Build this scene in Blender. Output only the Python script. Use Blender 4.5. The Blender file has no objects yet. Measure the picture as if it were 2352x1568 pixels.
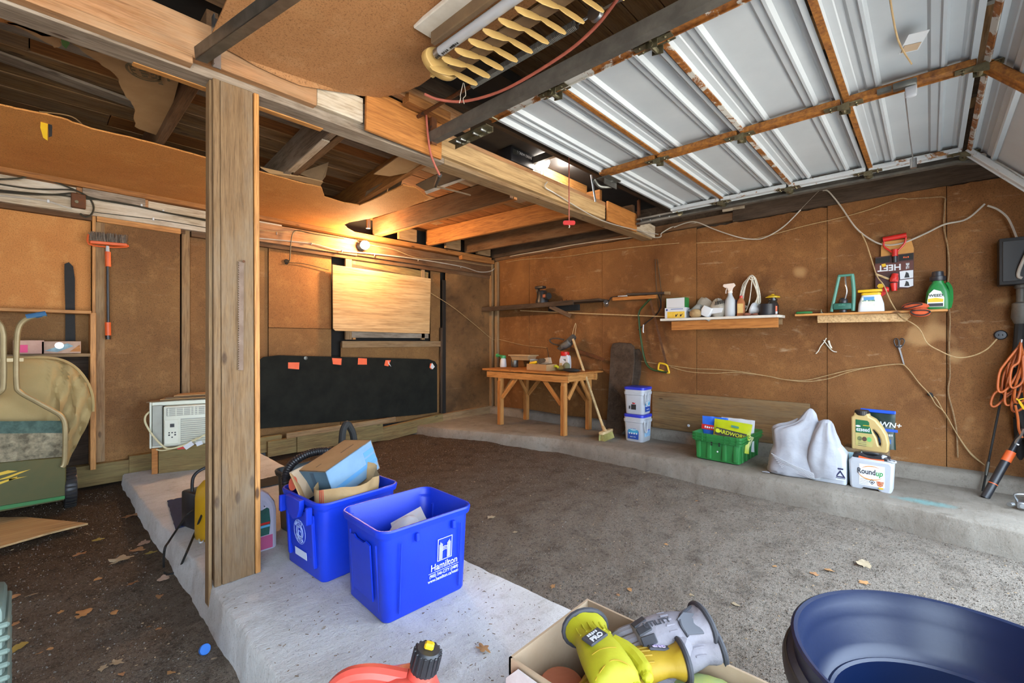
import bpy, bmesh, math, random
from mathutils import Matrix, Vector
random.seed(7)
SC = bpy.context.scene
COL = SC.collection
RAD = math.radians
# ---------------------------------------------------------------- camera
CX, CY, FPX, EYE = 1176.0, 784.0, 1030.0, 1.13
TH = RAD(47)
SN, CS = math.sin(TH), math.cos(TH)
cam_d = bpy.data.cameras.new('camera')
cam_d.sensor_width = 36.0
cam_d.lens = 36.0 * FPX / 2352.0
cam_d.clip_start = 0.05
cam = bpy.data.objects.new('camera', cam_d)
COL.objects.link(cam)
cam.location = (0, 0, EYE)
cam.rotation_euler = (RAD(90), 0, -TH)
SC.camera = cam
# ---------------------------------------------------------------- sky and exposure
w = bpy.data.worlds.new('overcast_sky')
SC.world = w
w.use_nodes = True
bg = w.node_tree.nodes['Background']
bg.inputs[0].default_value = (0.68, 0.83, 1.0, 1)
bg.inputs[1].default_value = 4.6
SC.view_settings.view_transform = 'Standard'
SC.view_settings.look = 'None'
SC.view_settings.gamma = 1.0
SC.view_settings.use_curve_mapping = False
SC.view_settings.exposure = 1.27
sun_d = bpy.data.lights.new('sun', 'SUN'); sun_d.energy = 40.0; sun_d.color = (1.0, .96, .91); sun_d.angle = RAD(1.0)
sun = bpy.data.objects.new('sun', sun_d); COL.objects.link(sun)
sun.rotation_euler = (RAD(-38), 0, RAD(12))          # stands behind the building: lights only the ground outside
SC.cycles.max_bounces = 10
SC.cycles.diffuse_bounces = 6
SC.cycles.sample_clamp_indirect = 6.0
SC.cycles.use_denoising = True
BULB_W, OPENER_W = 40.0, 5.0
XR, YB = 4.40, 4.49          # right wall plane, back wall plane

# ---------------------------------------------------------------- where a pixel's ray meets a plane of the room
def ray(u, v):
    r = (u - CX) / FPX
    return (SN + CS * r, CS - SN * r, (CY - v) / FPX)
def G(u, v, z=0.0):
    x, y, q = ray(u, v); t = (z - EYE) / q
    return Vector((x * t, y * t, z))
def RW(u, v, X=XR):
    x, y, q = ray(u, v); t = X / x
    return Vector((X, y * t, EYE + q * t))
def BW(u, v, Y=YB):
    x, y, q = ray(u, v); t = Y / y
    return Vector((x * t, Y, EYE + q * t))
def mpp(p):
    return (p[0] * SN + p[1] * CS) / FPX

# ---------------------------------------------------------------- mesh building
def T(x, y=0, z=0): return Matrix.Translation((x, y, z))
def RX(a): return Matrix.Rotation(RAD(a), 4, 'X')
def RY(a): return Matrix.Rotation(RAD(a), 4, 'Y')
def RZ(a): return Matrix.Rotation(RAD(a), 4, 'Z')
def SCL(x, y, z): return Matrix.Diagonal((x, y, z, 1))
I4 = Matrix.Identity(4)
def frame_of(o, xa, ya):
    xa = Vector(xa).normalized(); za = xa.cross(Vector(ya)).normalized(); ya = za.cross(xa)
    m = Matrix((xa, ya, za)).transposed().to_4x4(); m.translation = Vector(o)
    return m
def rr(wd, dp, r, n=4, ox=0, oy=0):
    r = max(min(r, wd / 2 - 1e-4, dp / 2 - 1e-4), 1e-4); out = []
    for cx, cy, a0 in ((wd/2-r, dp/2-r, 0), (-wd/2+r, dp/2-r, 90), (-wd/2+r, -dp/2+r, 180), (wd/2-r, -dp/2+r, 270)):
        for k in range(n + 1):
            a = RAD(a0 + 90 * k / n)
            out.append((cx + r * math.cos(a) + ox, cy + r * math.sin(a) + oy))
    return out
def smooth_path(pts, k=6, closed=False):
    P = [Vector(p) for p in pts]; n = len(P); out = []
    m = n if closed else n - 1
    for i in range(m):
        p0 = P[(i-1) % n] if closed or i > 0 else P[0]
        p1 = P[i]; p2 = P[(i+1) % n]
        p3 = P[(i+2) % n] if closed or i + 2 < n else P[-1]
        for j in range(k):
            t = j / k; t2 = t*t; t3 = t2*t
            out.append(0.5*((2*p1) + (p2-p0)*t + (2*p0-5*p1+4*p2-p3)*t2 + (3*p1-p0-3*p2+p3)*t3))
    if not closed: out.append(P[-1].copy())
    return out
class B:
    def __init__(s): s.v = []; s.f = []
    def add(s, vs, fs, M=None):
        o = len(s.v)
        s.v += [tuple(M @ Vector(p)) for p in vs] if M is not None else [tuple(p) for p in vs]
        s.f += [tuple(i + o for i in f) for f in fs]
        return s
    def box(s, x, y, z, sx, sy, sz, M=None, b=0.0):
        if b <= 0:
            vs = [(x+a*sx/2, y+c*sy/2, z+d*sz/2) for a in (-1,1) for c in (-1,1) for d in (-1,1)]
            return s.add(vs, [(0,1,3,2),(4,6,7,5),(0,4,5,1),(2,3,7,6),(0,2,6,4),(1,5,7,3)], M)
        bm = bmesh.new(); bmesh.ops.create_cube(bm, size=1)
        for q in bm.verts: q.co = (x+q.co.x*sx, y+q.co.y*sy, z+q.co.z*sz)
        bmesh.ops.bevel(bm, geom=bm.edges[:], offset=min(b, .45*min(sx,sy,sz)), segments=1 if b < .006 else 2, affect='EDGES', profile=.5)
        return s.bm(bm, M)
    def bm(s, bm, M=None):
        bm.verts.ensure_lookup_table(); bm.verts.index_update()
        s.add([q.co.copy() for q in bm.verts], [tuple(q.index for q in f.verts) for f in bm.faces], M); bm.free()
        return s
    def rings(s, rs, cap0=True, cap1=True, M=None, loop=False):
        n = len(rs[0]); vs = [p for r in rs for p in r]; fs = []
        m = len(rs)
        for i in range(m if loop else m-1):
            a = i*n; b_ = ((i+1) % m)*n
            for j in range(n):
                k = (j+1) % n
                fs.append((a+j, a+k, b_+k, b_+j))
        if not loop:
            if cap0: fs.append(tuple(range(n))[::-1])
            if cap1: fs.append(tuple((m-1)*n+j for j in range(n)))
        return s.add(vs, fs, M)
    def loft(s, levels, n=4, M=None, cap0=True, cap1=True):
        # levels: (z, width, depth, corner radius[, ox, oy])
        rs = []
        for L in levels:
            ox, oy = (L[4], L[5]) if len(L) > 5 else (0, 0)
            rs.append([(a, c, L[0]) for a, c in rr(L[1], L[2], L[3], n, ox, oy)])
        return s.rings(rs, cap0, cap1, M)
    def lathe(s, prof, n=20, M=None, cap0=True, cap1=True):
        rs = [[(max(r,1e-4)*math.cos(2*math.pi*k/n), max(r,1e-4)*math.sin(2*math.pi*k/n), z) for k in range(n)] for r, z in prof]
        return s.rings(rs, cap0, cap1, M)
    def cyl(s, p0, p1, r0, r1=None, n=12):
        p0 = Vector(p0); p1 = Vector(p1); d = p1-p0
        q = d.to_track_quat('Z', 'Y').to_matrix().to_4x4(); q.translation = p0
        return s.lathe([(r0, 0), (r0 if r1 is None else r1, d.length)], n, q)
    def tube(s, pts, r, n=8, closed=False, k=0, flat=1.0):
        if k: pts = smooth_path(pts, k, closed)
        P = [Vector(p) for p in pts]; m = len(P); rs = []; ref = None
        for i in range(m):
            a = P[i-1] if (i > 0 or closed) else P[i]; b_ = P[(i+1) % m] if (i < m-1 or closed) else P[i]
            t = (b_-a)
            if t.length < 1e-9: t = Vector((0,0,1))
            t.normalize()
            if ref is None:
                ref = t.cross(Vector((0,0,1)))
                if ref.length < .05: ref = t.cross(Vector((1,0,0)))
            ref = (ref - t*ref.dot(t))
            if ref.length < 1e-6: ref = t.orthogonal()
            ref.normalize(); u = t.cross(ref)
            R = r[i*len(r)//m] if isinstance(r, (list, tuple)) else r
            rs.append([P[i] + ref*R*math.cos(2*math.pi*j/n) + u*R*flat*math.sin(2*math.pi*j/n) for j in range(n)])
        return s.rings(rs, loop=closed)
    def ball(s, c, rx, ry=None, rz=None, n=12, m=8, M=None):
        ry = rx if ry is None else ry; rz = rx if rz is None else rz
        rs = []
        for i in range(m+1):
            a = math.pi*i/m - math.pi/2; cr = max(math.cos(a), .02)
            rs.append([(c[0]+rx*cr*math.cos(2*math.pi*j/n), c[1]+ry*cr*math.sin(2*math.pi*j/n), c[2]+rz*math.sin(a)) for j in range(n)])
        return s.rings(rs, M=M)
    def flat(s, outs, t, M=None, bev=0.0):
        # one or more 2D outlines (further ones are holes), thickness t along local +Z
        cu = bpy.data.curves.new('tmp', 'CURVE'); cu.dimensions = '2D'; cu.fill_mode = 'BOTH'
        cu.extrude = max(t/2-bev, 0); cu.bevel_depth = bev; cu.bevel_resolution = 1
        if outs and not isinstance(outs[0][0], (tuple, list, Vector)): outs = [outs]
        for o in outs:
            sp = cu.splines.new('POLY'); sp.points.add(len(o)-1); sp.use_cyclic_u = True
            for i, p in enumerate(o): sp.points[i].co = (p[0], p[1], 0, 1)
        ob = bpy.data.objects.new('tmp', cu); me = bpy.data.meshes.new_from_object(ob)
        s.add([(q.co.x, q.co.y, q.co.z+t/2) for q in me.vertices], [tuple(p.vertices) for p in me.polygons], M)
        bpy.data.objects.remove(ob); bpy.data.curves.remove(cu); bpy.data.meshes.remove(me)
        return s
    def text(s, txt, size, M=None, t=.0012, align='CENTER', shear=0, sx=1.0, bold=0.0):
        if isinstance(txt, tuple):      # print too small to read in the photograph: word lengths, one small stroke per letter
            r_ = random.Random(sum(txt)); pitch = size*.52*sx; marks = []
            for n_ in txt: marks += [1]*n_ + [0]
            marks.pop()
            for i, on in enumerate(marks):
                if on: s.box((i-(len(marks)-1)/2)*pitch, size*r_.uniform(-.06, .06), t/2, pitch*r_.uniform(.45, .8), size*r_.uniform(.4, .65), t, M=M)
            return s
        cu = bpy.data.curves.new('tmp', 'FONT'); cu.body = txt; cu.size = size; cu.extrude = t/2; cu.offset = bold
        cu.align_x = align; cu.align_y = 'CENTER'; cu.shear = shear; cu.resolution_u = 3
        ob = bpy.data.objects.new('tmp', cu); me = bpy.data.meshes.new_from_object(ob)
        s.add([(q.co.x*sx, q.co.y, q.co.z+t/2) for q in me.vertices], [tuple(p.vertices) for p in me.polygons], M)
        bpy.data.objects.remove(ob); bpy.data.curves.remove(cu); bpy.data.meshes.remove(me)
        return s
    def grid(s, fn, nu, nv, thick=0.0):
        vs = [fn(i/nu, j/nv) for j in range(nv+1) for i in range(nu+1)]
        W = nu+1; fs = [(j*W+i, j*W+i+1, (j+1)*W+i+1, (j+1)*W+i) for j in range(nv) for i in range(nu)]
        if thick:
            n = len(vs); vs2 = [(p[0], p[1], p[2]-thick) for p in vs]
            fs += [tuple(i+n for i in f[::-1]) for f in fs]
            for i in range(nu): fs += [(i, i+n, i+1+n, i+1), (nv*W+i+1, nv*W+i+1+n, nv*W+i+n, nv*W+i)]
            for j in range(nv): fs += [((j+1)*W, (j+1)*W+n, j*W+n, j*W), (j*W+nu, j*W+nu+n, (j+1)*W+nu+n, (j+1)*W+nu)]
            vs = vs + vs2
        return s.add(vs, fs)
    def mesh(s, name, mat, smooth=35):
        me = bpy.data.meshes.new(name); me.from_pydata(s.v, [], s.f); me.validate(); me.update()
        bm = bmesh.new(); bm.from_mesh(me); bmesh.ops.recalc_face_normals(bm, faces=bm.faces[:]); bm.to_mesh(me); bm.free()
        if smooth:
            me.polygons.foreach_set('use_smooth', [True]*len(me.polygons)); me.set_sharp_from_angle(angle=RAD(smooth))
        if mat: me.materials.append(mat)
        return me
    def obj(s, name, mat, parent=None, M=None, smooth=35, world=False):
        return put(name, s.mesh(name, mat, smooth), parent, M, world)
WM = {}
def put(name, data, parent=None, M=None, world=False):
    o = bpy.data.objects.new(name, data); COL.objects.link(o)
    M = I4 if M is None else M
    if parent is not None:
        o.parent = parent
        if world: M = WM[parent.name].inverted() @ M
        WM[o.name] = WM[parent.name] @ M
    else: WM[o.name] = M.copy()
    o.matrix_basis = M
    return o
def thing(name, label, cat, loc=(0,0,0), rz=0, group=None, M=None):
    o = put(name, None, None, M if M is not None else T(*loc) @ RZ(rz))
    o.empty_display_size = .05
    o['label'] = label; o['category'] = cat
    if group: o['group'] = group
    return o
def tag(o, label, cat, group=None):
    o['label'] = label; o['category'] = cat
    if group: o['group'] = group
    return o
def struct(o, label=None):
    o['kind'] = 'structure'
    if label: o['label'] = label
    return o
def solo(b, name, mat, label, cat, loc=(0,0,0), rz=0, group=None, M=None, smooth=35):
    return tag(b.obj(name, mat, None, M if M is not None else T(*loc) @ RZ(rz), smooth), label, cat, group)
def board(name, p0, p1, wd, th, mat, parent=None, up=(0,0,1), bev=.002, rough=0.0):
    # a board from p0 to p1 along its centre line: width wd along 'up', thickness th across; grain runs along local X
    p0 = Vector(p0); p1 = Vector(p1); d = p1-p0; L = d.length
    za = Vector(up); za = (za - d.normalized()*za.dot(d.normalized())).normalized()
    xa = d.normalized(); ya = za.cross(xa)
    m = Matrix((xa, ya, za)).transposed().to_4x4(); m.translation = (p0+p1)/2
    b = B().box(0, 0, 0, L, th, wd, b=bev)
    return b.obj(name, mat, parent, m, 30, world=True)
def clone(o, parent=None, M=None):
    c = o.copy(); COL.objects.link(c)
    if M is not None: c.matrix_basis = M
    if parent is not None: c.parent = parent
    for ch in list(o.children): clone(ch, c)
    return c

# ---------------------------------------------------------------- materials
def lin(h):
    h = h.lstrip('#'); c = [int(h[i:i+2], 16)/255 for i in (0, 2, 4)]
    return tuple(x/12.92 if x <= .04045 else ((x+.055)/1.055)**2.4 for x in c) + (1,)
class NT:
    def __init__(s, name):
        s.m = bpy.data.materials.new(name); s.m.use_nodes = True; s.t = s.m.node_tree
        s.p = s.t.nodes['Principled BSDF']; s.tc = None
    def n(s, kind, **kw):
        q = s.t.nodes.new(kind)
        for k, v in kw.items(): setattr(q, k, v)
        return q
    def l(s, a, b): s.t.links.new(a, b)
    def co(s, scale=(1,1,1), rot=(0,0,0), loc=(0,0,0)):
        if s.tc is None: s.tc = s.n('ShaderNodeTexCoord')
        q = s.n('ShaderNodeMapping'); q.inputs['Scale'].default_value = scale; q.inputs['Rotation'].default_value = rot; q.inputs['Location'].default_value = loc
        s.l(s.tc.outputs['Object'], q.inputs['Vector']); return q.outputs[0]
    def noise(s, vec, scale, detail=4, rough=.6, dist=0):
        q = s.n('ShaderNodeTexNoise'); q.inputs['Scale'].default_value = scale; q.inputs['Detail'].default_value = detail
        q.inputs['Roughness'].default_value = rough; q.inputs['Distortion'].default_value = dist
        s.l(vec, q.inputs['Vector']); return q.outputs['Fac']
    def ramp(s, fac, stops):
        q = s.n('ShaderNodeValToRGB'); e = q.color_ramp.elements
        while len(e) < len(stops): e.new(.5)
        for i, (p, c) in enumerate(stops):
            e[i].position = p; e[i].color = c if isinstance(c, tuple) else lin(c)
        s.l(fac, q.inputs[0]); return q.outputs[0]
    def mix(s, a, b, fac, mode='MIX'):
        q = s.n('ShaderNodeMix', data_type='RGBA', blend_type=mode)
        for i, x in ((6, a), (7, b), (0, fac)):
            if isinstance(x, (int, float)): q.inputs[i].default_value = x
            elif isinstance(x, tuple): q.inputs[i].default_value = x
            elif isinstance(x, str): q.inputs[i].default_value = lin(x)
            else: s.l(x, q.inputs[i])
        return q.outputs[2]
    def bump(s, h, strength, dist=.01):
        q = s.n('ShaderNodeBump'); q.inputs['Strength'].default_value = strength; q.inputs['Distance'].default_value = dist
        s.l(h, q.inputs['Height'])
        prev = s.p.inputs['Normal'].links
        if prev: s.l(prev[0].from_socket, q.inputs['Normal'])
        s.l(q.outputs[0], s.p.inputs['Normal'])
    def fin(s, col, rough=.6, metal=0, spec=None):
        if col is not None:
            if isinstance(col, str): s.p.inputs['Base Color'].default_value = lin(col)
            else: s.l(col, s.p.inputs['Base Color'])
        s.p.inputs['Roughness'].default_value = rough; s.p.inputs['Metallic'].default_value = metal
        if spec is not None: s.p.inputs['Specular IOR Level'].default_value = spec
        return s.m
W01 = ((0,(0,0,0,1)), (1,(1,1,1,1)))
def plain(name, c, rough=.5, metal=0, c2=None, sc=12, amt=.5, bump=0, bs=60, spec=None, alpha=None, trans=0):
    q = NT(name); v = q.co()
    col = c
    c2 = c2 or c
    f = q.noise(v, sc, 5, .65)
    col = q.mix(c, c2, q.ramp(f, ((.5-.25*amt-.1, (0,0,0,1)), (.62, (1,1,1,1)))))
    if bump: q.bump(q.noise(v, bs, 3), bump, .004)
    if trans: q.p.inputs['Transmission Weight'].default_value = trans; q.p.inputs['IOR'].default_value = 1.2
    if alpha: q.p.inputs['Alpha'].default_value = alpha
    return q.fin(col, rough, metal, spec)
def hardboard(name, c1, c2, c3, scratch=.35, seed=0, pale=None):
    q = NT(name); v = q.co(loc=(seed*3.1, seed*1.7, seed*2.3))
    big = q.noise(v, 1.6, 5, .6, .4); mid = q.noise(v, 9, 5, .7); fine = q.noise(v, 150, 3, .85)
    col = q.mix(c1, c2, q.ramp(big, ((.32, (0,0,0,1)), (.68, (1,1,1,1)))))
    col = q.mix(col, c3, q.ramp(mid, ((.52, (0,0,0,1)), (.85, (1,1,1,1)))))
    col = q.mix(col, q.ramp(fine, ((.27, '#6a625a'), (.5, '#ffffff'), (.75, '#ffffff'))), .8, 'MULTIPLY')
    # pale scuffs, diagonal strokes
    sv = q.co((2.0, 3.2, 14), (RAD(38), RAD(38), RAD(20)), (seed, 0, seed*2))
    st = q.noise(sv, 1.3, 6, .72, .3)
    col = q.mix(col, pale or '#a98f70', q.ramp(st, ((.60, (0,0,0,1)), (.80, (scratch,scratch,scratch,1)))))
    sp = q.noise(q.co(loc=(4+seed, 2, 1)), 3.4, 2, .4)
    col = q.mix(col, '#b08a5c', q.ramp(sp, ((.70, (0,0,0,1)), (.78, (.55*scratch+.1,)*3+(1,)))))
    q.bump(fine, .25, .003); q.bump(mid, .15, .01)
    return q.fin(col, .78, 0, .3)
def wood(name, light, dark, weather=None, grain=1.0, rough=.7, wamt=.6, bump=.3, knots=True):
    q = NT(name)
    v = q.co((1.1, 13, 13)); f = q.noise(v, 2.2*grain, 6, .68, 1.1)
    v2 = q.co((2.5, 60, 60)); f2 = q.noise(v2, 2.5*grain, 3, .7)
    col = q.mix(light, dark, q.ramp(f, ((.35, (0,0,0,1)), (.7, (1,1,1,1)))))
    col = q.mix(col, q.ramp(f2, ((.3, '#8c7a6a'), (.55, '#ffffff'), (1, '#ffffff'))), .6, 'MULTIPLY')
    if knots:
        vo = q.n('ShaderNodeTexVoronoi'); vo.inputs['Scale'].default_value = 2.2; q.l(q.co((1.2, 3.4, 3.4)), vo.inputs['Vector'])
        col = q.mix(col, '#3a2414', q.ramp(vo.outputs['Distance'], ((.045, (.85,)*3+(1,)), (.085, (0,0,0,1)))))
    if weather:
        w_ = q.noise(q.co((.9, 3, 3), loc=(3, 1, 2)), 2.6, 5, .7)
        col = q.mix(col, weather, q.ramp(w_, ((.42, (0,0,0,1)), (.66, (wamt,)*3+(1,)))))
    q.bump(f2, bump, .004)
    return q.fin(col, rough, 0, .3)
def emis(name, c, s):
    q = NT(name); q.p.inputs['Emission Color'].default_value = lin(c); q.p.inputs['Emission Strength'].default_value = s
    return q.fin(c, .4)
def rusty(name, base, rust, amt, rough=.5, metal=.3, scale=6):
    q = NT(name); v = q.co(); a = q.noise(v, scale, 6, .75, .4); b = q.noise(v, 40, 3, .7)
    rc = q.mix(rust, '#6a3d1d', q.ramp(b, ((.35, (0,0,0,1)), (.7, (1,1,1,1)))))
    m = q.ramp(a, ((.62-amt*.4, (0,0,0,1)), (.66-amt*.4, (1,1,1,1))))
    col = q.mix(base, rc, m); q.bump(b, .2, .003)
    return q.fin(col, rough, metal)
MT = {}
def mk():
    m = MT
    m['hb_wall'] = hardboard('hardboard_wall', '#855a30', '#653f1e', '#93683a', .9, 0)
    m['hb_warm'] = hardboard('hardboard_warm', '#9a6a3a', '#83552c', '#a87844', .2, 2)
    m['hb_back'] = hardboard('hardboard_back', '#8a6439', '#6e4c2a', '#967044', .3, 5)
    m['hb_mold'] = hardboard('hardboard_mouldy', '#86613a', '#4c351d', '#3e2c1a', .3, 11)
    m['hb_ceil'] = hardboard('hardboard_ceiling', '#ac7c50', '#9c6c42', '#b4875c', .15, 3)
    m['hb_orange'] = hardboard('hardboard_orange', '#c88a4c', '#b6763c', '#d09656', .1, 4)
    m['black_gap'] = plain('dark_gap', '#14100c', .9)
    m['wood_post'] = wood('wood_post', '#84694a', '#6e5437', '#7e6f5c', 1.3, .8, .6, bump=.5)
    m['wood_beam'] = wood('wood_beam', '#b08058', '#93663c', '#a88e70', 1, .7, .5)
    m['wood_grey'] = wood('wood_grey', '#9a8a78', '#6a5a4a', '#b5aa9a', 1, .8, .5)
    m['wood_white'] = wood('wood_whitewashed', '#c3b49c', '#a08c72', '#d2c8b8', 1, .8, .7)
    m['wood_dark'] = wood('wood_dark', '#4a3a2c', '#2e241b', '#5a4c40', 1, .8, .5)
    m['wood_rafter'] = wood('wood_rafter', '#a8713c', '#7e5028', None, 1, .7)
    m['wood_raft_dark'] = wood('wood_rafter_dark', '#6a4a2e', '#4a321e', '#7a6650', 1, .8, .4)
    m['wood_plank'] = wood('wood_plank', '#9c764c', '#6b4c2e', '#988672', 1, .85, .35)
    m['wood_plank_o'] = wood('wood_plank_orange', '#9a6536', '#754722', None, 1, .8)
    m['wood_pine'] = wood('wood_pine', '#c98f52', '#a36d36', None, 1, .55)
    m['wood_ply'] = wood('wood_plywood', '#c6a678', '#ae8a5c', None, .55, .55, bump=.08, knots=False)
    m['wood_moss'] = wood('wood_mossy', '#8c744a', '#604c30', '#756a44', 1, .85, .6)
    m['wood_worn'] = wood('wood_worn', '#9a7c56', '#7a5e42', '#8a785e', 1, .8, .5)
    m['wood_apron'] = wood('wood_apron', '#b87a3e', '#9a602c', None, 1, .6)
    m['wood_broom'] = wood('wood_broom', '#d3b98d', '#bb9a68', None, 1, .5, knots=False)
    m['card'] = plain('cardboard', '#b08d63', .85, 0, '#a07c52', 6, .6, .15, 90)
    m['card_dark'] = plain('cardboard_old', '#7c6446', .9, 0, '#65503a', 6, .6, .15, 60)
    m['card_pale'] = plain('cardboard_pale', '#b39c82', .85, 0, '#a58c70', 5, .5, .1, 90)
    m['kraft'] = plain('kraft_paper', '#b2946a', .85, 0, '#9c7d54', 8, .6, .3, 30)
    m['black_pl'] = plain('black_plastic', '#1b1b1d', .4, 0, '#26262a', 10)
    m['black_mat'] = plain('black_matte', '#151515', .8, 0, '#22201e', 14)
    m['blue_bin'] = plain('blue_plastic', '#0d2fb4', .42, 0, '#0f37c4', 4, .5, .06, 120)
    m['white_pl'] = plain('white_plastic', '#b2b5ba', .45, 0, '#a8abb1', 5)
    m['white_paint'] = plain('white_paint', '#d8d3c8', .6, 0, '#c4bcae', 7)
    m['print_w'] = plain('white_print', '#c8cbce', .6)
    m['grey_metal'] = plain('grey_metal', '#7d7d78', .42, .8, '#5f5f5a', 12)
    m['steel'] = plain('bright_steel', '#b9bbbd', .3, .9, '#9c9fa2', 10)
    m['brass'] = plain('brassy_steel', '#8c8468', .42, .8, '#6b6550', 20)
    m['iron_rust'] = rusty('rusty_iron', '#3a2e26', '#5a3820', .6, .7, .4)
    m['door_paint'] = plain('galvanised_paint', '#b9bec1', .45, .0, '#aeb4b8', 3, .6, .02, 90)
    m['door_rib'] = plain('galvanised_rib', '#b9bfc3', .38, .15, '#aab1b6', 5)
    m['rust_strip'] = rusty('rust_strip', '#cfcdc6', '#a86e2e', .95, .6, .2, 5)
    m['rust_some'] = rusty('rust_some', '#c5c2ba', '#a0652c', .42, .55, .2, 7)
    m['rust_little'] = rusty('rust_little', '#c2c6c8', '#9a6a38', .12, .45, .2, 8)
    m['track'] = plain('track_steel', '#726e66', .55, .35, '#55524d', 9)
    m['red_pl'] = plain('red_plastic', '#c2241c', .4, 0, '#b21f18', 8)
    m['orange_pl'] = plain('orange_plastic', '#d8602a', .5, 0, '#c95522', 8)
    m['orange_tape'] = plain('orange_sticker', '#d9582c', .6, 0, '#e2653a', 9)
    m['yellow_pl'] = plain('yellow_plastic', '#d9b21e', .45, 0, '#cfa516', 8)
    m['green_pl'] = plain('green_plastic', '#2e7d3c', .42, 0, '#266c33', 5)
    m['cream'] = plain('cream_plastic', '#c9a96a', .5, 0, '#b8965a', 9)
    m['cable_w'] = plain('white_cable', '#b9b2a6', .5, 0, '#a69d90', 9)
    m['cable_b'] = plain('dark_cable', '#34311f', .6, 0, '#28251a', 9)
    m['twine'] = plain('twine', '#b59a6e', .85, 0, '#9c8058', 30)
    m['rope_w'] = plain('white_rope', '#d9d4c6', .8, 0, '#bdb6a4', 40)
    m['cord_pink'] = plain('pink_cord', '#b3604e', .7, 0, '#9c5242', 20)
mk()
# ================================================================ SETTING
from mathutils import noise as mnoise
def nz(x, y, z=0, s=1.0): return mnoise.noise(Vector((x*s, y*s, z)))
def dirt_mat():
    q = NT('dirt_and_gravel'); v = q.co()
    a = q.noise(v, 1.1, 4, .6, .5); b = q.noise(v, 7, 5, .7); c = q.noise(v, 60, 4, .8); d = q.noise(v, 170, 2, .8)
    col = q.mix('#5a4a3c', '#7a7067', q.ramp(a, ((.36, (0,0,0,1)), (.62, (1,1,1,1)))))
    col = q.mix(col, '#4a3826', q.ramp(b, ((.5, (0,0,0,1)), (.75, (.8,.8,.8,1)))))
    # paler gravel at the front, brown earth at the back; daylight falloff painted into both
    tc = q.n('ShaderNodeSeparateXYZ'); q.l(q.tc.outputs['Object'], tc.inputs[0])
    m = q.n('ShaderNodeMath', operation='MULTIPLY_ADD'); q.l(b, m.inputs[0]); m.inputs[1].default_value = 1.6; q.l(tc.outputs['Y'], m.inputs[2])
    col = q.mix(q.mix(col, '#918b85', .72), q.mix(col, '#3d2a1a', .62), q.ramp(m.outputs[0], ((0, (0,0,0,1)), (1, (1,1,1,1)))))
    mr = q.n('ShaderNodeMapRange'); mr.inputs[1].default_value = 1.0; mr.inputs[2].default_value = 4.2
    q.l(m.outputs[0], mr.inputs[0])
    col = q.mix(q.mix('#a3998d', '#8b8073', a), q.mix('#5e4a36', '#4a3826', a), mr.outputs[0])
    col = q.mix(col, '#33261b', q.ramp(b, ((.52, (0,0,0,1)), (.8, (.7,.7,.7,1)))))
    col = q.mix(col, q.ramp(c, ((.3, '#5a534c'), (.5, '#ffffff'), (.8, '#ffffff'))), .8, 'MULTIPLY')
    e = q.noise(v, 330, 2, .9); col = q.mix(col, q.ramp(e, ((.36, '#4a443e'), (.5, '#ffffff'), (1, '#ffffff'))), .55, 'MULTIPLY')
    col = q.mix(col, '#aaa298', q.ramp(d, ((.62, (0,0,0,1)), (.70, (.6,.6,.6,1)))))
    q.bump(c, .9, .014); q.bump(d, .8, .008)
    return q.fin(col, .92, 0, .2)
def concrete(name, c1, c2, c3, stain=False):
    q = NT(name); v = q.co(); a = q.noise(v, 2.2, 5, .65, .6); b = q.noise(v, 12, 5, .7); c = q.noise(v, 120, 3, .8)
    col = q.mix(c1, c2, q.ramp(a, ((.35, (0,0,0,1)), (.68, (1,1,1,1)))))
    col = q.mix(col, c3, q.ramp(b, ((.55, (0,0,0,1)), (.8, (.7,.7,.7,1)))))
    col = q.mix(col, q.ramp(c, ((.25, '#66605a'), (.42, '#ffffff'), (1, '#ffffff'))), .7, 'MULTIPLY')
    if stain:
        sx = q.n('ShaderNodeSeparateXYZ'); q.l(q.tc.outputs['Object'], sx.inputs[0])
        def ell(o, c0, r0):
            m1 = q.n('ShaderNodeMath', operation='SUBTRACT'); q.l(sx.outputs[o], m1.inputs[0]); m1.inputs[1].default_value = c0
            m2 = q.n('ShaderNodeMath', operation='DIVIDE'); q.l(m1.outputs[0], m2.inputs[0]); m2.inputs[1].default_value = r0
            m3 = q.n('ShaderNodeMath', operation='POWER'); q.l(m2.outputs[0], m3.inputs[0]); m3.inputs[1].default_value = 2
            return m3.outputs[0]
        s1 = q.n('ShaderNodeMath', operation='ADD'); q.l(ell('X', 3.72, .10), s1.inputs[0]); q.l(ell('Y', .02, .24), s1.inputs[1])
        s2 = q.n('ShaderNodeMath', operation='ADD'); q.l(s1.outputs[0], s2.inputs[0]); q.l(b, s2.inputs[1])
        col = q.mix(col, '#5f9c9c', q.ramp(s2.outputs[0], ((.35, (.75,)*3+(1,)), (1.0, (0,0,0,1)))))   # old teal paint spill
    st = q.noise(q.co((2.5, 16, 8), (0, 0, RAD(25))), 2.2, 5, .75)
    col = q.mix(col, c3, q.ramp(st, ((.54, (0,0,0,1)), (.78, (.55,)*3+(1,)))))
    q.bump(a, .3, .02); q.bump(st, .25, .006); q.bump(b, .5, .014); q.bump(c, .4, .004)
    return q.fin(col, .85, 0, .25)
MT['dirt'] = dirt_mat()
MT['concrete'] = concrete('concrete_slab', '#cbcac8', '#b4b1ad', '#979087')
MT['concrete_old'] = concrete('concrete_curb', '#8b8479', '#736a5f', '#544a3f', True)

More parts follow.
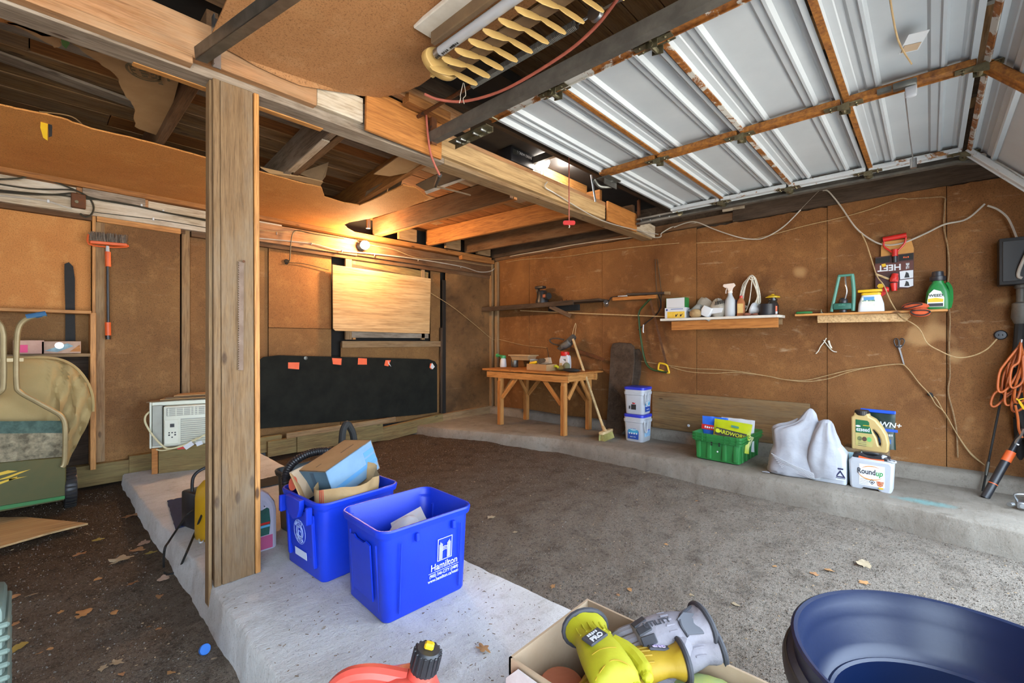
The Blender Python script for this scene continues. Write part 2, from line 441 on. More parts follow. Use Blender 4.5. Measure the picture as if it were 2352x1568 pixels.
# ---- floor: uneven dirt
def floor_pt(i, j):
    x = -2.6 + 7.0*i; y = -.8 + 5.32*j
    z = .018*nz(x, y, 0, 1.3) + .010*nz(x, y, 3, 5) + .005*nz(x, y, 7, 17)
    d = max(0, 1-abs(x-3.35)/.35)
    return (x, y, z + (.07 if x < .9 else .05)*max(0, min(1, (y-2.4)/1.9)) + .015*d)
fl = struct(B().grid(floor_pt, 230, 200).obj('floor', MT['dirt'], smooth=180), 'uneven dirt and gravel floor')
drive = struct(B().box(.9, -8.0, -.07, 18, 14.4, .1).obj('driveway', concrete('pale_gravel', '#b3ada3', '#a49e94', '#948d82')), 'gravel ground outside the open bays')

# ---- concrete island between the bays and concrete curb along the right wall
def slab_strip(name, left, right, z, face, mat, label, ydn=0.0):
    # left, right: lists of (x, y) with equal length; 'face' how far the sloping sides spread
    b = B(); rs = []
    L = smooth_path([(p[0], p[1], 0) for p in left], 16); R = smooth_path([(p[0], p[1], 0) for p in right], 16)
    for i, (a, c) in enumerate(zip(L, R)):
        n1 = .009*nz(a.x, a.y, 1, 4) + .007*nz(a.x, a.y, 1, 19); n2 = .012*nz(c.x, c.y, 2, 4) + .006*nz(c.x, c.y, 2, 15)
        s = [(a.x - face + n1, a.y, -.12), (a.x - face*.4 + n1, a.y, z*.45), (a.x - .003 + n1, a.y, z-.008), (a.x + .007 + n1, a.y, z)]
        m = 6
        for k in range(1, m):
            t = k/m; x = a.x + (c.x-a.x)*t; y = a.y + (c.y-a.y)*t
            s.append((x, y, z + .004*nz(x, y, 5, 3)))
        s += [(c.x - .007 + n2, c.y, z), (c.x + .003 + n2, c.y, z-.008), (c.x + face*.4 + n2, c.y, z*.45), (c.x + face + n2, c.y, -.12)]
        rs.append(s)
    b.rings(rs)
    return struct(b.obj(name, mat, smooth=50), label)
isl = slab_strip('slab_island', [(.46, 4.36), (.47, 3.4), (.49, 2.6), (.492, 2.05), (.492, 1.6), (.485, 1.2), (.48, .6), (.48, -.9)],
           [(1.37, 4.36), (1.36, 3.4), (1.35, 2.6), (1.345, 2.05), (1.335, 1.6), (1.345, 1.2), (1.36, .6), (1.36, -.9)], .15, .03, MT['concrete'], 'pale concrete island between the two bays')
cur = slab_strip('curb', [(3.06, 4.44), (3.2, 3.93), (3.5, 3.1), (3.63, 2.6), (3.61, 1.5), (3.575, .85), (3.56, .17), (3.47, -.35), (3.46, -1.5)],
           [(4.42, 4.44), (4.42, 3.93), (4.42, 3.1), (4.42, 2.6), (4.42, 1.5), (4.42, .85), (4.42, .17), (4.42, -.35), (4.42, -1.5)], .15, .025, MT['concrete_old'], 'low concrete ledge along the right wall')
b = B()
def sillpt(y): return .245 + .012*nz(9, y, 0, 2)
b.rings([[(4.27+.015*nz(1, y, 0, 5), y, .12), (4.285+.012*nz(1, y, 2, 4), y, sillpt(y)-.02), (4.31, y, sillpt(y)), (4.42, y, sillpt(y)), (4.42, y, .12)] for y in [4.40-i*.1 for i in range(50)]])
struct(b.obj('baseboard_right', MT['concrete_old'], smooth=60), 'rough concrete footing under the right wall')

# ---- right wall
wr = struct(put('wall_right', None), 'brown hardboard wall on the right')
B().box(4.49, 1.9, 1.4, .1, 5.5, 2.9).obj('wall_backing', MT['wood_dark'], wr)
edges = [4.49, 3.80, 2.71, 1.656, .61, -.085, -.57]
for i in range(6):
    y0, y1 = edges[i], edges[i+1]
    ztop = [2.25, 2.24, 2.235, 2.22, 2.24, 2.22][i]
    # upper edge slightly torn
    n = 24; out = [(y0-.002, .22), (y1+.002, .22)]
    for k in range(n+1):
        y = y1+.002 + (y0-y1-.004)*k/n
        out.append((y, ztop + .012*nz(y, i, 0, 6) + (.015*nz(y, i, 4, 22) if i > 2 else 0)))
    M = Matrix(((0,0,-1,4.41+.004*(i % 2)), (1,0,0,0), (0,1,0,0), (0,0,0,1)))
    B().flat(out, .010, M).obj('wall_panel', MT['hb_wall'], wr, smooth=0)
board('upper_board', (4.385, 1.32, 2.31), (4.385, -.56, 2.31), .17, .03, MT['wood_dark'], wr)
board('plate', (4.40, 4.45, 2.275), (4.40, 1.3, 2.275), .07, .05, MT['wood_raft_dark'], wr)
board('pale_block', RW(1660, 478, 4.38), RW(1712, 470, 4.38), .07, .02, MT['wood_white'], wr)
# corner studs
for x, y, mt in ((4.345, 4.44, 'wood_worn'), (4.37, 4.36, 'wood_worn')):
    board('corner_stud', (x, y, .2), (x, y, 2.22), .045, .05, MT[mt], wr, up=(1, 0, 0))

# ---- back wall
wb = struct(put('wall_back', None), 'hardboard back wall')
B().box(.9, 4.60, 1.3, 7.2, .1, 2.7).obj('wall_backing', MT['black_gap'], wb)
def bpanel(x0, x1, z0, z1, mt, y=YB, th=.01, nm='wall_panel', par=None):
    return B().box((x0+x1)/2, y+th/2, (z0+z1)/2, x1-x0, th, z1-z0, b=.002).obj(nm, MT[mt], par or wb, smooth=0)
bpanel(-2.6, .30, .2, 2.08, 'hb_orange', 4.50)
bpanel(.90, 1.06, .2, 2.08, 'hb_back', 4.495)
bpanel(1.063, 1.50, .85, 2.08, 'hb_back', 4.50)
bpanel(1.503, 2.10, 1.26, 2.08, 'hb_warm')
bpanel(1.503, 2.10, .85, 1.257, 'hb_back', 4.492)
bpanel(1.063, 2.2, .2, .85, 'hb_back', 4.50)
bpanel(2.203, 3.50, .2, 1.12, 'hb_back', 4.495)
bpanel(3.35, 3.50, 1.12, 2.06, 'hb_back', 4.495)
bpanel(3.56, 4.33, .22, 2.07, 'hb_mold', 4.46)
board('joint_strip', (.865, 4.475, .25), (.865, 4.475, 2.05), .055, .03, MT['wood_worn'], wb, up=(1, 0, 0))
board('joint_strip', (3.49, 4.465, .2), (3.49, 4.465, 1.3), .03, .03, MT['wood_dark'], wb, up=(1, 0, 0))
# window behind the plywood
board('upright', (2.27, 4.47, 1.15), (2.27, 4.47, 2.06), .07, .03, MT['wood_worn'], wb, up=(1, 0, 0))
board('upright', (2.34, 4.48, 1.15), (2.34, 4.48, 2.06), .035, .02, MT['wood_pine'], wb, up=(1, 0, 0))
board('upright', (3.22, 4.48, 1.15), (3.22, 4.48, 2.04), .05, .03, MT['wood_worn'], wb, up=(1, 0, 0))
board('window_head', (2.3, 4.485, 1.99), (3.3, 4.485, 1.92), .10, .03, MT['wood_moss'], wb)
board('window_head', (2.3, 4.475, 1.925), (3.3, 4.475, 1.86), .05, .03, MT['wood_dark'], wb)
board('window_sill', (2.3, 4.48, 1.21), (3.3, 4.48, 1.21), .08, .03, MT['wood_grey'], wb)
board('window_sill', (2.2, 4.47, 1.10), (3.48, 4.47, 1.10), .07, .03, MT['wood_worn'], wb)
wd = struct(put('window_1', None), 'small window hidden behind plywood')
bpanel(2.38, 3.2, 1.25, 1.92, 'black_gap', 4.51, .006, 'pane', wd)
# ledger: stacked old boards under the ceiling
lb = struct(put('trim_1', None), 'weathered ledger boards along the top of the back wall')
board('ledger_board', (-2.6, 4.45, 2.10), (1.08, 4.45, 2.10), .12, .07, MT['wood_white'], lb)
board('ledger_board', (1.08, 4.455, 2.12), (2.35, 4.455, 2.12), .17, .06, MT['wood_beam'], lb)
board('ledger_board', (2.352, 4.455, 2.125), (4.33, 4.455, 2.125), .17, .06, MT['wood_raft_dark'], lb)
board('ledger_board', (-2.6, 4.47, 2.20), (.22, 4.47, 2.22), .11, .04, MT['wood_white'], lb)
board('ledger_board', (.22, 4.46, 2.19), (.62, 4.46, 2.19), .10, .05, MT['wood_beam'], lb)
board('ledger_board', (.25, 4.44, 2.20), (.60, 4.44, 2.20), .10, .05, MT['wood_grey'], lb)
board('ledger_board', (.62, 4.46, 2.18), (1.6, 4.46, 2.18), .08, .05, MT['wood_white'], lb)
board('ledger_board', (-2.6, 4.44, 2.25), (4.3, 4.44, 2.25), .05, .10, MT['wood_rafter'], lb)
board('ledger_board', (3.75, 4.40, 2.205), (4.33, 4.40, 2.215), .05, .07, MT['wood_rafter'], lb)
board('lower_strip', (-2.6, 4.47, 2.025), (.86, 4.47, 2.025), .035, .04, MT['wood_raft_dark'], lb)
board('lower_strip', (.9, 4.47, 2.02), (4.33, 4.47, 2.02), .05, .04, MT['wood_raft_dark'], lb)
# base timbers
bb = struct(put('baseboard_back', None), 'mossy base timbers along the foot of the back wall')
board('base_timber', (-2.6, 4.43, .17), (.55, 4.43, .17), .15, .08, MT['wood_moss'], bb)
board('base_timber', (.5, 4.42, .20), (1.58, 4.42, .20), .14, .08, MT['wood_moss'], bb)
board('base_timber', (1.45, 4.38, .16), (1.72, 4.38, .16), .14, .06, MT['wood_moss'], bb)
board('base_timber', (1.70, 4.37, .17), (2.6, 4.37, .17), .16, .07, MT['wood_moss'], bb)
board('base_timber', (2.45, 4.40, .10), (3.45, 4.40, .17), .15, .06, MT['wood_moss'], bb)
board('base_timber', (3.35, 4.44, .17), (4.3, 4.44, .19), .12, .08, MT['wood_worn'], bb)
board('lath', (1.6, 4.33, .262), (2.75, 4.33, .272), .05, .02, MT['wood_worn'], bb)
# left wall and front piers, out of the picture but they shade the room
wl = struct(put('wall_left', None), 'hardboard left wall')
for k in range(4): B().box(-2.65, .02+1.25*k, 1.4, .04, 1.245, 2.9).obj('wall_panel', MT['hb_wall'], wl)
wf = struct(put('wall_front', None), 'front wall above and beside the open bays')
for x0, x1, z0, z1 in ((-2.7, 4.5, 2.12, 2.9), (.80, 1.05, 0, 2.12), (3.94, 4.5, 0, 2.12), (-2.7, -2.4, 0, 2.12)):
    B().box((x0+x1)/2, -.62, (z0+z1)/2, x1-x0, .1, z1-z0).obj('wall_panel', MT['hb_wall'], wf)

# ---- ceiling: deck planks and joists
ce = struct(put('ceiling', None), 'open joist ceiling with plank deck')
B().box(.9, 3.15, 2.56, 7.3, 3.0, .06).obj('roof_deck', MT['black_mat'], ce)
B().box(.9, .65, 2.80, 7.3, 2.7, .06).obj('roof_deck', MT['black_mat'], ce)
y = 1.95; k = 0
while y < 4.5:
    wdt = random.choice((.135, .14, .185)); x0 = -2.6
    while x0 < 4.4:
        x1 = min(4.45, x0 + random.uniform(1.8, 3.4))
        if 4.45-x1 < .5: x1 = 4.45
        if y < 2.5 and x0 < 3.3 and x1 > 2.1: x0 = x1; continue
        mt = 'wood_plank' if (x1 < 2.2 or random.random() < .3) else 'wood_plank_o'
        if 2.55 < y < 2.80 and x0 < .6: mt = 'wood_grey'
        board('deck_plank', (x0+.002, y+wdt/2, 2.481+random.uniform(0, .006)), (x1-.002, y+wdt/2, 2.481), wdt-.006, .02, MT[mt], ce, up=(0, 1, 0))
        x0 = x1
    y += wdt
y = -.6
while y < 1.9:
    board('deck_plank', (-2.6, y+.07, 2.755), (4.45, y+.07, 2.755), .134, .02, MT['wood_plank'], ce, up=(0, 1, 0)); y += .14
board('deck_edge', (-2.6, 1.945, 2.60), (4.45, 1.945, 2.60), .30, .04, MT['wood_dark'], ce)
for X in (-.55, .9, 2.35, 3.8):
    board('front_joist', (X, -.6, 2.66), (X, 1.92, 2.66), .16, .045, MT['wood_dark'], ce)
for xb, xf, mt in ((-1.6, -1.6, 'wood_raft_dark'), (-.85, -.85, 'wood_raft_dark'), (-.16, -.16, 'wood_grey'), (.52, .50, 'wood_raft_dark'), (1.28, 1.12, 'wood_grey'), (1.33, 1.17, 'wood_raft_dark'),
                   (1.97, 1.72, 'wood_rafter'), (2.60, 2.68, 'wood_rafter'), (2.555, 2.635, 'wood_raft_dark'), (3.26, 3.42, 'wood_rafter'), (3.87, 4.02, 'wood_raft_dark'), (4.36, 4.38, 'wood_dark')):
    board('joist', (xb, 4.44, 2.372), (xf, 2.46 if 2.5 < xb < 2.7 else 2.12, 2.372), .185, .042, MT[mt], ce)
# lighter underside strip on one joist
a = Vector((1.28, 4.3, 2.274)); c = Vector((1.12, 2.2, 2.274))
board('joist_strip', a.lerp(c, .55), a.lerp(c, .85), .045, .008, MT['wood_white'], ce, up=(1, 0, 0))
board('joist_strip', a.lerp(c, .15), a.lerp(c, .48), .045, .008, MT['wood_white'], ce, up=(1, 0, 0))
for X, mt in ((1.66, 'wood_raft_dark'), (2.95, 'wood_worn'), (3.62, 'wood_worn'), (4.15, 'wood_worn')):
    board('blocking', (X-.12, 4.40, 2.36), (X+.12, 4.40, 2.36), .14, .04, MT[mt], ce)

# ---- main beam with its sistered boards
mb = struct(put('ceiling_beam', None), 'long weathered timber beam across the room on the post')
board('main_timber', (-2.6, 2.15, 2.255), (1.66, 2.15, 2.255), .155, .11, MT['wood_grey'], mb)
board('main_timber', (1.662, 2.15, 2.255), (4.36, 2.15, 2.255), .155, .11, MT['wood_worn'], mb)
X1 = BW(150, 0, 2.07).x; X2 = BW(725, 230, 2.07).x; X3 = BW(832, 260, 2.07).x; X4 = BW(1008, 320, 2.07).x; X5 = BW(1388, 480, 2.07).x; X6 = BW(1456, 500, 2.07).x
board('sister_board', (-2.6, 2.075, 2.30), (X2, 2.075, 2.285), .15, .04, MT['wood_beam'], mb)
board('sister_board', (-2.6, 2.072, 2.212), (.42, 2.072, 2.203), .035, .045, MT['wood_beam'], mb)
board('sister_board', (X2+.003, 2.078, 2.277), (X3, 2.078, 2.277), .12, .035, MT['wood_white'], mb)
board('sister_board', (X4, 2.078, 2.265), (X5, 2.078, 2.25), .115, .035, MT['wood_ply'], mb)
board('sister_board', (X4, 2.09, 2.325), (X5+.1, 2.09, 2.315), .05, .05, MT['wood_beam'], mb)
board('sister_board', (X6, 2.078, 2.27), (4.36, 2.078, 2.25), .12, .035, MT['wood_white'], mb)
board('gusset', (X3+.004, 2.045, 2.285), (X4-.004, 2.045, 2.275), .215, .018, MT['wood_apron'], mb)
board('gusset', (X5+.004, 2.045, 2.26), (X6-.004, 2.045, 2.255), .17, .018, MT['wood_apron'], mb)
board('under_strip', (.26, 2.20, 2.180), (.98, 2.20, 2.177), .035, .010, MT['wood_pine'], mb, up=(0, 1, 0))
a = BW(905, 205, 2.02); c = BW(1005, 285, 2.02)
board('batten', G(-20, 122, 2.45), G(345, 252, 2.45), .09, .015, MT['wood_grey'], ce, up=(0, 1, 0))
board('cleat', (a.x-.05, 2.02, 2.445), (1.78, 2.02, 2.42), .075, .05, MT['wood_beam'], mb)
board('cleat', (a.x+.05, 1.99, 2.39), (1.60, 1.99, 2.385), .05, .06, MT['wood_rafter'], mb)

# ---- post
po = thing('wooden_post', 'tall square wooden post standing on the edge of the concrete island', 'post', (.58, 2.14, 0))
po['kind'] = 'structure'
board('core', (.583, 2.145, .15), (.583, 2.145, 2.176), .15, .10, MT['wood_post'], po, up=(1, 0, 0))
board('face_board', (.583, 2.088, .152), (.575, 2.088, 2.176), .118, .02, MT['wood_post'], po, up=(1, 0, 0))
board('corner_trim', (.509, 2.088, .152), (.503, 2.088, 2.176), .024, .022, MT['wood_post'], po, up=(1, 0, 0))
board('corner_trim', (.655, 2.088, .152), (.648, 2.088, 2.176), .020, .022, MT['wood_pine'], po, up=(1, 0, 0))
board('side_board', (.487, 2.125, -.0), (.491, 2.13, 2.176), .055, .012, MT['wood_worn'], po, up=(0, 1, 0))
# ================================================================ CEILING: DOOR, TRACKS, LIGHT, OPENER, SCRAPS
ZD = 2.28                                    # underside level of the raised door
DXL, DXR = 1.575, 3.83
JY = [1.650, 1.237, .764, .304, -.150]
def section_profile(L, lead=False):
    # (s, drop) across one section; drop is how far the sheet hangs below its highest level
    p = [(0, .026), (.024, .026), (.030, .006), (.056, .004), (.060, .0)]
    if lead: p = [(0, .004), (.004, .034), (.022, .036), (.030, .012), (.058, .008), (.066, .022), (.086, .022), (.095, 0)]
    a, c = L*.27, L*.75
    for m in (a, c):
        p += [(m-.040, 0), (m-.030, .009), (m-.004, .011), (m+.002, .019), (m+.012, .019), (m+.022, 0)]
    p += [(L-.050, 0), (L-.040, .006), (L-.026, .008), (L-.022, .026), (L-.002, .026)]
    return p
gd = thing('garage_door', 'raised pale grey steel sectional garage door with rusty joints overhead', 'garage door', ((DXL+DXR)/2, .75, ZD))
def sheet(name, y0, z0, dy, dz, L, mat, lead):
    # section starting at (y0, z0), running along unit (dy, dz); 'down' normal is the room side
    dn = (dz, -dy) if dy < 0 else (-dz, dy)
    nrm = Vector((0, dz, -dy)) if dy < 0 else Vector((0, -dz, dy))
    if nrm.z > 0: nrm = -nrm
    b = B(); pr = section_profile(L, lead)
    top = [Vector((0, y0+dy*s, z0+dz*s)) + nrm*(d-.030) for s, d in pr]
    back = [Vector((0, y0+dy*s, z0+dz*s)) + nrm*(d-.034) for s, d in pr][::-1]
    ring = top + back
    b.rings([[(DXL, q.y, q.z) for q in ring], [(DXR, q.y, q.z) for q in ring]])
    return b.obj(name, mat, gd, world=True, smooth=20), nrm
strip_m = ['rust_little', 'rust_strip', 'rust_some', 'rust_strip', 'rust_some']
secs = []
for i in range(5):
    if i < 4: y0, z0, dy, dz, L = JY[i], ZD, -1.0, 0.0, JY[i]-JY[i+1]-.006
    else:
        a = RAD(49); y0, z0, dy, dz, L = JY[4]-.012, ZD-.004, -math.cos(a), -math.sin(a), .47
    s, nrm = sheet('door_section', y0, z0, dy, dz, L, MT['door_paint'], i == 0)
    secs.append(s)
    n3 = nrm
    if i > 0:
        b = B(); o = Vector((0, y0+dy*.015, z0+dz*.015)) + n3*.004
        M = frame_of(((DXL+DXR)/2, o.y, o.z), (1, 0, 0), (0, dy, dz))
        b.box(0, 0, 0, DXR-DXL-.02, .024, .006, M=M)
        b.obj('joint_strip', MT[strip_m[i]], s, world=True)
    # end and middle stiles
    for X, wdt, mt in ((DXL+.02, .045, 'rust_some'), ((DXL+DXR)/2-.05, .05, 'rust_strip'), (DXR-.03, .055, 'rust_little')):
        c = Vector((X, y0+dy*L/2, z0+dz*L/2)) + n3*.006
        M = frame_of(c, (0, dy, dz), (1, 0, 0))
        B().box(0, 0, 0, L-.01, wdt, .030, M=M, b=.004).box(0, wdt*.4, .0, L-.01, .006, .045, M=M).obj('door_stile', MT[mt], gd, world=True)
def hinge(X, Y, Z, tilt=0):
    b = B(); M = T(X, Y, Z) @ RX(tilt)
    b.box(0, .04, 0, .05, .07, .004, M=M).box(0, -.04, 0, .05, .07, .004, M=M)
    b.cyl(M @ Vector((-.03, 0, -.016)), M @ Vector((.03, 0, -.016)), .010, n=10)
    b.flat([(-.02, -.025), (.02, -.025), (.012, .02), (-.012, .02)], .003, M @ T(-.026, 0, -.012) @ RY(90))
    b.flat([(-.02, -.025), (.02, -.025), (.012, .02), (-.012, .02)], .003, M @ T(.026, 0, -.012) @ RY(90))
    for dx, dy in ((-.015, .05), (.015, .05), (-.015, -.05), (.015, -.05)): b.ball((X+dx, Y+dy, Z-.004), .006, n=6, m=4)
    b.obj('hinge', MT['brass'], gd, world=True)
for Y in JY[1:]:
    for X in (DXL+.03, (DXL+DXR)/2-.05, DXR-.03): hinge(X, Y, ZD-.026)
for X, s in ((DXL, -1), (DXR, 1)):
    for Y in [1.60]+JY[1:]:
        B().cyl((X-.03*s, Y, ZD-.03), (X+.045*s, Y, ZD-.03), .005, n=8).cyl((X+.035*s, Y, ZD-.03), (X+.055*s, Y, ZD-.03), .022, n=12).obj('roller', MT['brass'], gd, world=True)
# lift bracket in the middle of the leading edge
xm = (DXL+DXR)/2-.02
b = B(); b.box(xm, 1.60, ZD-.05, .16, .10, .006, b=.002).box(xm+.02, 1.60, ZD-.07, .16, .006, .04)
b.tube([(xm-.08, 1.67, ZD-.05), (xm-.02, 1.66, ZD-.085), (xm+.07, 1.62, ZD-.075)], .012, 8, k=4).cyl((xm+.03, 1.6, ZD-.06), (xm+.03, 1.6, ZD-.035), .015)
b.obj('lift_bracket', MT['grey_metal'], gd, world=True)
B().box(0, 0, -.07, .022, .005, .18, M=T(xm-.09, 1.68, ZD-.04) @ RY(-18), b=.002).obj('lift_arm', MT['steel'], gd, world=True)
# latch on the far section, wire and counterweight, paper label
p = G(2078, 195, ZD-.03)
B().box(p.x, p.y, p.z, .035, .08, .03, b=.006).box(p.x+.02, p.y+.07, p.z+.01, .02, .05, .02).obj('latch', MT['grey_metal'], gd, world=True)
B().box(p.x+.01, p.y-.02, p.z-.03, .03, .04, .05, b=.008).obj('latch_handle', MT['white_pl'], gd, world=True)
B().tube([G(2040, -30, ZD-.02), G(2062, 90, ZD-.035), G(2094, 147, ZD-.03)], .003, 6, k=4).obj('latch_wire', MT['twine'], gd, world=True)
q2 = G(2098, 372, ZD-.09)
B().tube([p+Vector((.02, .0, -.03)), (p+q2)/2+Vector((0, 0, -.03)), q2], .0025, 6, k=4).obj('latch_wire', MT['steel'], gd, world=True)
B().cyl(q2+Vector((0, 0, .02)), q2+Vector((0, 0, -.035)), .016, n=14).obj('weight', MT['steel'], gd, world=True)
p = G(2098, 94, ZD-.002)
B().box(p.x, p.y, p.z-.006, .13, .06, .002, M=T(p.x, p.y, 0) @ RZ(15) @ T(-p.x, -p.y, 0)).obj('paper_label', MT['print_w'], gd, world=True)
B().box(p.x+.03, p.y, p.z-.0085, .05, .05, .001, M=T(p.x, p.y, 0) @ RZ(15) @ T(-p.x, -p.y, 0)).obj('label_print', MT['card_pale'], gd, world=True)

def track(name, label, X, y1, side, z):
    t = thing(name, label, 'door track', (X, y1, z))
    pts = [(X, y1, z), (X, -.12, z), (X, -.30, z-.06), (X, -.42, z-.20), (X, -.46, z-.40), (X, -.46, z-.95)]
    b = B(); P = [Vector(pts[0])] + smooth_path(pts[1:], 5)
    sec = [(-.022, .028), (.022, .028), (.022, .012), (.018, .012), (.018, .024), (-.018, .024), (-.018, -.024), (.018, -.024), (.018, -.012), (.022, -.012), (.022, -.028), (-.022, -.028)]
    rs = []
    for i, q in enumerate(P):
        d = (P[min(i+1, len(P)-1)] - P[max(i-1, 0)]).normalized(); nrm = Vector((0, -d.z, d.y))
        if nrm.z < 0 and i == 0: nrm = -nrm
        up = Vector((1, 0, 0)).cross(d); up = up if up.z > 0 or i > 3 and up.y < 0 else -up
        rs.append([q + Vector((-side*c[0], 0, 0)) + up*c[1] for c in sec])
    b.rings(rs).obj('channel', MT['track'], t, world=True)
    for k in range(5): B().ball((X-side*.022, y1-.05-.09*k, z+.01*(-1)**k), .007, n=8, m=4).obj('bolt', MT['steel'], t, world=True)
    B().box(X+side*.0, y1-.02, z+.085, .035, .005, .25, b=.001).box(X+side*.016, y1-.005, z+.085, .004, .03, .25).obj('hanger', MT['iron_rust'], t, world=True)
    return t
tl = track('door_track', 'dark steel door track beside the pink cord, hung from the beam', 1.515, 2.02, -1, 2.255)
tr = track('door_track', 'dark steel door track close to the right wall', 3.90, 2.02, 1, 2.255)
# stop arm on the near track
B().box(1.60, 1.80, 2.235, .05, .30, .004).box(1.625, 1.80, 2.225, .004, .30, .03).obj('stop_arm', MT['brass'], tl, world=True)
for yy in (1.70, 1.76, 1.86, 1.90): B().cyl((1.585, yy, 2.228), (1.62, yy, 2.228), .007, n=8).obj('slot_pin', MT['steel'], tl, world=True)
# track of the left bay
p0 = BW(462, 140, 2.035); p1 = RW(600, -40, p0.x)
t = thing('door_track', 'short grey steel angle track ending at the top of the wooden post', 'door track', tuple(p0))
p1 = Vector((p0.x+.10, p1.y-.1, p1.z+.0))
m = (p0+p1)/2; d = p1-p0
M = frame_of(m, d, (1, 0, .1))
B().box(0, 0, 0, d.length, .040, .004, M=M).box(0, -.018, .020, d.length, .004, .045, M=M).obj('angle_bar', MT['grey_metal'], t, world=True)
q = BW(497, 100, 2.04)
B().box(q.x, 2.04, q.z-.0, .030, .006, .19).box(q.x-.014, 2.025, q.z, .004, .03, .19).obj('hanger', MT['steel'], t, world=True)

# ---- extension spring with its pulley, pink cord, string
sp = thing('extension_spring', 'long dark coiled door spring hanging beside the light fixture', 'spring', (1.42, 1.7, 2.33))
a = G(1085, 195, 2.35); c = G(1325, 55, 2.35)
n = 96; d = c-a; u = d.normalized(); e = u.orthogonal().normalized(); f = u.cross(e)
pts = []
for i in range(n*6+1):
    t_ = i/(n*6); an = 2*math.pi*i/6
    pts.append(a + d*t_ + (e*math.cos(an)+f*math.sin(an))*.017)
B().tube(pts, .0028, 4).obj('coil', MT['track'], sp, world=True)
B().cyl(a, a+(a-c)*.8, .010, n=8).obj('tail_rod', MT['iron_rust'], sp, world=True)
h = c + d*.10
b = B().tube([c, c+d*.04+Vector((.02, 0, .02)), h, c+d*.04-Vector((.02, 0, .02)), c], .004, 6, k=4)
b.lathe([(.030, -.010), (.022, 0), (.030, .010)], 16, frame_of(c+d*.14, (0, 1, 0), (0, 0, 1)))
b.obj('pulley', MT['steel'], sp, world=True)
B().tube([c+d*.15, c+d*.6, c+d*1.4], .003, 6).tube([c+d*.12, c+d*.7+Vector((.02, 0, -.01)), c+d*1.4], .003, 6).obj('cable', MT['steel'], sp, world=True)
zc = 2.285
cord = [G(u_, v_, zc+dz) for u_, v_, dz in ((975, 216, .04), (1010, 229, .02), (1070, 232, 0), (1160, 205, -.005), (1280, 135, 0), (1360, 70, .02), (1420, -5, .05), (1440, -40, .07))]
b = B().tube(cord, .0065, 8, k=6)
q = thing('cord', 'faded pink cord sagging along the near door track', 'cord', tuple(cord[0]))
b.obj('rope', MT['cord_pink'], q, world=True)
lo = [BW(u_, v_, 2.01) for u_, v_ in ((975, 216), (985, 330), (995, 370), (1010, 402))]
lo2 = [Vector((1.55, 2.05, 2.2)), ]
B().tube(lo, .006, 8, k=4).obj('rope_tail', MT['cord_pink'], q, world=True)
e0 = lo[-1]
B().tube([e0, e0+Vector((.06, .12, -.02))], [.014, .010], 8).obj('plug', MT['grey_metal'], q, world=True)
B().tube([e0+Vector((.06, .12, -.02)), BW(1050, 440, 2.35), BW(1080, 448, 2.5)], .006, 8, k=5).obj('plug_lead', MT['card_dark'], q, world=True)
s0 = G(1064, 190, 2.34)
b = B().tube([s0, s0+Vector((.0, .02, -.05)), G(1058, 225, zc), G(1055, 237, zc-.02)], .0018, 5, k=5).tube([s0+Vector((.005, 0, 0)), s0+Vector((.015, .0, -.05)), G(1064, 226, zc), G(1066, 238, zc-.03)], .0018, 5, k=5)
tag(b.obj('string', MT['rope_w']), 'thin white string tied from the light fixture to the pink cord', 'string')

# ---- fluorescent fixture with cream louvre blades
FXL, FY0, FY1, FZ = 1.150, 1.50, .35, 2.315
fx = thing('fluorescent_fixture', 'old fluorescent ceiling fixture with cream louvre blades', 'ceiling light', (FXL, 1.0, FZ))
B().box(FXL-.045, .93, FZ+.075, .13, 1.16, .02, b=.004).obj('housing', MT['white_paint'], fx, world=True)
B().box(FXL-.035, .90, FZ+.045, .025, 1.16, .05, b=.004).obj('ballast_cover', MT['card_dark'], fx, world=True)
tb = B().cyl((FXL+.0, 1.50, FZ+.01), (FXL+.0, .40, FZ+.01), .019, n=16).obj('fluorescent_tube', MT['white_pl'], fx, world=True)
B().cyl((FXL+.0, 1.503, FZ+.01), (FXL+.0, 1.475, FZ+.01), .0195, n=16).obj('tube_cap', MT['steel'], tb, world=True)
B().text((3, 4, 5,), .02, frame_of((FXL-.004, 1.43, FZ-.0105), (0, -1, 0), (1, 0, 0)), t=.0008).obj('tube_print', MT['black_mat'], tb, world=True)
ec = [(.085*math.cos(RAD(a)), .05*math.sin(RAD(a))) for a in range(0, 360, 15)]
B().flat(ec, .035, frame_of((FXL+.05, 1.555, FZ+.005), (1, 0, 0), (0, 0, 1)), bev=.006).box(FXL+.03, 1.56, FZ+.0, .015, .03, .09).obj('end_cap', MT['cream'], fx, world=True)
B().box(FXL+.09, .92, FZ-.012, .065, 1.16, .006).obj('louvre_spine', MT['card_dark'], fx, world=True)
bl = [(-.095, .004), (-.08, .028), (-.05, .034), (.05, .034), (.085, .026), (.105, .0), (.095, -.022), (.06, -.03), (.02, -.022), (-.05, -.026), (-.085, -.018)]
bl = [(a*1.0, c) for a, c in bl]
lobe = [(0, -.012), (.03, -.022), (.08, -.022), (.105, -.012), (.112, .003), (.105, .016), (.08, .022), (.03, .02), (0, .010)]
bm_ = B().flat(lobe, .003, RZ(-12), bev=.0008).flat([(-a, c) for a, c in lobe], .003, RZ(12), bev=.0008).mesh('louvre_blade', MT['cream'])
for k in range(14):
    put('louvre_blade', bm_, fx, frame_of((FXL+.090, 1.50-.080*k, FZ-.03), (1, -.30, -.04), (0, .5, 1)), world=True)

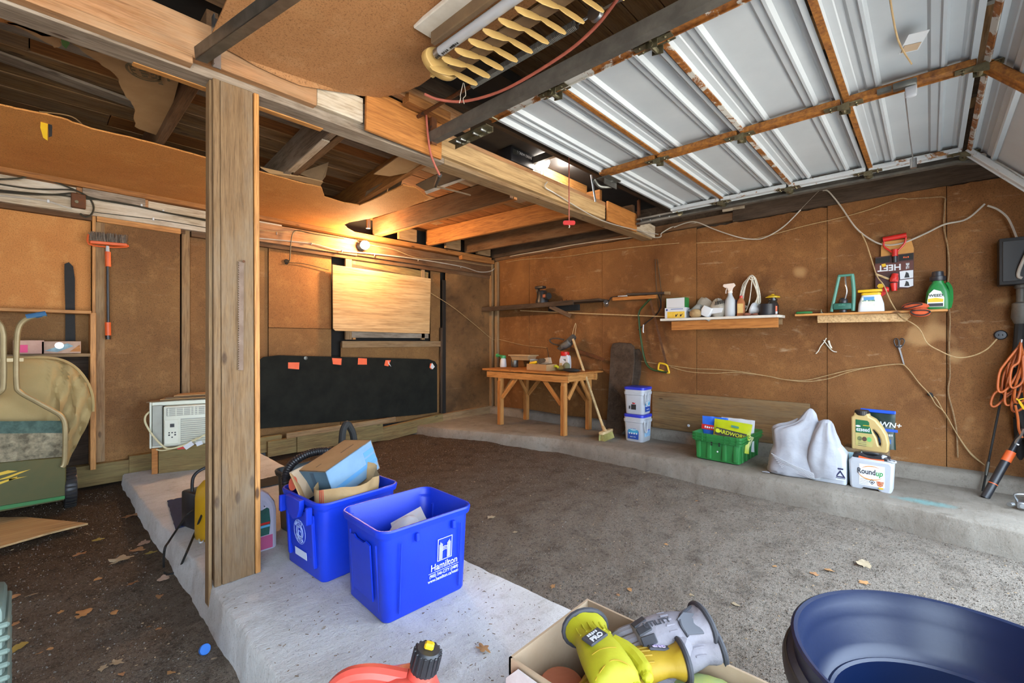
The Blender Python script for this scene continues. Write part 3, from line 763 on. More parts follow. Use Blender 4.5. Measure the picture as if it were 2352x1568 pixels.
# ---- opener with its lit lamp cover
op = thing('door_opener', 'black garage door opener with a lit clear lamp cover above the beam', 'garage door opener', (2.40, 2.13, 2.40))
B().box(2.46, 2.25, 2.475, .26, .14, .11, b=.012).obj('motor_housing', MT['black_pl'], op, world=True)
b = B()
for k in range(7): b.box(2.345+.010*k, 2.178, 2.49, .004, .006, .035)
b.obj('vents', MT['grey_metal'], op, world=True)
B().text('SCREW DRIVE', .026, frame_of((2.47, 2.177, 2.495), (1, 0, 0), (0, 0, 1))).obj('lettering', MT['print_w'], op, world=True)
gl = NT('clear_cover'); gl.p.inputs['Transmission Weight'].default_value = .9; gl.p.inputs['IOR'].default_value = 1.25
MT['clear'] = gl.fin('#eef2f4', .12)
B().loft([(0, .11, .09, .015), (.02, .13, .11, .02), (.07, .11, .10, .02), (.085, .07, .07, .02)], 4, frame_of((2.66, 2.27, 2.47), (1, 0, 0), (0, 0, 1))).obj('lamp_cover', MT['clear'], op, world=True)
MT['lamp_white'] = emis('lamp_white', '#fff4e6', 30)
B().lathe([(.008, -.05), (.034, -.036), (.046, .0), (.036, .035), (.018, .06)], 16, T(2.66, 2.165, 2.48) @ RX(80)).obj('lamp_bulb', MT['lamp_white'], op, world=True)
board('hanger_strap', (2.2, 2.20, 2.537), (2.75, 2.20, 2.537), .03, .012, MT['steel'], op, up=(0, 1, 0))
lp = bpy.data.lights.new('opener_light', 'POINT'); lp.energy = OPENER_W; lp.color = (1, .93, .84); lp.shadow_soft_size = .03
lo_ = put('opener_light', lp, op, T(2.88, 2.11, 2.48), world=True)
board('backing_board', (2.78, 2.26, 2.465), (3.40, 2.26, 2.465), .12, .02, MT['wood_pine'], op)
B().box(2.581, .80, 2.49, .03, 2.9, .05).obj('drive_rail', MT['track'], op, world=True)
rh = thing('release_cord', 'red pull handle hanging on a pink cord from the door opener', 'pull cord', (2.67, 1.85, 2.1))
c1 = BW(1307, 370, 1.86); c2 = BW(1307, 508, 1.86)
B().tube([Vector((c1.x, c1.y, 2.475)), c1, c2+Vector((0, 0, -.02))], .0045, 6).obj('cord', MT['cord_pink'], rh, world=True)
M = frame_of(c2+Vector((0, 0, -.012)), (CS, -SN, 0), (0, 0, 1))
B().loft([(-.008, .085, .03, .012), (.008, .085, .03, .012)], 4, M).obj('handle', MT['red_pl'], rh, world=True)
B().tube([c2+Vector((0, 0, -.025)), c2+Vector((.006, 0, -.035)), c2+Vector((0, 0, -.045))], .004, 6).obj('knot', MT['rope_w'], rh, world=True)
wl_ = [BW(1257, 418, 2.04), BW(1252, 430, 2.035), BW(1280, 447, 2.035), BW(1380, 505, 2.03), BW(1470, 530, 2.03), BW(1512, 538, 2.03)]
tag(B().tube(wl_, .004, 6, k=5).obj('cable', MT['cable_w']), 'thin pale wire running down the face of the main beam', 'cable')

# ---- hardboard ceiling sheets and scraps
def sag_sheet(name, outline, mat, label, cat, th=.008, group=None, zf=None):
    # outline: points (x, y) ; zf(x, y) gives the height; triangulated as a filled shape then lifted
    b = B().flat(outline, th)
    bm = bmesh.new(); me = bpy.data.meshes.new('tmp'); me.from_pydata(b.v, [], b.f); bm.from_mesh(me); bpy.data.meshes.remove(me)
    for k in range(9):
        bmesh.ops.bisect_plane(bm, geom=bm.verts[:]+bm.edges[:]+bm.faces[:], plane_co=(-.6+.4*k, 0, 0), plane_no=(1, 0, 0))
        bmesh.ops.bisect_plane(bm, geom=bm.verts[:]+bm.edges[:]+bm.faces[:], plane_co=(0, 1.2+.4*k, 0), plane_no=(0, 1, 0))
    for v in bm.verts: v.co.z += zf(v.co.x, v.co.y)
    b = B().bm(bm)
    return solo(b, name, mat, label, cat, group=group, smooth=60)
# sagging sheet along the back-left: torn front edge
def px(lst, z): return [tuple(G(u_, v_, z)[:2]) for u_, v_ in lst]
def torn(lst, amp=.012, n=5, seed=1):
    out = []
    for i in range(len(lst)-1):
        a = Vector(lst[i]).to_2d(); c = Vector(lst[i+1]).to_2d(); nn = (c-a).orthogonal().normalized()
        for k in range(n):
            t_ = k/n; out.append(tuple(a.lerp(c, t_) + nn*amp*nz(i*3.1+k*.77, seed, 0, 1.7)))
    out.append(tuple(lst[-1])); return out
zs = 2.262
fr = px([(-60, 235), (0, 246), (60, 258), (140, 275), (210, 300), (300, 320), (390, 343), (475, 366), (590, 396), (700, 425), (738, 432), (745, 455), (790, 468), (825, 474)], zs-.008)
rgt = px([(858, 458), (925, 425), (955, 432), (985, 455), (930, 480), (870, 495), (848, 500), (802, 508), (790, 515), (800, 525)], zs)
out = torn(fr, .014, 5, 3) + torn(rgt, .010, 4, 8) + [(2.32, 4.40), (1.5, 4.42), (.6, 4.42), (-.8, 4.42)]
MT['hb_sag'] = hardboard('hardboard_sagging', '#d2924f', '#bf7d3e', '#d99c58', .1, 6)
sag_sheet('hardboard_sheet', out, MT['hb_sag'], 'large sagging orange-brown hardboard ceiling sheet with a torn front edge', 'hardboard sheet', zf=lambda x, y: zs + .0 - .012*math.sin(max(0, min(1, (4.4-y)/.9))*3.1))
# sheet above the front of the island
zp = 2.425
def zpf(x, y):
    S_ = .135+.03*math.sin(math.pi*max(0, min(1, (x-.5)/.6))) if x < .82 else .165-.26*(x-.82)
    return zp - max(.03, S_)*max(0, min(1, (y-1.05)/1.0))**1.4
out = torn([(.47, 2.04), (.9, 2.04), (1.12, 2.04), (1.20, 2.03), (1.25, 1.99), (1.29, 1.93), (1.315, 1.85)], .008, 5, 5) + [(1.315, 1.80), (1.315, 1.0), (1.315, -.6), (.48, -.6)]
sag_sheet('hardboard_sheet', out, MT['hb_ceil'], 'flat brown hardboard ceiling sheet in front of the main beam', 'hardboard sheet', zf=zpf)
# torn hardboard and cardboard hanging behind the beam at the left
zt = 2.33
o2 = px([(-40, 15), (120, 58), (300, 118), (320, 132)], zt) + torn(px([(300, 140), (250, 128), (200, 112), (150, 86), (95, 80), (40, 60), (-40, 42)], zt), .012, 5, 2)
sag_sheet('hardboard_sheet', o2, MT['hb_orange'], 'torn strip of orange hardboard hanging behind the beam at its far end from the door', 'hardboard sheet', zf=lambda x, y: zt)
zk = 2.33
cs = thing('cardboard_scrap', 'torn pale cardboard with a faded round stamp hanging beside the post', 'cardboard', tuple(G(340, 200, zk)))
o3 = torn(px([(10, 50), (60, 72), (130, 112), (150, 88), (200, 125), (245, 155), (270, 180), (285, 215), (308, 240), (308, 285), (362, 305)], zk), .012, 5, 6) + px([(392, 255), (415, 170), (250, 100), (120, 62)], zk)
b = B().flat(o3, .005)
b.v = [(x, y, z+zk-.03*max(0, y-2.7)) for x, y, z in b.v]
b.obj('corrugated_sheet', MT['card'], cs, world=True, smooth=0)
pc = G(330, 166, zk-.014)
M = frame_of(pc, (.35, .94, 0), (-.94, .35, 0))
M = frame_of(pc, (0.30, 0.95, 0), (.95, -.30, 0))
ring = [(.075*math.cos(RAD(a)), .062*math.sin(RAD(a))) for a in range(0, 360, 12)]
MT['ink'] = plain('faded_ink', '#5d5138', .9, 0, '#75664a', 30)
B().flat([ring, [(a*.86, c*.86) for a, c in ring]], .001, M).flat([[(a*.74, c*.74) for a, c in ring], [(a*.68, c*.68) for a, c in ring]], .001, M).text((4,), .045, M, t=.001).text((1, 1, 1,), .03, M @ T(0, .03, 0), t=.001).text((1, 1, 1,), .03, M @ T(0, -.035, 0), t=.001).obj('stamp_print', MT['ink'], cs, world=True)
pc = G(360, 168, zk-.014)
B().text((5, 4,), .040, frame_of(pc, (-.30, -.95, 0), (-.95, .30, 0)), t=.001, bold=.001).text((4, 6,), .018, frame_of(pc+Vector((.035, -.01, 0)), (-.30, -.95, 0), (-.95, .30, 0)), t=.001).obj('lettering', MT['ink'], cs, world=True)
for pts, lab in ((((140, 92), (150, 80), (160, 100), (152, 112), (143, 104)), 'bright green plastic scrap poking from the torn cardboard, nearer the left edge'), (((208, 90), (232, 82), (228, 95), (210, 96)), 'green plastic scrap tucked under the beam beside the torn cardboard')):
    tag(B().flat(px(pts, zk-.02), .004, T(0, 0, zk-.02)).obj('green_scrap', MT['green_pl']), lab, 'plastic scrap')
# wasp-yellow torn paper hanging at the sheet edge
p = G(105, 288, 2.25)
yb = thing('paper_scrap', 'yellow and black torn paper scrap hanging from the sagging sheet', 'paper scrap', tuple(p))
M = frame_of(p, (1, .1, 0), (0, .1, 1))
B().flat([(-.016, .06), (.008, .07), (.008, .02), (.006, -.04), (.006, -.08), (-.010, -.07), (-.020, -.02)], .002, M).obj('yellow_part', MT['yellow_pl'], yb, world=True, smooth=0)
B().flat([(.008, .05), (.018, .04), (.024, 0), (.022, -.05), (.010, -.06), (.010, -.03)], .002, M).obj('dark_part', MT['black_mat'], yb, world=True, smooth=0)
# thin splinter strips on the torn edge
st = thing('splinter_strip', 'long pale splinters lying along the torn sheet edge', 'splinters', tuple(G(160, 275, 2.27)))
for k, (a, c, e) in enumerate((((70, 262), (130, 268), (205, 300)), ((90, 256), (165, 268), (198, 298)), ((120, 282), (220, 300), (330, 325)))):
    b = B().tube([G(*a, 2.285), G(*c, 2.295), G(*e, 2.275)], .006, 5, k=6, flat=.4).obj('splinter', MT['card'], st, world=True)
# cardboard pieces lying over the torn edge towards the window
def scrap(name, pts, mat, label, cat='cardboard', th=.006, parts=()):
    c = sum((Vector(p) for p in pts), Vector())/len(pts)
    n3 = (Vector(pts[1])-Vector(pts[0])).cross(Vector(pts[2])-Vector(pts[0])).normalized()
    if n3.z > 0: n3 = -n3
    k = len(pts); vs = [Vector(p) for p in pts] + [Vector(p)-n3*th for p in pts]
    b = B().add(vs, [tuple(range(k)), tuple(range(k, 2*k))[::-1]] + [(i, (i+1) % k, (i+1) % k+k, i+k) for i in range(k)])
    return tag(b.obj(name, mat, smooth=0), label, cat)
scrap('cardboard_scrap', [G(598, 385, 2.29), G(700, 408, 2.275), G(742, 418, 2.275), G(735, 428, 2.265), G(620, 398, 2.268)], MT['card'], 'curled cardboard strip with printed edge on the sagging sheet by the post')
scrap('cardboard_scrap', [G(684, 398, 2.30), G(755, 372, 2.42), G(748, 405, 2.33), G(738, 418, 2.28)], MT['card_dark'], 'dark cardboard flap standing on the torn sheet edge')
scrap('cardboard_scrap', [G(858, 400, 2.29), G(930, 350, 2.29), G(1000, 360, 2.285), G(945, 395, 2.28), G(895, 405, 2.285)], MT['card'], 'tan cardboard panel with faint print tucked under the joists')
scrap('cardboard_scrap', [G(828, 478, 2.27), G(842, 440, 2.30), G(895, 412, 2.32), G(888, 445, 2.28)], MT['card_dark'], 'grey cardboard flap hanging at the torn corner of the sheet')
scrap('cardboard_scrap', [G(888, 448, 2.278), G(897, 412, 2.315), G(928, 398, 2.32), G(918, 436, 2.27)], MT['card_dark'], 'second grey cardboard flap, beside the one at the torn corner')
scrap('cardboard_scrap', [G(955, 425, 2.285), G(1030, 388, 2.285), G(1080, 402, 2.285), G(985, 442, 2.28)], MT['card_dark'], 'brown cardboard panel wedged between joists near the pink plug')
scrap('metal_strip', [G(975, 440, 2.278), G(1085, 402, 2.278), G(1086, 406, 2.275), G(980, 446, 2.275)], MT['white_paint'], 'peeling white strip along a cardboard edge under the joists', 'strip', .004)
tag(B().cyl((2.36, 4.22, 2.29), (2.36, 4.22, 2.44), .022, n=14).obj('metal_tube', MT['steel']), 'short shiny metal tube standing in the ceiling gap above the bulb', 'tube')
# ================================================================ BACK WALL AND LEFT BAY
def bw(lst, Y): return [BW(a, c, Y) for a, c in lst]
def xz(lst, Y): return [(BW(a, c, Y).x, BW(a, c, Y).z) for a, c in lst]
MXZ = lambda Y: Matrix(((1,0,0,0), (0,0,-1,Y), (0,1,0,0), (0,0,0,1)))     # outlines in x-z, thickness towards the room
def wallflat(pts, Y, t, mat, name, parent=None, world=True, bev=0):
    return B().flat(pts, t, MXZ(Y), bev).obj(name, mat, parent, world=True if parent else False, smooth=0)
# tall hardboard leaf with its wood edge
tp = thing('hardboard_leaf', 'tall narrow hardboard panel with the broom hanging on it', 'hardboard panel', (.57, 4.46, .23))
B().box(.575, 4.455, 1.125, .495, .02, 1.79, b=.002).obj('board', MT['hb_back'], tp, world=True, smooth=0)
board('top_rail', (.325, 4.438, 2.025), (.825, 4.438, 2.02), .045, .02, MT['wood_pine'], tp)
board('edge_strip', (.345, 4.440, .25), (.345, 4.440, 2.0), .05, .012, MT['wood_worn'], tp, up=(1, 0, 0))
# open shelves in the left alcove
sh = thing('shelf_unit', 'rough wooden wall shelves in the alcove behind the canvas bag', 'shelf', (0, 4.42, .23))
board('upright', (.30, 4.40, .22), (.30, 4.40, 1.335), .03, .12, MT['wood_pine'], sh, up=(1, 0, 0))
board('upright_edge', (.312, 4.455, 1.33), (.312, 4.455, 2.04), .02, .03, MT['wood_pine'], sh, up=(1, 0, 0))
board('shelf_board', (-.9, 4.405, 1.335), (.29, 4.405, 1.335), .022, .17, MT['wood_pine'], sh)
board('shelf_board', (-.9, 4.405, 1.035), (.285, 4.405, 1.035), .022, .17, MT['wood_worn'], sh)
B().box(-.3, 4.485, .62, 1.17, .01, .8).obj('back_panel', MT['wood_dark'], sh, world=True)
B().box(-.3, 4.485, 1.19, 1.17, .01, .28).obj('back_panel', MT['hb_back'], sh, world=True)
zb = 1.048
bx = thing('box', 'small pale box with a pink patch on the lower alcove shelf', 'box', (.02, 4.38, zb))
B().box(-.03, 0, .045, .14, .12, .09, b=.002).obj('carton', plain('box_pinkish', '#c9a08c', .6, 0, '#b58a78', 9), bx)
B().box(-.06, -.0615, .035, .05, .002, .05).obj('pink_patch', plain('hot_pink', '#e0467c', .6), bx)
bx = thing('box', 'long printed box with dark picture on the lower alcove shelf', 'box', (.15, 4.38, zb))
B().box(-.008, 0, .042, .19, .12, .084, b=.002).obj('carton', plain('box_brown', '#8d6650', .5, 0, '#a88468', 14), bx)
B().flat([(-.09, .02), (.02, .07), (.05, .05), (-.03, .01)], .0015, MXZ(-.0612)).obj('print_shape', plain('print_teal', '#4f6e78', .5, 0, '#7b98a0', 30), bx)
B().flat([(.03, .012), (.08, .06), (.085, .012)], .0015, MXZ(-.0612)).obj('print_shape', MT['wood_apron'], bx)
B().lathe([(.022, 0), (.022, .002)], 18, T(-.02, -.061, .055) @ RX(90)).obj('print_shape', MT['steel'], bx)
blk = xz([(148, 606), (158, 602), (168, 612), (172, 640), (172, 730), (174, 815), (150, 815), (150, 700), (148, 640)], 4.47)
tag(wallflat(blk, 4.475, .012, MT['black_mat'], 'rubber_strip'), 'tall black rubber strip standing on the alcove shelf', 'strip')
# window cover
wc = xz([(764, 608), (989, 640), (986, 766), (770, 759), (765, 754)], 4.42)
tag(wallflat(wc, 4.43, .014, MT['wood_ply'], 'plywood_board', bev=.001), 'pale plywood board covering the small window', 'plywood board')
# black board with orange stickers
kb = thing('blackboard', 'long black board with orange stickers leaning on the back wall', 'board', (2.4, 4.42, .24))
B().flat(xz([(593, 830), (606, 820), (640, 816), (985, 825), (999, 830), (1004, 838), (1004, 946), (960, 952), (594, 984)], 4.41), .016, MXZ(4.425), .002).obj('panel', plain('black_board', '#121312', .85, 0, '#22231f', 5, .8, spec=.1), kb, world=True, smooth=0)
for pts in ([(662, 832), (688, 832), (687, 848), (662, 846)], [(763, 822), (785, 823), (784, 838), (765, 836)], [(823, 822), (843, 823), (843, 837), (822, 837)], [(886, 827), (898, 827), (892, 841), (883, 839)], [(989, 834), (995, 836), (991, 848), (987, 844)]):
    wallflat(xz(pts, 4.405), 4.4085, .0015, MT['orange_tape'], 'sticker', kb)
for pts in ([(891, 827), (899, 842), (893, 836)], [(993, 833), (999, 842), (994, 848), (989, 843)]):
    wallflat(xz(pts, 4.402), 4.407, .0015, MT['print_w'], 'sticker_backing', kb)
p = BW(703, 822, 4.40)
B().lathe([(.014, 0), (.018, .004), (.010, .006)], 12, T(p.x, 4.409, p.z) @ RX(90)).obj('grommet', MT['grey_metal'], kb, world=True)
# black strip painting the shade of the open gap beside the corner panel
board('corner_gap_shade', (3.525, 4.45, .2), (3.525, 4.45, 1.9), .05, .012, MT['black_gap'], wb, up=(1, 0, 0))

# bulb in a porcelain holder
lb_ = thing('wall_bulb', 'lit bare bulb on the ledger above the small window', 'lamp', (2.385, 4.42, 2.14))
B().lathe([(.05, 0), (.052, .012), (.04, .022), (.025, .03), (.02, .035)], 20, RX(90)).obj('lamp_holder', MT['black_pl'], lb_)
MT['bulb_glow'] = emis('bulb_glow', '#ffdcab', 14)
B().lathe([(.014, .030), (.018, .040), (.038, .06), (.047, .085), (.040, .115), (.018, .130), (.001, .132)], 18, RX(90)).obj('bulb', MT['bulb_glow'], lb_)
lp = bpy.data.lights.new('bulb_light', 'POINT'); lp.energy = BULB_W; lp.color = (1, .60, .28); lp.shadow_soft_size = .04
put('bulb_light', lp, lb_, T(0, -.19, 0))

# cables along the ledger
def cable(name, pts, r, mat, label, cat='cable', k=6, group=None):
    return tag(B().tube(pts, r, 6, k=k).obj(name, mat), label, cat, group)
YC = 4.405
cable('cable', bw([(585, 546), (660, 553), (720, 560), (780, 575), (860, 583), (960, 595), (1060, 612), (1100, 624), (1128, 622), (1140, 610), (1146, 600)], YC) + [RW(1175, 588, 4.375), RW(1250, 575, 4.375), RW(1330, 560, 4.375), RW(1450, 545, 4.37), RW(1512, 545, 4.36), RW(1520, 535, 4.36), RW(1548, 520, 4.38), RW(1600, 512, 4.38)], .006, MT['cable_w'], 'thick white cable running under the bulb into the corner')
cable('cable', bw([(588, 527), (640, 532), (700, 533), (790, 548), (850, 562), (905, 573), (960, 592), (1040, 598), (1120, 610), (1140, 607)], YC) + [RW(1200, 596, 4.375), RW(1290, 590, 4.375), RW(1378, 577, 4.375), RW(1470, 566, 4.375), RW(1560, 558, 4.38)], .0035, MT['twine'], 'thin tan wire above the white cable on the back wall')
cable('cable', bw([(656, 600), (665, 598), (668, 560), (678, 530), (720, 537), (790, 548)], YC-.004), .0045, MT['cable_b'], 'short dark wire looping down to the hole left of the window')
cable('cable', bw([(660, 603), (700, 606), (755, 620)], 4.47), .0035, MT['cable_b'], 'thin dark wire from the wall hole to the plywood board')
cable('cable', bw([(985, 670), (1040, 705), (1090, 745), (1130, 778)], 4.42) + [RW(1150, 780, 4.38), RW(1200, 792, 4.38), RW(1255, 798, 4.38)], .0035, MT['twine'], 'thin tan wire slanting from the plywood board across the corner')
tag(B().flat([(.022*math.cos(a*.7)*(1+.3*math.sin(a*2.3)), .026*math.sin(a*.7)) for a in range(9)], .006, MXZ(4.487) @ T(BW(658, 601, 4.487).x, BW(658, 601, 4.487).z, 0)).obj('wall_hole', MT['black_gap']), 'ragged black hole in the hardboard left of the window', 'hole')
for i, (pts, r) in enumerate((([(-30, 412), (40, 410), (80, 402), (120, 415), (180, 440), (205, 455), (215, 475), (210, 492), (196, 498), (184, 490)], .006),
                              ([(-30, 418), (60, 432), (110, 435), (165, 436), (190, 445), (200, 452)], .0055),
                              ([(-30, 434), (60, 443), (120, 447), (165, 444), (185, 448), (235, 460), (300, 470), (380, 488), (475, 505)], .007),
                              ([(-30, 438), (70, 446), (140, 448), (185, 455), (240, 460), (310, 472), (400, 492), (475, 507)], .006))):
    cable('cable', bw(pts, YC-.004*i), r, MT['cable_b'], ['dark cable arching up and hanging in a loop at the rusty box', 'upper straight dark cable on the whitewashed ledger', 'thick dark cable clipped along the whitewashed ledger to the post', 'lower dark cable twisted beside the thick one on the ledger'][i])
cable('cable', bw([(-30, 446), (60, 455), (110, 462), (150, 475), (165, 478)], YC), .006, MT['cable_w'], 'pale cable with a white clip at the far left of the ledger')
cable('cable', bw([(215, 487), (300, 497), (380, 507), (475, 523)], YC+.005), .003, MT['cable_b'], 'thin dark wire low on the whitewashed ledger')
p = BW(180, 462, 4.40)
jb = thing('junction_box', 'small rusty metal box on the whitewashed ledger', 'junction box', tuple(p))
B().box(0, 0, 0, .075, .035, .10, b=.004).obj('box_body', MT['iron_rust'], jb)
B().cyl((-.01, -.018, -.01), (-.01, -.026, -.01), .010).obj('screw', MT['brass'], jb)
for nth, (u_, v_) in zip(('first', 'second', 'fourth', 'third, low-set,'), ((111, 462), (325, 472), (375, 485), (352, 503))):
    p = BW(u_, v_, 4.40); q = tag(B().box(p.x, 4.397, p.z, .012, .010, .022, b=.002).obj('cable_clip', MT['print_w']), 'small white cable clip on the whitewashed ledger, %s from the left' % nth, 'cable clip', 'white cable clips on the ledger')
for k, u_ in enumerate((635, 715, 785, 860, 960, 1058)):
    v_ = (536, 560, 577, 586, 597, 613)[k]; p = BW(u_, v_, 4.40)
    tag(B().box(p.x, 4.398, p.z, .008, .012, .026, b=.002).obj('cable_staple', MT['steel']), 'tiny metal staple on the white cable, %s to the right of the post' % ('first', 'second', 'third', 'fourth', 'fifth', 'last')[k], 'staple', 'staples on the white cable')

# broom with telescopic handle hung on the leaf
p = BW(247, 555, 4.40)
br = thing('broom', 'push broom with orange and black telescopic handle hanging upside down', 'broom', tuple(p))
def bpt(u_, v_): return BW(u_, v_, 4.40)
B().tube([bpt(203, 538), bpt(204, 560), bpt(246, 567), bpt(291, 567), bpt(292, 562)], .006, 6, k=3).obj('head_frame', MT['orange_pl'], br, world=True)
a = bpt(206, 556); c = bpt(291, 563)
B().box(0, 0, 0, (c-a).length, .035, .022, M=frame_of((a+c)/2, c-a, (0, 1, 0)), b=.004).obj('brush_block', MT['orange_pl'], br, world=True)
bris = B(); rnd = random.Random(3)
for k in range(260):
    t_ = rnd.random(); o = a.lerp(c, t_) + Vector((0, rnd.uniform(-.015, .015), .012)); e = o + Vector((rnd.uniform(-.012, .012), rnd.uniform(-.02, .012), rnd.uniform(.045, .068)))
    bris.cyl(o, e, .0022, .0016, 3)
MT['bristle'] = plain('grey_bristle', '#5c5148', .9, 0, '#7a6c5e', 60)
o = bris.obj('bristles', MT['bristle'], br, world=True); o['kind'] = 'stuff'
B().cyl(bpt(247, 565), bpt(247, 580), .010, .012).obj('ferrule', MT['white_pl'], br, world=True)
for (v0, v1, r, mt) in ((578, 612, .017, 'orange_pl'), (612, 740, .009, 'black_pl'), (740, 770, .017, 'orange_pl'), (770, 779, .015, 'black_pl')):
    B().cyl(bpt(247.5, v0), bpt(248.5, v1), r, n=12).obj('handle_grip' if r > .01 else 'handle', MT[mt], br, world=True)

# air conditioner on its wooden plinth, cardboard on top
AM = T(.605, 4.195, .15) @ RZ(-20)
ab = thing('wooden_plinth', 'low plywood plinth under the air conditioner', 'wooden box', M=AM)
B().box(.25, .014, .095, .42, .024, .19, b=.002).obj('front_board', MT['wood_moss'], ab)
B().box(.018, .10, .095, .036, .20, .19, b=.002).obj('end_board', MT['wood_apron'], ab)
B().box(.23, .11, .183, .41, .17, .014).obj('top_board', MT['wood_worn'], ab)
ac = thing('air_conditioner', 'white window air conditioner standing on a plinth beside the post', 'air conditioner', M=AM @ T(-.01, -.02, .192))
FS = SCL(1, 1, 1.12)
MT['ac_white'] = plain('ac_white', '#dcdccb', .5, 0, '#cfcfbc', 4)
MT['ac_grey'] = plain('ac_grey', '#a8a89c', .55, 0, '#98988c', 6)
b = B(); b.box(.235, .12, .325, .46, .17, .03, b=.004).box(.235, .12, .008, .46, .17, .016).box(.005, .11, .17, .012, .20, .34, b=.003).box(.465, .12, .17, .012, .17, .34)
b.obj('case', MT['ac_white'], ac)
B().box(.045, .06, .165, .06, .10, .30, b=.004).obj('side_curtain', MT['ac_grey'], ac)
b = B().box(.27, .035, .160, .37, .09, .295, b=.010)
b.obj('front_panel', MT['ac_white'], ac)
for k in range(12): B().box(.315, -.013, .032+.0152*k, .245, .012, .007, b=.002).obj('louvre', MT['ac_white'], ac)
B().box(.315, -.009, .118, .25, .004, .185).obj('grille_back', MT['ac_grey'], ac)
B().box(.275, -.011, .265, .34, .008, .06, b=.003).obj('vent_recess', MT['ac_grey'], ac)
for k in range(8): B().box(.118+.045*k, -.016, .265, .006, .006, .055).obj('vent_vane', MT['ac_white'], ac)
for k in range(4): B().box(.275, -.015, .244+.014*k, .33, .005, .004).obj('vent_slat', MT['ac_white'], ac)
B().box(.275, -.017, .265, .008, .008, .06).obj('vent_divider', MT['ac_white'], ac)
pn = B().box(.135, -.013, .118, .085, .010, .18, b=.003).obj('control_panel', MT['ac_white'], ac)
B().box(.140, -.0188, .165, .026, .002, .026).obj('display', MT['black_pl'], pn)
for k in range(3):
    B().cyl((.122+.018*k, -.018, .112), (.122+.018*k, -.0205, .112), .005).obj('button', MT['black_pl'], pn)
for k in range(2): B().lathe([(.004, 0), (.006, .0), (.006, .003), (.004, .003)], 12, T(.122+.036*k, -.018, .095) @ RX(90)).obj('button', MT['black_pl'], pn)
B().cyl((.140, -.018, .078), (.140, -.0205, .078), .005).obj('button', MT['black_pl'], pn)
B().tube([(-.005, .03, .27), (-.022, .0, .24), (-.015, -.02, .19), (.03, -.03, .10), (.09, -.04, .02), (.13, -.045, .0), (.20, -.04, .01), (.29, -.035, .05), (.38, -.03, .10), (.45, -.025, .14)], .0065, 8, k=6).obj('power_cord', plain('cord_cream', '#c9bd94', .5), ac)
B().tube([(.05, -.035, -.0), (.10, -.042, -.010), (.22, -.043, .02), (.30, -.04, .065)], .005, 8, k=6).obj('cord_loop', plain('cord_cream2', '#c9bd94', .5), ac)
B().box(.245, -.045, .012, .06, .004, .035, M=T(.245, 0, .012) @ RY(-35) @ T(-.245, 0, -.012)).obj('tag', MT['print_w'], ac)
B().box(.31, -.045, .02, .04, .004, .03, M=T(.31, 0, .02) @ RY(-20) @ T(-.31, 0, -.02)).obj('tag', MT['print_w'], ac)
B().box(.20, -.040, -.002, .05, .004, .02).obj('red_tag', MT['red_pl'], ac)
for k, (x, z, wd_, dp, a, mt, nm) in enumerate(((.21, .316, .50, .16, 6, 'card_dark', 'lowest'), (.26, .327, .42, .18, -3, 'card', 'second'), (.27, .338, .40, .15, 4, 'card_dark', 'third'), (.30, .349, .34, .16, -2, 'card', 'top'))):
    tag(B().box(0, 0, 0, wd_, dp, .008, b=.002).obj('cardboard_sheet', MT[mt], None, AM @ T(x, .10, z+.222) @ RZ(a) @ RY(-1.2)), '%s folded cardboard sheet of the stack on the air conditioner' % nm, 'cardboard', 'cardboard stacked on the air conditioner')

# lawn sweeper with canvas bag at the left edge
YS = 3.98
def S(u_, v_, Y=YS): return BW(u_, v_, Y)
ls = thing('lawn_sweeper', 'green lawn sweeper with a big tan canvas bag and tubular handle', 'lawn sweeper', (-.05, YS, .08))
MT['canvas'] = plain('tan_canvas', '#ab9364', .9, 0, '#a0895a', 4, .6, .3, 140)
MT['fabric_grey'] = plain('mottled_fabric', '#b0a284', .95, 0, '#5e5644', 22, .6, .5, 60)
MT['fabric_teal'] = plain('teal_fabric', '#5d7468', .95, 0, '#3c4e46', 24, .7, .5, 60)
MT['green_metal'] = plain('green_metal', '#62521f', .6, .1, '#4a4a20', 3, .9)
edge = [(820, 100), (826, 140), (840, 168), (862, 190), (890, 206), (920, 213), (945, 213), (970, 206), (1000, 192), (1030, 178), (1055, 166), (1075, 158)]
def bag(i, j):
    v_ = 820 + 255*j
    for (a0, u0), (a1, u1) in zip(edge, edge[1:]):
        if a0 <= v_ <= a1: ur = u0 + (u1-u0)*(v_-a0)/(a1-a0)
    u_ = -120 + (ur+120)*i
    p = S(u_, v_, YS+.10)
    fold = (.030*math.sin((u_-100)*.15 + (v_-820)*.045) + .012*math.sin(u_*.31))*max(0, min(1, (u_-90)/50)) + .006*math.sin(u_*.05+v_*.02)
    return (p.x, YS + .10 + .10*(i**3) - .03*math.sin(math.pi*min(1, j*1.1)) + fold, p.z)
B().grid(bag, 44, 30, 0).obj('canvas_bag', MT['canvas'], ls, world=True, smooth=80)
hp = [S(-120, 824, YS+.10)]+[S(u_+1, v_, YS+.10+.07*max(0, min(1, (u_-60)/150))) for v_, u_ in [(821, 20), (821, 60)]+edge[:7]]
B().tube(hp, .008, 6, k=4).obj('bag_hoop', MT['canvas'], ls, world=True)
B().grid(lambda i, j: (S(-120+268*i, 1062-68*j).x, YS-.01+.012*math.sin(i*9), S(-120+268*i, 1062-68*j).z), 20, 5, .0).obj('mottled_panel', MT['fabric_grey'], ls, world=True)
B().grid(lambda i, j: (S(-120+268*i, 994-28*j).x, YS-.012+.010*math.sin(i*9), S(-120+268*i, 994-28*j).z), 20, 3, .0).obj('teal_band', MT['fabric_teal'], ls, world=True)
a = S(-120, 1172); c = S(149, 1055)
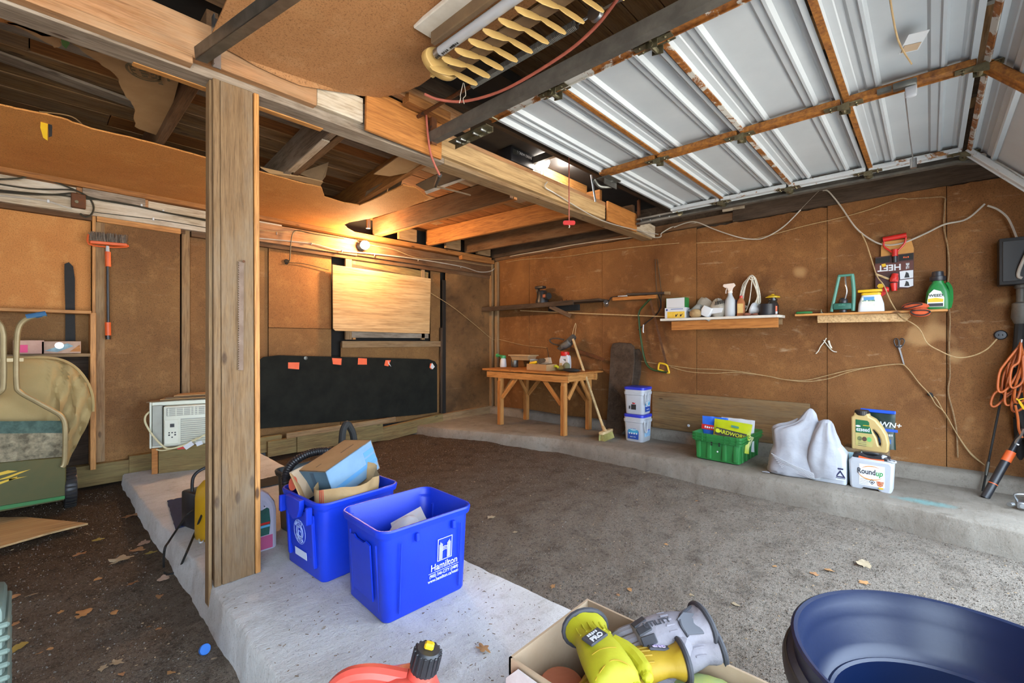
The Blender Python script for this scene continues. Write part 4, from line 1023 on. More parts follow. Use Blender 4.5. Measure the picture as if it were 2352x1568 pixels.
B().flat(xz([(-120, 1075), (149, 1052), (149, 1142), (-120, 1185)], YS-.03), .03, MXZ(YS-.0), .006).box((a.x+c.x)/2, YS+.13, .24, c.x-a.x, .22, .22).obj('metal_body', MT['green_metal'], ls, world=True, smooth=20)
B().flat(xz([(-120, 1182), (149, 1138), (149, 1145), (-120, 1192)], YS-.04), .012, MXZ(YS-.03)).obj('body_lip', MT['green_pl'], ls, world=True)
for pts in ([(-10, 1104), (45, 1084), (70, 1078), (20, 1098)], [(-10, 1088), (18, 1080), (40, 1082), (0, 1092)], [(-10, 1110), (40, 1094), (38, 1098), (-10, 1116)], [(20, 1100), (62, 1094), (20, 1104)]):
    wallflat(xz(pts, YS-.04), YS-.033, .002, MT['yellow_pl'], 'yellow_lettering', ls)
pw = S(162, 1105, YS+.05)
B().lathe([(.09, -.03), (.118, -.028), (.125, -.015), (.125, .015), (.118, .028), (.09, .03)], 28, T(pw.x, YS+.08, .19) @ RY(90)).obj('wheel', MT['black_pl'], ls, world=True)
b = B()
for k in range(28): b.box(0, .124, 0, .05, .006, .012, M=T(pw.x, YS+.08, .19) @ RX(k*360/28))
o = b.obj('tyre_tread', MT['black_mat'], ls, world=True); o['kind'] = 'stuff'
B().lathe([(.02, -.034), (.085, -.02), (.085, .02), (.02, .034)], 20, T(pw.x, YS+.08, .19) @ RY(90)).obj('wheel_disc', MT['wood_worn'], ls, world=True)
MT['tube_tan'] = plain('tan_tube', '#a5926a', .4, .3, '#8f7d58', 9)
for nm, pts in (('handle_tube', [(105, 722), (80, 726), (55, 736), (42, 756), (38, 800), (38, 880), (46, 900), (80, 920), (120, 942), (140, 955), (149, 975), (150, 1020), (148, 1062), (142, 1072)]),
                ('handle_tube', [(-70, 722), (-25, 728), (-2, 742), (7, 765), (8, 800), (8, 880), (0, 900), (-40, 920)])):
    B().tube([S(u_, v_, YS-.05) for u_, v_ in pts], .014, 10, k=5).obj(nm, MT['tube_tan'], ls, world=True)
B().tube([S(60, 728, YS-.05), S(106, 720, YS-.05)], .017, 10).obj('hand_grip', plain('blue_grip', '#2f5f86', .6), ls, world=True)
B().box(S(23, 826).x, YS-.05, S(23, 826).z, .11, .012, .02).obj('tube_clamp', MT['tube_tan'], ls, world=True)

# saw blade hanging on the post
sb = thing('saw_blade', 'long rusty toothed saw blade hanging on the post', 'saw blade', (.63, 2.066, 1.3))
a = BW(558, 600, 2.07); c = BW(553, 850, 2.07)
L = (a-c).length; out = [(-.009, 0), (.009, 0), (.011, L)]
for k in range(46, -1, -1): out += [(-.012, L*(k+.5)/47), (-.006, L*k/47)]
B().flat(out, .0025, frame_of(c, (1, 0, 0), (a-c))).obj('blade', plain('saw_rust', '#7d6858', .6, .3, '#66503f', 20), sb, world=True, smooth=0)
B().cyl(BW(560, 600, 2.076), BW(560, 600, 2.058), .005).obj('nail', MT['iron_rust'], sb, world=True)
# ================================================================ RIGHT WALL
MYZ = lambda X: Matrix(((0,0,-1,X), (-1,0,0,0), (0,1,0,0), (0,0,0,1)))     # outline (right, up) drawn on the right wall, thickness towards the room
def yz(lst, X): return [(-RW(a, c, X).y, RW(a, c, X).z) for a, c in lst]
def rwl(lst, X): return [RW(a, c, X) for a, c in lst]
def rflat(pts, X, t, mat, name, parent=None, bev=0):
    return B().flat(yz(pts, X), t, MYZ(X), bev).obj(name, mat, parent, world=bool(parent), smooth=0)
def at(u, v, X, rz=-90, z=None):
    p = RW(u, v, X); return T(p.x, p.y, p.z if z is None else z) @ RZ(rz)
def ppx(u, X): return mpp(RW(u, 784, X))

# ---- dark shelf in the corner
ds = thing('wall_shelf', 'long dark weathered shelf high in the corner', 'shelf', (4.3, 3.5, 1.57))
board('shelf_board', (4.285, 4.47, 1.585), (4.285, 2.62, 1.585), .21, .022, MT['wood_dark'], ds, up=(1, 0, 0))
board('front_lip', (4.185, 4.47, 1.560), (4.185, 2.95, 1.573), .055, .02, MT['wood_dark'], ds)
board('block', (4.37, 3.45, 1.53), (4.37, 3.0, 1.53), .07, .03, MT['black_mat'], ds)
board('bracket_arm', (4.22, 3.32, 1.55), (4.37, 3.12, 1.43), .05, .03, MT['wood_raft_dark'], ds)
tl_ = thing('power_tool', 'small black power tool standing on the dark corner shelf', 'power tool', M=at(1245, 697, 4.27, -90, 1.597) @ SCL(1.3, 1.3, 1.35))
B().lathe([(.06, 0), (.062, .02), (.05, .05), (.05, .10), (.04, .115)], 18).obj('motor_body', MT['black_pl'], tl_)
B().box(-.02, 0, .145, .10, .055, .025, b=.008).box(-.05, 0, .125, .02, .03, .05).obj('grip', MT['black_pl'], tl_)
B().cyl((.03, 0, .06), (.10, -.02, .06), .035, .03, 14).obj('side_motor', MT['black_mat'], tl_)
B().box(.06, -.045, .06, .03, .012, .03, b=.004).obj('orange_badge', plain('dull_orange', '#8a4526', .6), tl_)
for k, (u_, v_, w_, nm, lab) in enumerate(((1290, 690, .045, 'rusty_fitting', 'small rusty fitting near the middle of the dark corner shelf'), (1301, 692, .022, 'small_fitting', 'tiny metal cap beside the rusty fitting on the dark shelf'))):
    solo(B().lathe([(w_/2, 0), (w_/2, .01), (w_/3, .022), (w_/4, .03)], 10), nm, MT['iron_rust'], lab, 'fitting', M=at(u_, v_, 4.28, -90, 1.597))
solo(B().lathe([(.022, -.03), (.026, -.026), (.026, .03), (.022, .034)], 14, RX(60) @ RY(20)), 'tin_can', MT['steel'], 'small shiny tin hanging at the end of the dark shelf', 'tin', M=at(1392, 697, 4.27))
# ---- short ledge with a spirit level
lg = thing('wall_ledge', 'short orange pine ledge strip beside the dark shelf', 'shelf', tuple(RW(1450, 686, 4.36)))
a = RW(1409, 687, 4.36); c = RW(1510, 681, 4.36)
board('strip', a, c, .038, .05, MT['wood_apron'], lg)
a = RW(1440, 677, 4.35); c = RW(1527, 674, 4.35)
lv = thing('spirit_level', 'long dark spirit level lying on the short pine ledge', 'level', tuple((a+c)/2))
board('level_body', a+Vector((0, 0, .005)), c+Vector((0, 0, .005)), .022, .03, MT['black_pl'], lv)
board('end_block', c+Vector((0, 0, .005)), RW(1539, 674, 4.35)+Vector((0, 0, .005)), .03, .03, MT['wood_worn'], lv)
solo(B().box(0, 0, 0, .11, .02, .014, b=.003), 'white_tube', MT['print_w'], 'short white plastic piece on the left end of the pine ledge', 'plastic piece', M=at(1430, 680, 4.345))
tag(B().tube(rwl([(1395, 700), (1399, 690), (1408, 682), (1440, 681)], 4.34), .006, 6, k=4).obj('hook', MT['black_mat']), 'black metal hook curling off the left end of the pine ledge', 'hook')
# thin dowel across the wall
tag(B().tube(rwl([(1195, 713), (1350, 720), (1530, 727)], 4.345), .006, 6).obj('dowel', MT['wood_broom']), 'long thin dowel running level across the wall to the white shelf', 'dowel')
# ---- bow saw
bs = thing('bow_saw', 'green bow saw with yellow handle hanging on the wall', 'saw', tuple(RW(1490, 760, 4.35)))
B().tube(rwl([(1511, 672), (1496, 684), (1480, 700), (1468, 716), (1468, 740), (1473, 785), (1480, 822), (1488, 840), (1500, 849), (1515, 852), (1533, 855)], 4.35), .013, 10, k=5, flat=.8).obj('frame_tube', plain('dark_green_paint', '#2f4a22', .45, 0, '#263c1c', 9), bs, world=True)
a = RW(1492, 680, 4.35); c = RW(1535, 850, 4.35)
M = frame_of((a+c)/2, a-c, (0, -1, 0)); L = (a-c).length; out = []
for k in range(60): out += [(-L/2+L*k/60, -.012), (-L/2+L*(k+.5)/60, -.018)]
out += [(L/2, -.012), (L/2, .008), (-L/2, .008)]
B().flat(out, .002, M).obj('blade', plain('saw_rust2', '#6d4a30', .6, .3, '#4e3626', 20), bs, world=True, smooth=0)
B().tube(rwl([(1512, 848), (1514, 835), (1518, 834), (1531, 838), (1535, 848), (1537, 856), (1530, 855), (1518, 850)], 4.35), .009, 8, closed=True, k=3).obj('handle', MT['yellow_pl'], bs, world=True)
B().tube(rwl([(1478, 745), (1477, 760), (1478, 764)], 4.33), .006, 6).obj('white_tag', MT['print_w'], bs, world=True)
tag(B().tube(rwl([(1512, 676), (1517, 690), (1517, 705), (1508, 722), (1488, 738), (1472, 752), (1466, 757)], 4.37), .006, 6, k=4).obj('bent_rod', MT['black_mat']), 'black bent iron rod behind the bow saw', 'rod')
tag(B().tube(rwl([(1505, 595), (1506, 640), (1512, 700), (1513, 708), (1519, 708), (1519, 670), (1510, 595)], 4.385), .003, 5).obj('wire_bracket', MT['cable_b']), 'thin dark wire frame behind the level on the wall', 'wire')
# ---- white shelf
ws = thing('wall_shelf', 'white painted shelf with an orange pine apron', 'shelf', tuple(RW(1650, 735, 4.30)))
zS = 1.352; X0, X1_ = 4.20, 4.385
yl = RW(1517, 738, X0).y; yr = RW(1785, 727, X0).y; yr2 = RW(1797, 720, 4.3).y
B().flat([(-yl, X0), (-yr, X0), (-yr2, X0+.09), (-yr2, X1_), (-yl, X1_)], .022, Matrix(((0, 1, 0, 0), (-1, 0, 0, 0), (0, 0, 1, zS-.022), (0, 0, 0, 1))), .002).obj('shelf_board', MT['white_paint'], ws, world=True, smooth=0)
a = RW(1543, 743, 4.25); c = RW(1788, 737, 4.25)
board('apron', (4.25, a.y, 1.282), (4.25, c.y, 1.290), .085, .02, MT['wood_apron'], ws)
board('wall_cleat', (4.385, a.y, 1.30), (4.385, c.y, 1.30), .05, .02, MT['wood_worn'], ws)
def on_shelf(u, X=4.29, z=zS): return at(u, 730, X, -90, z)
def box_thing(name, label, u, X, z, w_, d_, h_, mat, rz=0, group=None):
    t = thing(name, label, 'box', M=on_shelf(u, X, z) @ RZ(rz))
    B().box(0, 0, h_/2, w_, d_, h_, b=.002).obj('carton', mat, t)
    return t
b1 = box_thing('carton', 'yellow and white printed carton at the left end of the white shelf', 1555, 4.29, zS, .205, .10, .105, MT['print_w'])
B().box(.01, -.0508, .035, .17, .001, .062).obj('yellow_print', plain('yellow_print', '#d2a52a', .5, 0, '#dcb94a', 20), b1)
B().box(.02, -.0512, .09, .12, .001, .006).obj('blue_print', plain('blue_print', '#3a5a9c', .5), b1)
B().lathe([(.010, 0), (.010, .001)], 14, T(-.08, -.0508, .085) @ RX(90)).obj('round_logo', plain('blue_print2', '#2c4a8c', .5), b1)
for k in range(2):
    B().flat([(-.016, -.012), (-.004, -.012), (.004, .004), (.014, .012), (.008, .014), (-.004, .004), (-.012, .012)], .001, T(.02+.045*k, -.0515, .03) @ RX(90)).obj('lamp_picture', MT['black_pl'], b1)
b2 = box_thing('carton', 'white carton with green edge on top of the yellow one', 1556, 4.29, zS+.106, .185, .09, .092, MT['print_w'], -2)
for k in (-1, 1): B().box(.0925*k, 0, .046, .003, .092, .093).obj('green_edge', MT['green_pl'], b2)
B().box(0, 0, .0925, .186, .092, .002).obj('green_edge', MT['green_pl'], b2)
gb = thing('light_bulb', 'clear light bulb lying beside the cartons on the white shelf', 'bulb', M=on_shelf(1596, 4.30, zS+.085) @ RY(75))
MT['glass'] = plain('bulb_glass', '#d5d8d4', .12, 0, '#cdd0cc', 5, trans=.6)
B().lathe([(.014, -.035), (.018, -.02), (.034, .015), (.038, .035), (.030, .06), (.012, .072), (.001, .074)], 16).obj('glass', MT['glass'], gb)
B().lathe([(.008, -.065), (.014, -.06), (.014, -.035)], 12).obj('screw_cap', MT['steel'], gb)
tb_ = thing('twine_ball', 'round ball of pale twine in front of the light bulb', 'twine', M=on_shelf(1598, 4.255, zS))
B().ball((0, 0, .04), .055, .045, .04, 16, 10).obj('ball', MT['twine'], tb_)
for k in range(9): B().tube([Vector((.056*math.cos(a_), .046*math.sin(a_)*math.cos(k*.35), .04+.041*math.sin(a_)*math.sin(k*.35))) for a_ in [i*math.pi/6 for i in range(12)]], .0028, 5, closed=True).obj('winding', MT['twine'], tb_)
wp = thing('plastic_holder', 'white plastic lamp holder lying tilted on the white shelf', 'plastic holder', M=on_shelf(1624, 4.265, zS+.055) @ RY(25))
B().loft([(-.045, .07, .06, .012), (.0, .10, .07, .014), (.045, .09, .06, .012)], 4).obj('shell', MT['print_w'], wp)
B().lathe([(.020, 0), (.026, .012), (.018, .03)], 14, T(.045, -.02, -.045) @ RX(160)).obj('socket', MT['glass'], wp)
# crumpled clear bags with hardware
MT['bagclear'] = plain('clear_bag', '#a59a88', .25, 0, '#c9c2b4', 14, 1.0, .8, 22, trans=.35)
def bag_lump(name, label, M, w_, d_, h_, seed, mat, cat='plastic bag', n=18, m=12, amp=.25, parts=None, group=None):
    t = thing(name, label, cat, M=M, group=group)
    rs = []
    for i in range(m+1):
        f = i/m; r = math.sin(math.pi*min(1, .12+f*.85))**.6 if i < m else .25
        rs.append([(w_/2*r*math.cos(2*math.pi*j/n)*(1+amp*nz(math.cos(2*math.pi*j/n)*2+seed, math.sin(2*math.pi*j/n)*2, f*3, 1)),
                    d_/2*r*math.sin(2*math.pi*j/n)*(1+amp*nz(math.cos(2*math.pi*j/n)*2, math.sin(2*math.pi*j/n)*2+seed, f*3, 1)),
                    h_*f*(1+.35*amp*nz(math.cos(2*math.pi*j/n)*1.5+seed, math.sin(2*math.pi*j/n)*1.5, 9, 1))) for j in range(n)])
    B().rings(rs).obj('bag_body', mat, t, smooth=40)
    return t
g1 = bag_lump('plastic_bag', 'crumpled clear plastic bag standing behind the others on the white shelf', on_shelf(1618, 4.345, zS), .17, .07, .19, 3, MT['bagclear'])
g2 = bag_lump('plastic_bag', 'clear plastic bag with a barcode label beside the spray bottle', on_shelf(1649, 4.29, zS), .15, .09, .17, 8, MT['bagclear'])
B().flat([(-.05, .0), (.04, .01), (.05, .05), (-.045, .055)], .001, T(.01, -.052, .03) @ RX(80)).obj('label', MT['print_w'], g2)
for k in range(6): B().box(-.03+.014*k, -.05, .12+.006*k, .007, .004, .035, M=RY(12)).obj('stripe', MT['black_mat'], g2)
# spray bottle
def spray_bottle(name, label, M, w_, h_, body, head, cat='spray bottle', parts=()):
    t = thing(name, label, cat, M=M)
    B().lathe([(.9*w_/2, 0), (w_/2, .01), (w_/2, h_*.48), (w_/2*.9, h_*.56), (w_*.26, h_*.68), (w_*.2, h_*.74), (w_*.2, h_*.80)], 20).obj('bottle', body, t)
    B().lathe([(w_*.24, h_*.79), (w_*.24, h_*.85), (w_*.14, h_*.88)], 16).obj('collar', head, t)
    B().flat([(-.055, .05), (-.05, .062), (.03, .066), (.04, .05), (.02, .03), (.012, 0), (-.012, 0), (-.014, .03), (-.04, .036)], .026, T(0, .013, h_*.85) @ RX(90), .004).obj('trigger_head', head, t)
    B().tube([(-.022, 0, h_*.85+.035), (-.034, 0, h_*.85+.01), (-.036, 0, h_*.85-.018)], .005, 6, k=3).obj('trigger', head, t)
    return t
sb1 = spray_bottle('spray_bottle', 'translucent white trigger spray bottle on the white shelf', on_shelf(1677, 4.285, zS), .088, .27, plain('milky_plastic', '#c9ccce', .35, 0, '#bfc3c6', 4, trans=.25), plain('milky_head', '#d8c8bc', .4))
solo(B().lathe([(.012, 0), (.02, .005), (.02, .10), (.012, .11), (.012, .125)], 14), 'blue_tube', plain('navy_plastic', '#27355c', .4), 'small navy tube behind the trigger spray bottle', 'tube', M=on_shelf(1689, 4.34, zS+.03))
ob = thing('glue_bottle', 'amber bottle with a red cap on the white shelf', 'bottle', M=on_shelf(1702, 4.285, zS))
B().loft([(0, .058, .045, .012), (.01, .062, .048, .014), (.12, .062, .048, .014), (.15, .04, .036, .014), (.165, .022, .022, .01)], 5).obj('bottle', plain('amber_plastic', '#a5603a', .35, 0, '#b57850', 6, trans=.2), ob)
B().lathe([(.013, .163), (.014, .18), (.008, .184)], 14).obj('cap', MT['red_pl'], ob)
B().box(0, -.0245, .07, .046, .001, .085).obj('label', plain('cream_label', '#d3b878', .6, 0, '#c29a58', 30), ob)
# hank of white rope on a hook
rp = thing('rope_hank', 'hank of white rope hanging from a hook above the white shelf', 'rope', tuple(RW(1727, 634, 4.36)))
rnd = random.Random(11); b = B()
for k in range(13):
    X = 4.365 - .003*k - rnd.uniform(0, .02); w0 = rnd.uniform(5, 9); wl_ = rnd.uniform(9, 20); wr_ = rnd.uniform(6, 15); d1 = rnd.uniform(700, 722); d2 = rnd.uniform(695, 720)
    c1 = 1716-wl_+rnd.uniform(-2, 2); c2 = 1734+wr_*.7
    pts = [(1727, 632+k*.5), (1727-w0, 638), (c1+4, 665), (c1, 695), (c1+wl_*.55, d1), (1719, 700), (1724, 672), (1727, 640+k*.4)] if k % 2 else [(1727, 632+k*.5), (1727+w0, 640), (c2, 668), (c2+2, 695), (c2-6, d2), (1730+rnd.uniform(-8, 4), 712), (1740, 680), (1729, 641+k*.4)]
    b = B().tube(rwl(pts, X), .0042, 6, closed=True, k=5).obj('rope_strand', MT['rope_w'], rp, world=True)
B().tube(rwl([(1724, 634), (1708, 650), (1702, 668), (1701, 676)], 4.33), .004, 6, k=4).obj('rope_end', MT['rope_w'], rp, world=True)
B().tube(rwl([(1722, 640), (1727, 643), (1733, 640)], 4.315), .005, 6, k=4).obj('rope_tie', MT['rope_w'], rp, world=True)
B().cyl(RW(1728, 634, 4.40), RW(1728, 634, 4.31), .004).obj('hook', MT['iron_rust'], rp, world=True)
lm = thing('lamp_shell', 'white plastic flood lamp lying behind the black tin', 'lamp', M=on_shelf(1738, 4.31, zS) @ T(0, 0, .055) @ RY(-70))
B().lathe([(.018, -.07), (.02, -.03), (.04, .0), (.055, .03), (.05, .045), (.001, .05)], 18).obj('shell', MT['print_w'], lm)
tn = thing('tin_can', 'round black open tin on the white shelf', 'tin', M=on_shelf(1762, 4.275, zS))
B().lathe([(.060, 0), (.062, .004), (.062, .092), (.064, .096), (.058, .096), (.057, .01), (.001, .008)], 26, cap1=True).obj('tin_wall', MT['black_pl'], tn)
jr = thing('jar', 'dark jar with a yellow lid and an orange label on the white shelf', 'jar', M=on_shelf(1775, 4.33, zS))
B().lathe([(.044, 0), (.046, .008), (.046, .085), (.036, .11), (.03, .125), (.036, .128), (.036, .14), (.026, .142), (.026, .152)], 20).obj('jar_body', plain('smoked_glass', '#2b2622', .2), jr)
B().lathe([(.020, .150), (.055, .152), (.056, .158), (.03, .172), (.014, .176), (.010, .182), (.001, .184)], 20).obj('lid', MT['yellow_pl'], jr)
B().flat([(-.02, 0), (.02, 0), (.02, .07), (-.02, .07)], .001, T(.022, -.0415, .008) @ RZ(20) @ RX(90)).obj('label', MT['orange_pl'], jr)
B().box(.03, -.0435, .022, .016, .001, .02, M=RZ(8)).obj('barcode', MT['print_w'], jr)
for k, (u_, s) in enumerate(((1716, .02), (1735, .016), (1728, .014))):
    solo(B().ball((0, 0, s*.7), s*1.5, s, s*.7, 10, 6), 'clay_plug', plain('clay%d' % k, '#8a5440', .8), ['brown lump', 'reddish lump beside the black tin', 'small reddish lump'][k] + (' under the rope on the white shelf' if k != 1 else ' on the white shelf'), 'lump', M=on_shelf(u_, 4.235+.01*k, zS))
# ---- right shelf
zR = 1.352
rs_ = thing('wall_shelf', 'bare pine shelf with a pale apron under the sprinkler', 'shelf', tuple(RW(2000, 718, 4.30)))
yl = RW(1826, 722, 4.25).y; yr = RW(2177, 714, 4.25).y
board('shelf_board', (4.31, yl, zR-.008), (4.31, yr, zR-.008), .14, .016, MT['wood_pine'], rs_, up=(1, 0, 0))
a = yz([(1877, 724), (2090, 719), (2092, 726), (2080, 738), (1878, 741)], 4.28)
B().flat(a, .02, MYZ(4.30)).obj('apron', MT['wood_ply'], rs_, world=True, smooth=0)
def on_r(u, X=4.30, z=zR): return at(u, 716, X, -90, z)
sd = thing('screwdriver', 'green handled tool lying at the left end of the pine shelf', 'tool', M=on_r(1848, 4.30, zR+.012) @ RY(90))
B().lathe([(.006, -.06), (.011, -.055), (.011, .045), (.005, .055)], 10).obj('handle', MT['green_pl'], sd)
B().cyl((0, 0, .05), (0, 0, .13), .004).obj('shaft', MT['iron_rust'], sd)
solo(B().lathe([(.014, 0), (.014, .006), (.005, .01), (.005, .028), (.008, .034)], 10), 'bolt', MT['brass'], 'small metal bolt standing between the green tool and the sprinkler', 'bolt', M=on_r(1886, 4.29))
spk = thing('sprinkler', 'teal oscillating lawn sprinkler standing on end on the pine shelf', 'sprinkler', M=on_r(1937, 4.30))
MT['teal'] = plain('teal_plastic', '#4e8a78', .5, 0, '#437a6a', 6); MT['teal_d'] = plain('teal_dark', '#265a4c', .5)
B().tube([(-.075, -.01, .012), (-.05, -.01, .15), (-.028, -.01, .27), (-.022, -.01, .292)], .011, 8, k=4).obj('frame_leg', MT['teal'], spk)
B().tube([(.062, -.01, .012), (.066, -.01, .15), (.058, -.01, .27), (.054, -.01, .292)], .013, 8, k=4).obj('frame_leg', MT['teal'], spk)
B().box(.016, -.01, .288, .095, .024, .018, b=.005).obj('frame_top', MT['teal'], spk)
B().box(-.005, -.012, .05, .115, .04, .05, b=.01).obj('motor_case', MT['teal_d'], spk)
B().text((4,), .022, T(-.005, -.0335, .06) @ RX(90), t=.001).obj('lettering', MT['teal'], spk)
B().lathe([(.026, .07), (.03, .08), (.028, .10), (.018, .115)], 14).obj('knob', MT['black_pl'], spk)
B().lathe([(.02, .0), (.024, .005), (.024, .022)], 14, T(0, -.012, 0)).obj('hose_inlet', MT['black_pl'], spk)
B().tube([(.01, -.012, .10), (.025, -.03, .16), (.018, -.03, .22), (.014, -.012, .285)], .006, 8, k=4).obj('spray_tube', MT['steel'], spk)
hs = thing('hose_sprayer', 'white hose-end sprayer with yellow top and red nozzle', 'sprayer', M=on_r(2001, 4.30))
B().loft([(0, .150, .085, .02), (.008, .155, .09, .022), (.06, .148, .085, .022), (.115, .118, .07, .02), (.128, .11, .065, .02)], 5).obj('bottle', MT['print_w'], hs)
B().loft([(.124, .118, .07, .02), (.14, .118, .07, .02), (.145, .09, .05, .02)], 5).obj('collar', MT['yellow_pl'], hs)
B().box(-.005, 0, .158, .15, .032, .022, b=.006).obj('sprayer_arm', MT['yellow_pl'], hs)
B().lathe([(.022, 0), (.024, .02), (.014, .035)], 12, T(.068, 0, .16) @ RY(90)).flat([(.065, .155), (.085, .15), (.08, .125), (.06, .115)], .02, T(0, .01, 0) @ RX(90), .003).obj('nozzle', MT['red_pl'], hs)
B().box(-.015, -.043, .062, .075, .001, .09).obj('label', plain('label_green', '#9cc48c', .6, 0, '#e6ecd8', 40, 1), hs)
B().box(-.01, -.0438, .098, .062, .001, .024).obj('label_blue', plain('label_blue', '#4b86b8', .6), hs)
B().text((3, 5,), .016, T(-.012, -.0446, .082) @ RX(90), t=.0006).obj('lettering', MT['teal_d'], hs)
wd_b = thing('weedkiller_bottle', 'green weed killer bottle with a black cap at the right end of the pine shelf', 'bottle', M=on_r(2154, 4.30))
MT['weed_green'] = plain('bright_green', '#1f7a36', .35, 0, '#196a2e', 4)
B().loft([(0, .118, .07, .02), (.008, .124, .074, .024), (.06, .128, .075, .026), (.12, .118, .07, .026), (.165, .085, .056, .024), (.185, .06, .05, .022), (.20, .06, .05, .022)], 5).tube([(.045, -.0, .18), (.062, -.01, .14), (.064, -.01, .06), (.055, -.01, .01)], .013, 8, k=4).obj('bottle', MT['weed_green'], wd_b)
B().lathe([(.040, .198), (.042, .202), (.042, .228), (.032, .232), (.030, .262), (.018, .266)], 18).obj('cap', MT['black_pl'], wd_b)
B().flat([(-.052, 0), (.03, 0), (.032, .06), (.015, .105), (-.02, .12), (-.045, .09), (-.054, .04)], .0012, T(0, -.0375, .018) @ RX(90)).obj('label', plain('label_white', '#cfd3cc', .55, 0, '#dde0da', 9), wd_b)
B().text('WEED', .026, T(-.010, -.040, .095) @ RX(90), t=.0008, bold=.0006).obj('lettering', MT['black_pl'], wd_b)
B().flat([(-.05, 0), (.026, 0), (.028, .02), (-.01, .03), (-.05, .024)], .0008, T(0, -.0398, .05) @ RX(90)).obj('label_yellow', MT['yellow_pl'], wd_b)
B().flat([(-.05, 0), (.026, 0), (.026, .022), (-.05, .022)], .0008, T(0, -.0398, .020) @ RX(90)).obj('label_dark', MT['black_pl'], wd_b)
gv = thing('garden_gloves', 'pair of orange knit gloves draped over the pine shelf', 'gloves', M=on_r(2110, 4.255, zR))
MT['or_knit'] = plain('orange_knit', '#c4562c', .9, 0, '#b04a26', 30, .6, .4, 160)
def lump(c, s, seed, a=.2, n=14, m=9):
    rs = []
    for i in range(m+1):
        ph = math.pi*i/m-math.pi/2; cr = max(.03, math.cos(ph))
        rs.append([(c[0]+s[0]*cr*math.cos(q)*(1+a*nz(math.cos(q)+seed, math.sin(q), i*.3, 2)), c[1]+s[1]*cr*math.sin(q)*(1+a*nz(math.cos(q), math.sin(q)+seed, i*.3, 2)), c[2]+s[2]*math.sin(ph)) for q in [2*math.pi*j/n for j in range(n)]])
    return rs
B().rings(lump((-.02, 0, .025), (.075, .05, .028), 2)).obj('glove', MT['or_knit'], gv)
B().rings(lump((.01, -.045, -.02), (.055, .022, .032), 5)).obj('glove', MT['or_knit'], gv)
for pts in ([(-.085, -.03, .02), (-.06, -.052, .012), (-.02, -.058, .02), (.02, -.055, .035), (-.01, -.05, .045), (-.05, -.04, .04)], [(-.04, -.066, -.012), (-.01, -.072, -.006), (.04, -.072, -.008), (.06, -.06, -.02), (.03, -.068, -.04), (-.02, -.068, -.035)]):
    B().tube(pts, .004, 6, closed=True, k=4).obj('cuff_edge', MT['black_mat'], gv)
# ---- trowel in its packaging hung on the wall
tw = thing('packaged_scraper', 'red scraper handle in upside-down printed packaging hung on the wall', 'packaged tool', M=at(2052, 600, 4.385))
k_ = ppx(2052, 4.385)
def q(u, v): return ((u-2052)*k_, -(v-600)*k_)
MT['card_red'] = plain('dark_red_card', '#4a221c', .5, 0, '#3a1a16', 9); MT['card_tan'] = plain('tan_card', '#c08a44', .6, 0, '#b07a38', 9)
F2 = lambda pts, t, d: (B().flat([q(*p) for p in pts], t, T(0, -d, 0) @ RX(90)))
F2([(2030, 565), (2032, 553), (2082, 552), (2087, 575), (2087, 602), (2030, 600)], .004, .0).obj('upper_card', MT['card_tan'], tw)
F2([(2020, 587), (2087, 585), (2087, 660), (2075, 664), (2020, 660)], .006, .005).obj('backing_card', MT['card_red'], tw)
F2([(2019, 604), (2086, 603), (2086, 624), (2019, 624)], .004, .013).obj('title_band', plain('band', '#54291f', .5), tw)
B().text('HEFT', .062, T(q(2045, 614)[0], -.0178, q(2045, 614)[1]) @ RX(90) @ RZ(180), t=.001, bold=.0014, sx=.95).text('THE', .024, T(q(2077, 614)[0], -.0178, q(2077, 614)[1]) @ RX(90) @ RZ(90), t=.001, bold=.0008).obj('lettering', MT['print_w'], tw)
F2([(2031, 605), (2038, 604), (2040, 610), (2033, 612)], .001, .0182).obj('yellow_mark', MT['yellow_pl'], tw)
F2([(2063, 625), (2086, 622), (2086, 641), (2064, 643)], .001, .0122).obj('picture', MT['print_w'], tw)
F2([(2063, 645), (2086, 643), (2086, 659), (2078, 662), (2063, 660)], .001, .0122).obj('picture', MT['print_w'], tw)
for v0, v1 in ((627, 640), (647, 659)):
    F2([(2074, v0), (2078, v0+3), (2080, v1), (2071, v1), (2073, v0+5)], .001, .0135).obj('hand_print', MT['black_pl'], tw)
F2([(2023, 655), (2026, 650), (2033, 650), (2037, 655), (2034, 660), (2026, 660)], .001, .0122).obj('yellow_seal', MT['yellow_pl'], tw)
F2([(2020, 590), (2046, 588), (2046, 601), (2020, 602)], .001, .0122).obj('print_block', MT['black_mat'], tw)
F2([(2062, 588), (2086, 586), (2086, 600), (2062, 601)], .001, .0122).obj('print_block', MT['black_mat'], tw)
B().text((3,), .022, T(q(2074, 594)[0], -.0138, q(2074, 594)[1]) @ RX(90) @ RZ(180), t=.0006).obj('lettering', MT['orange_pl'], tw)
x, z = q(2054, 545)
B().cyl((q(2034, 549)[0], -.03, q(2034, 549)[1]), (q(2075, 545)[0], -.03, q(2075, 545)[1]), .018, n=14).obj('grip_bar', MT['red_pl'], tw)
B().tube([(q(2036, 552)[0], -.03, q(2036, 552)[1]), (q(2036, 565)[0], -.03, q(2036, 565)[1]), (q(2048, 578)[0], -.03, q(2048, 578)[1]), (q(2056, 586)[0], -.03, q(2056, 586)[1])], .006, 8, k=4).tube([(q(2074, 548)[0], -.03, q(2074, 548)[1]), (q(2072, 562)[0], -.03, q(2072, 562)[1]), (q(2063, 575)[0], -.03, q(2063, 575)[1]), (q(2056, 584)[0], -.03, q(2056, 584)[1])], .006, 8, k=4).obj('grip_fork', MT['red_pl'], tw)
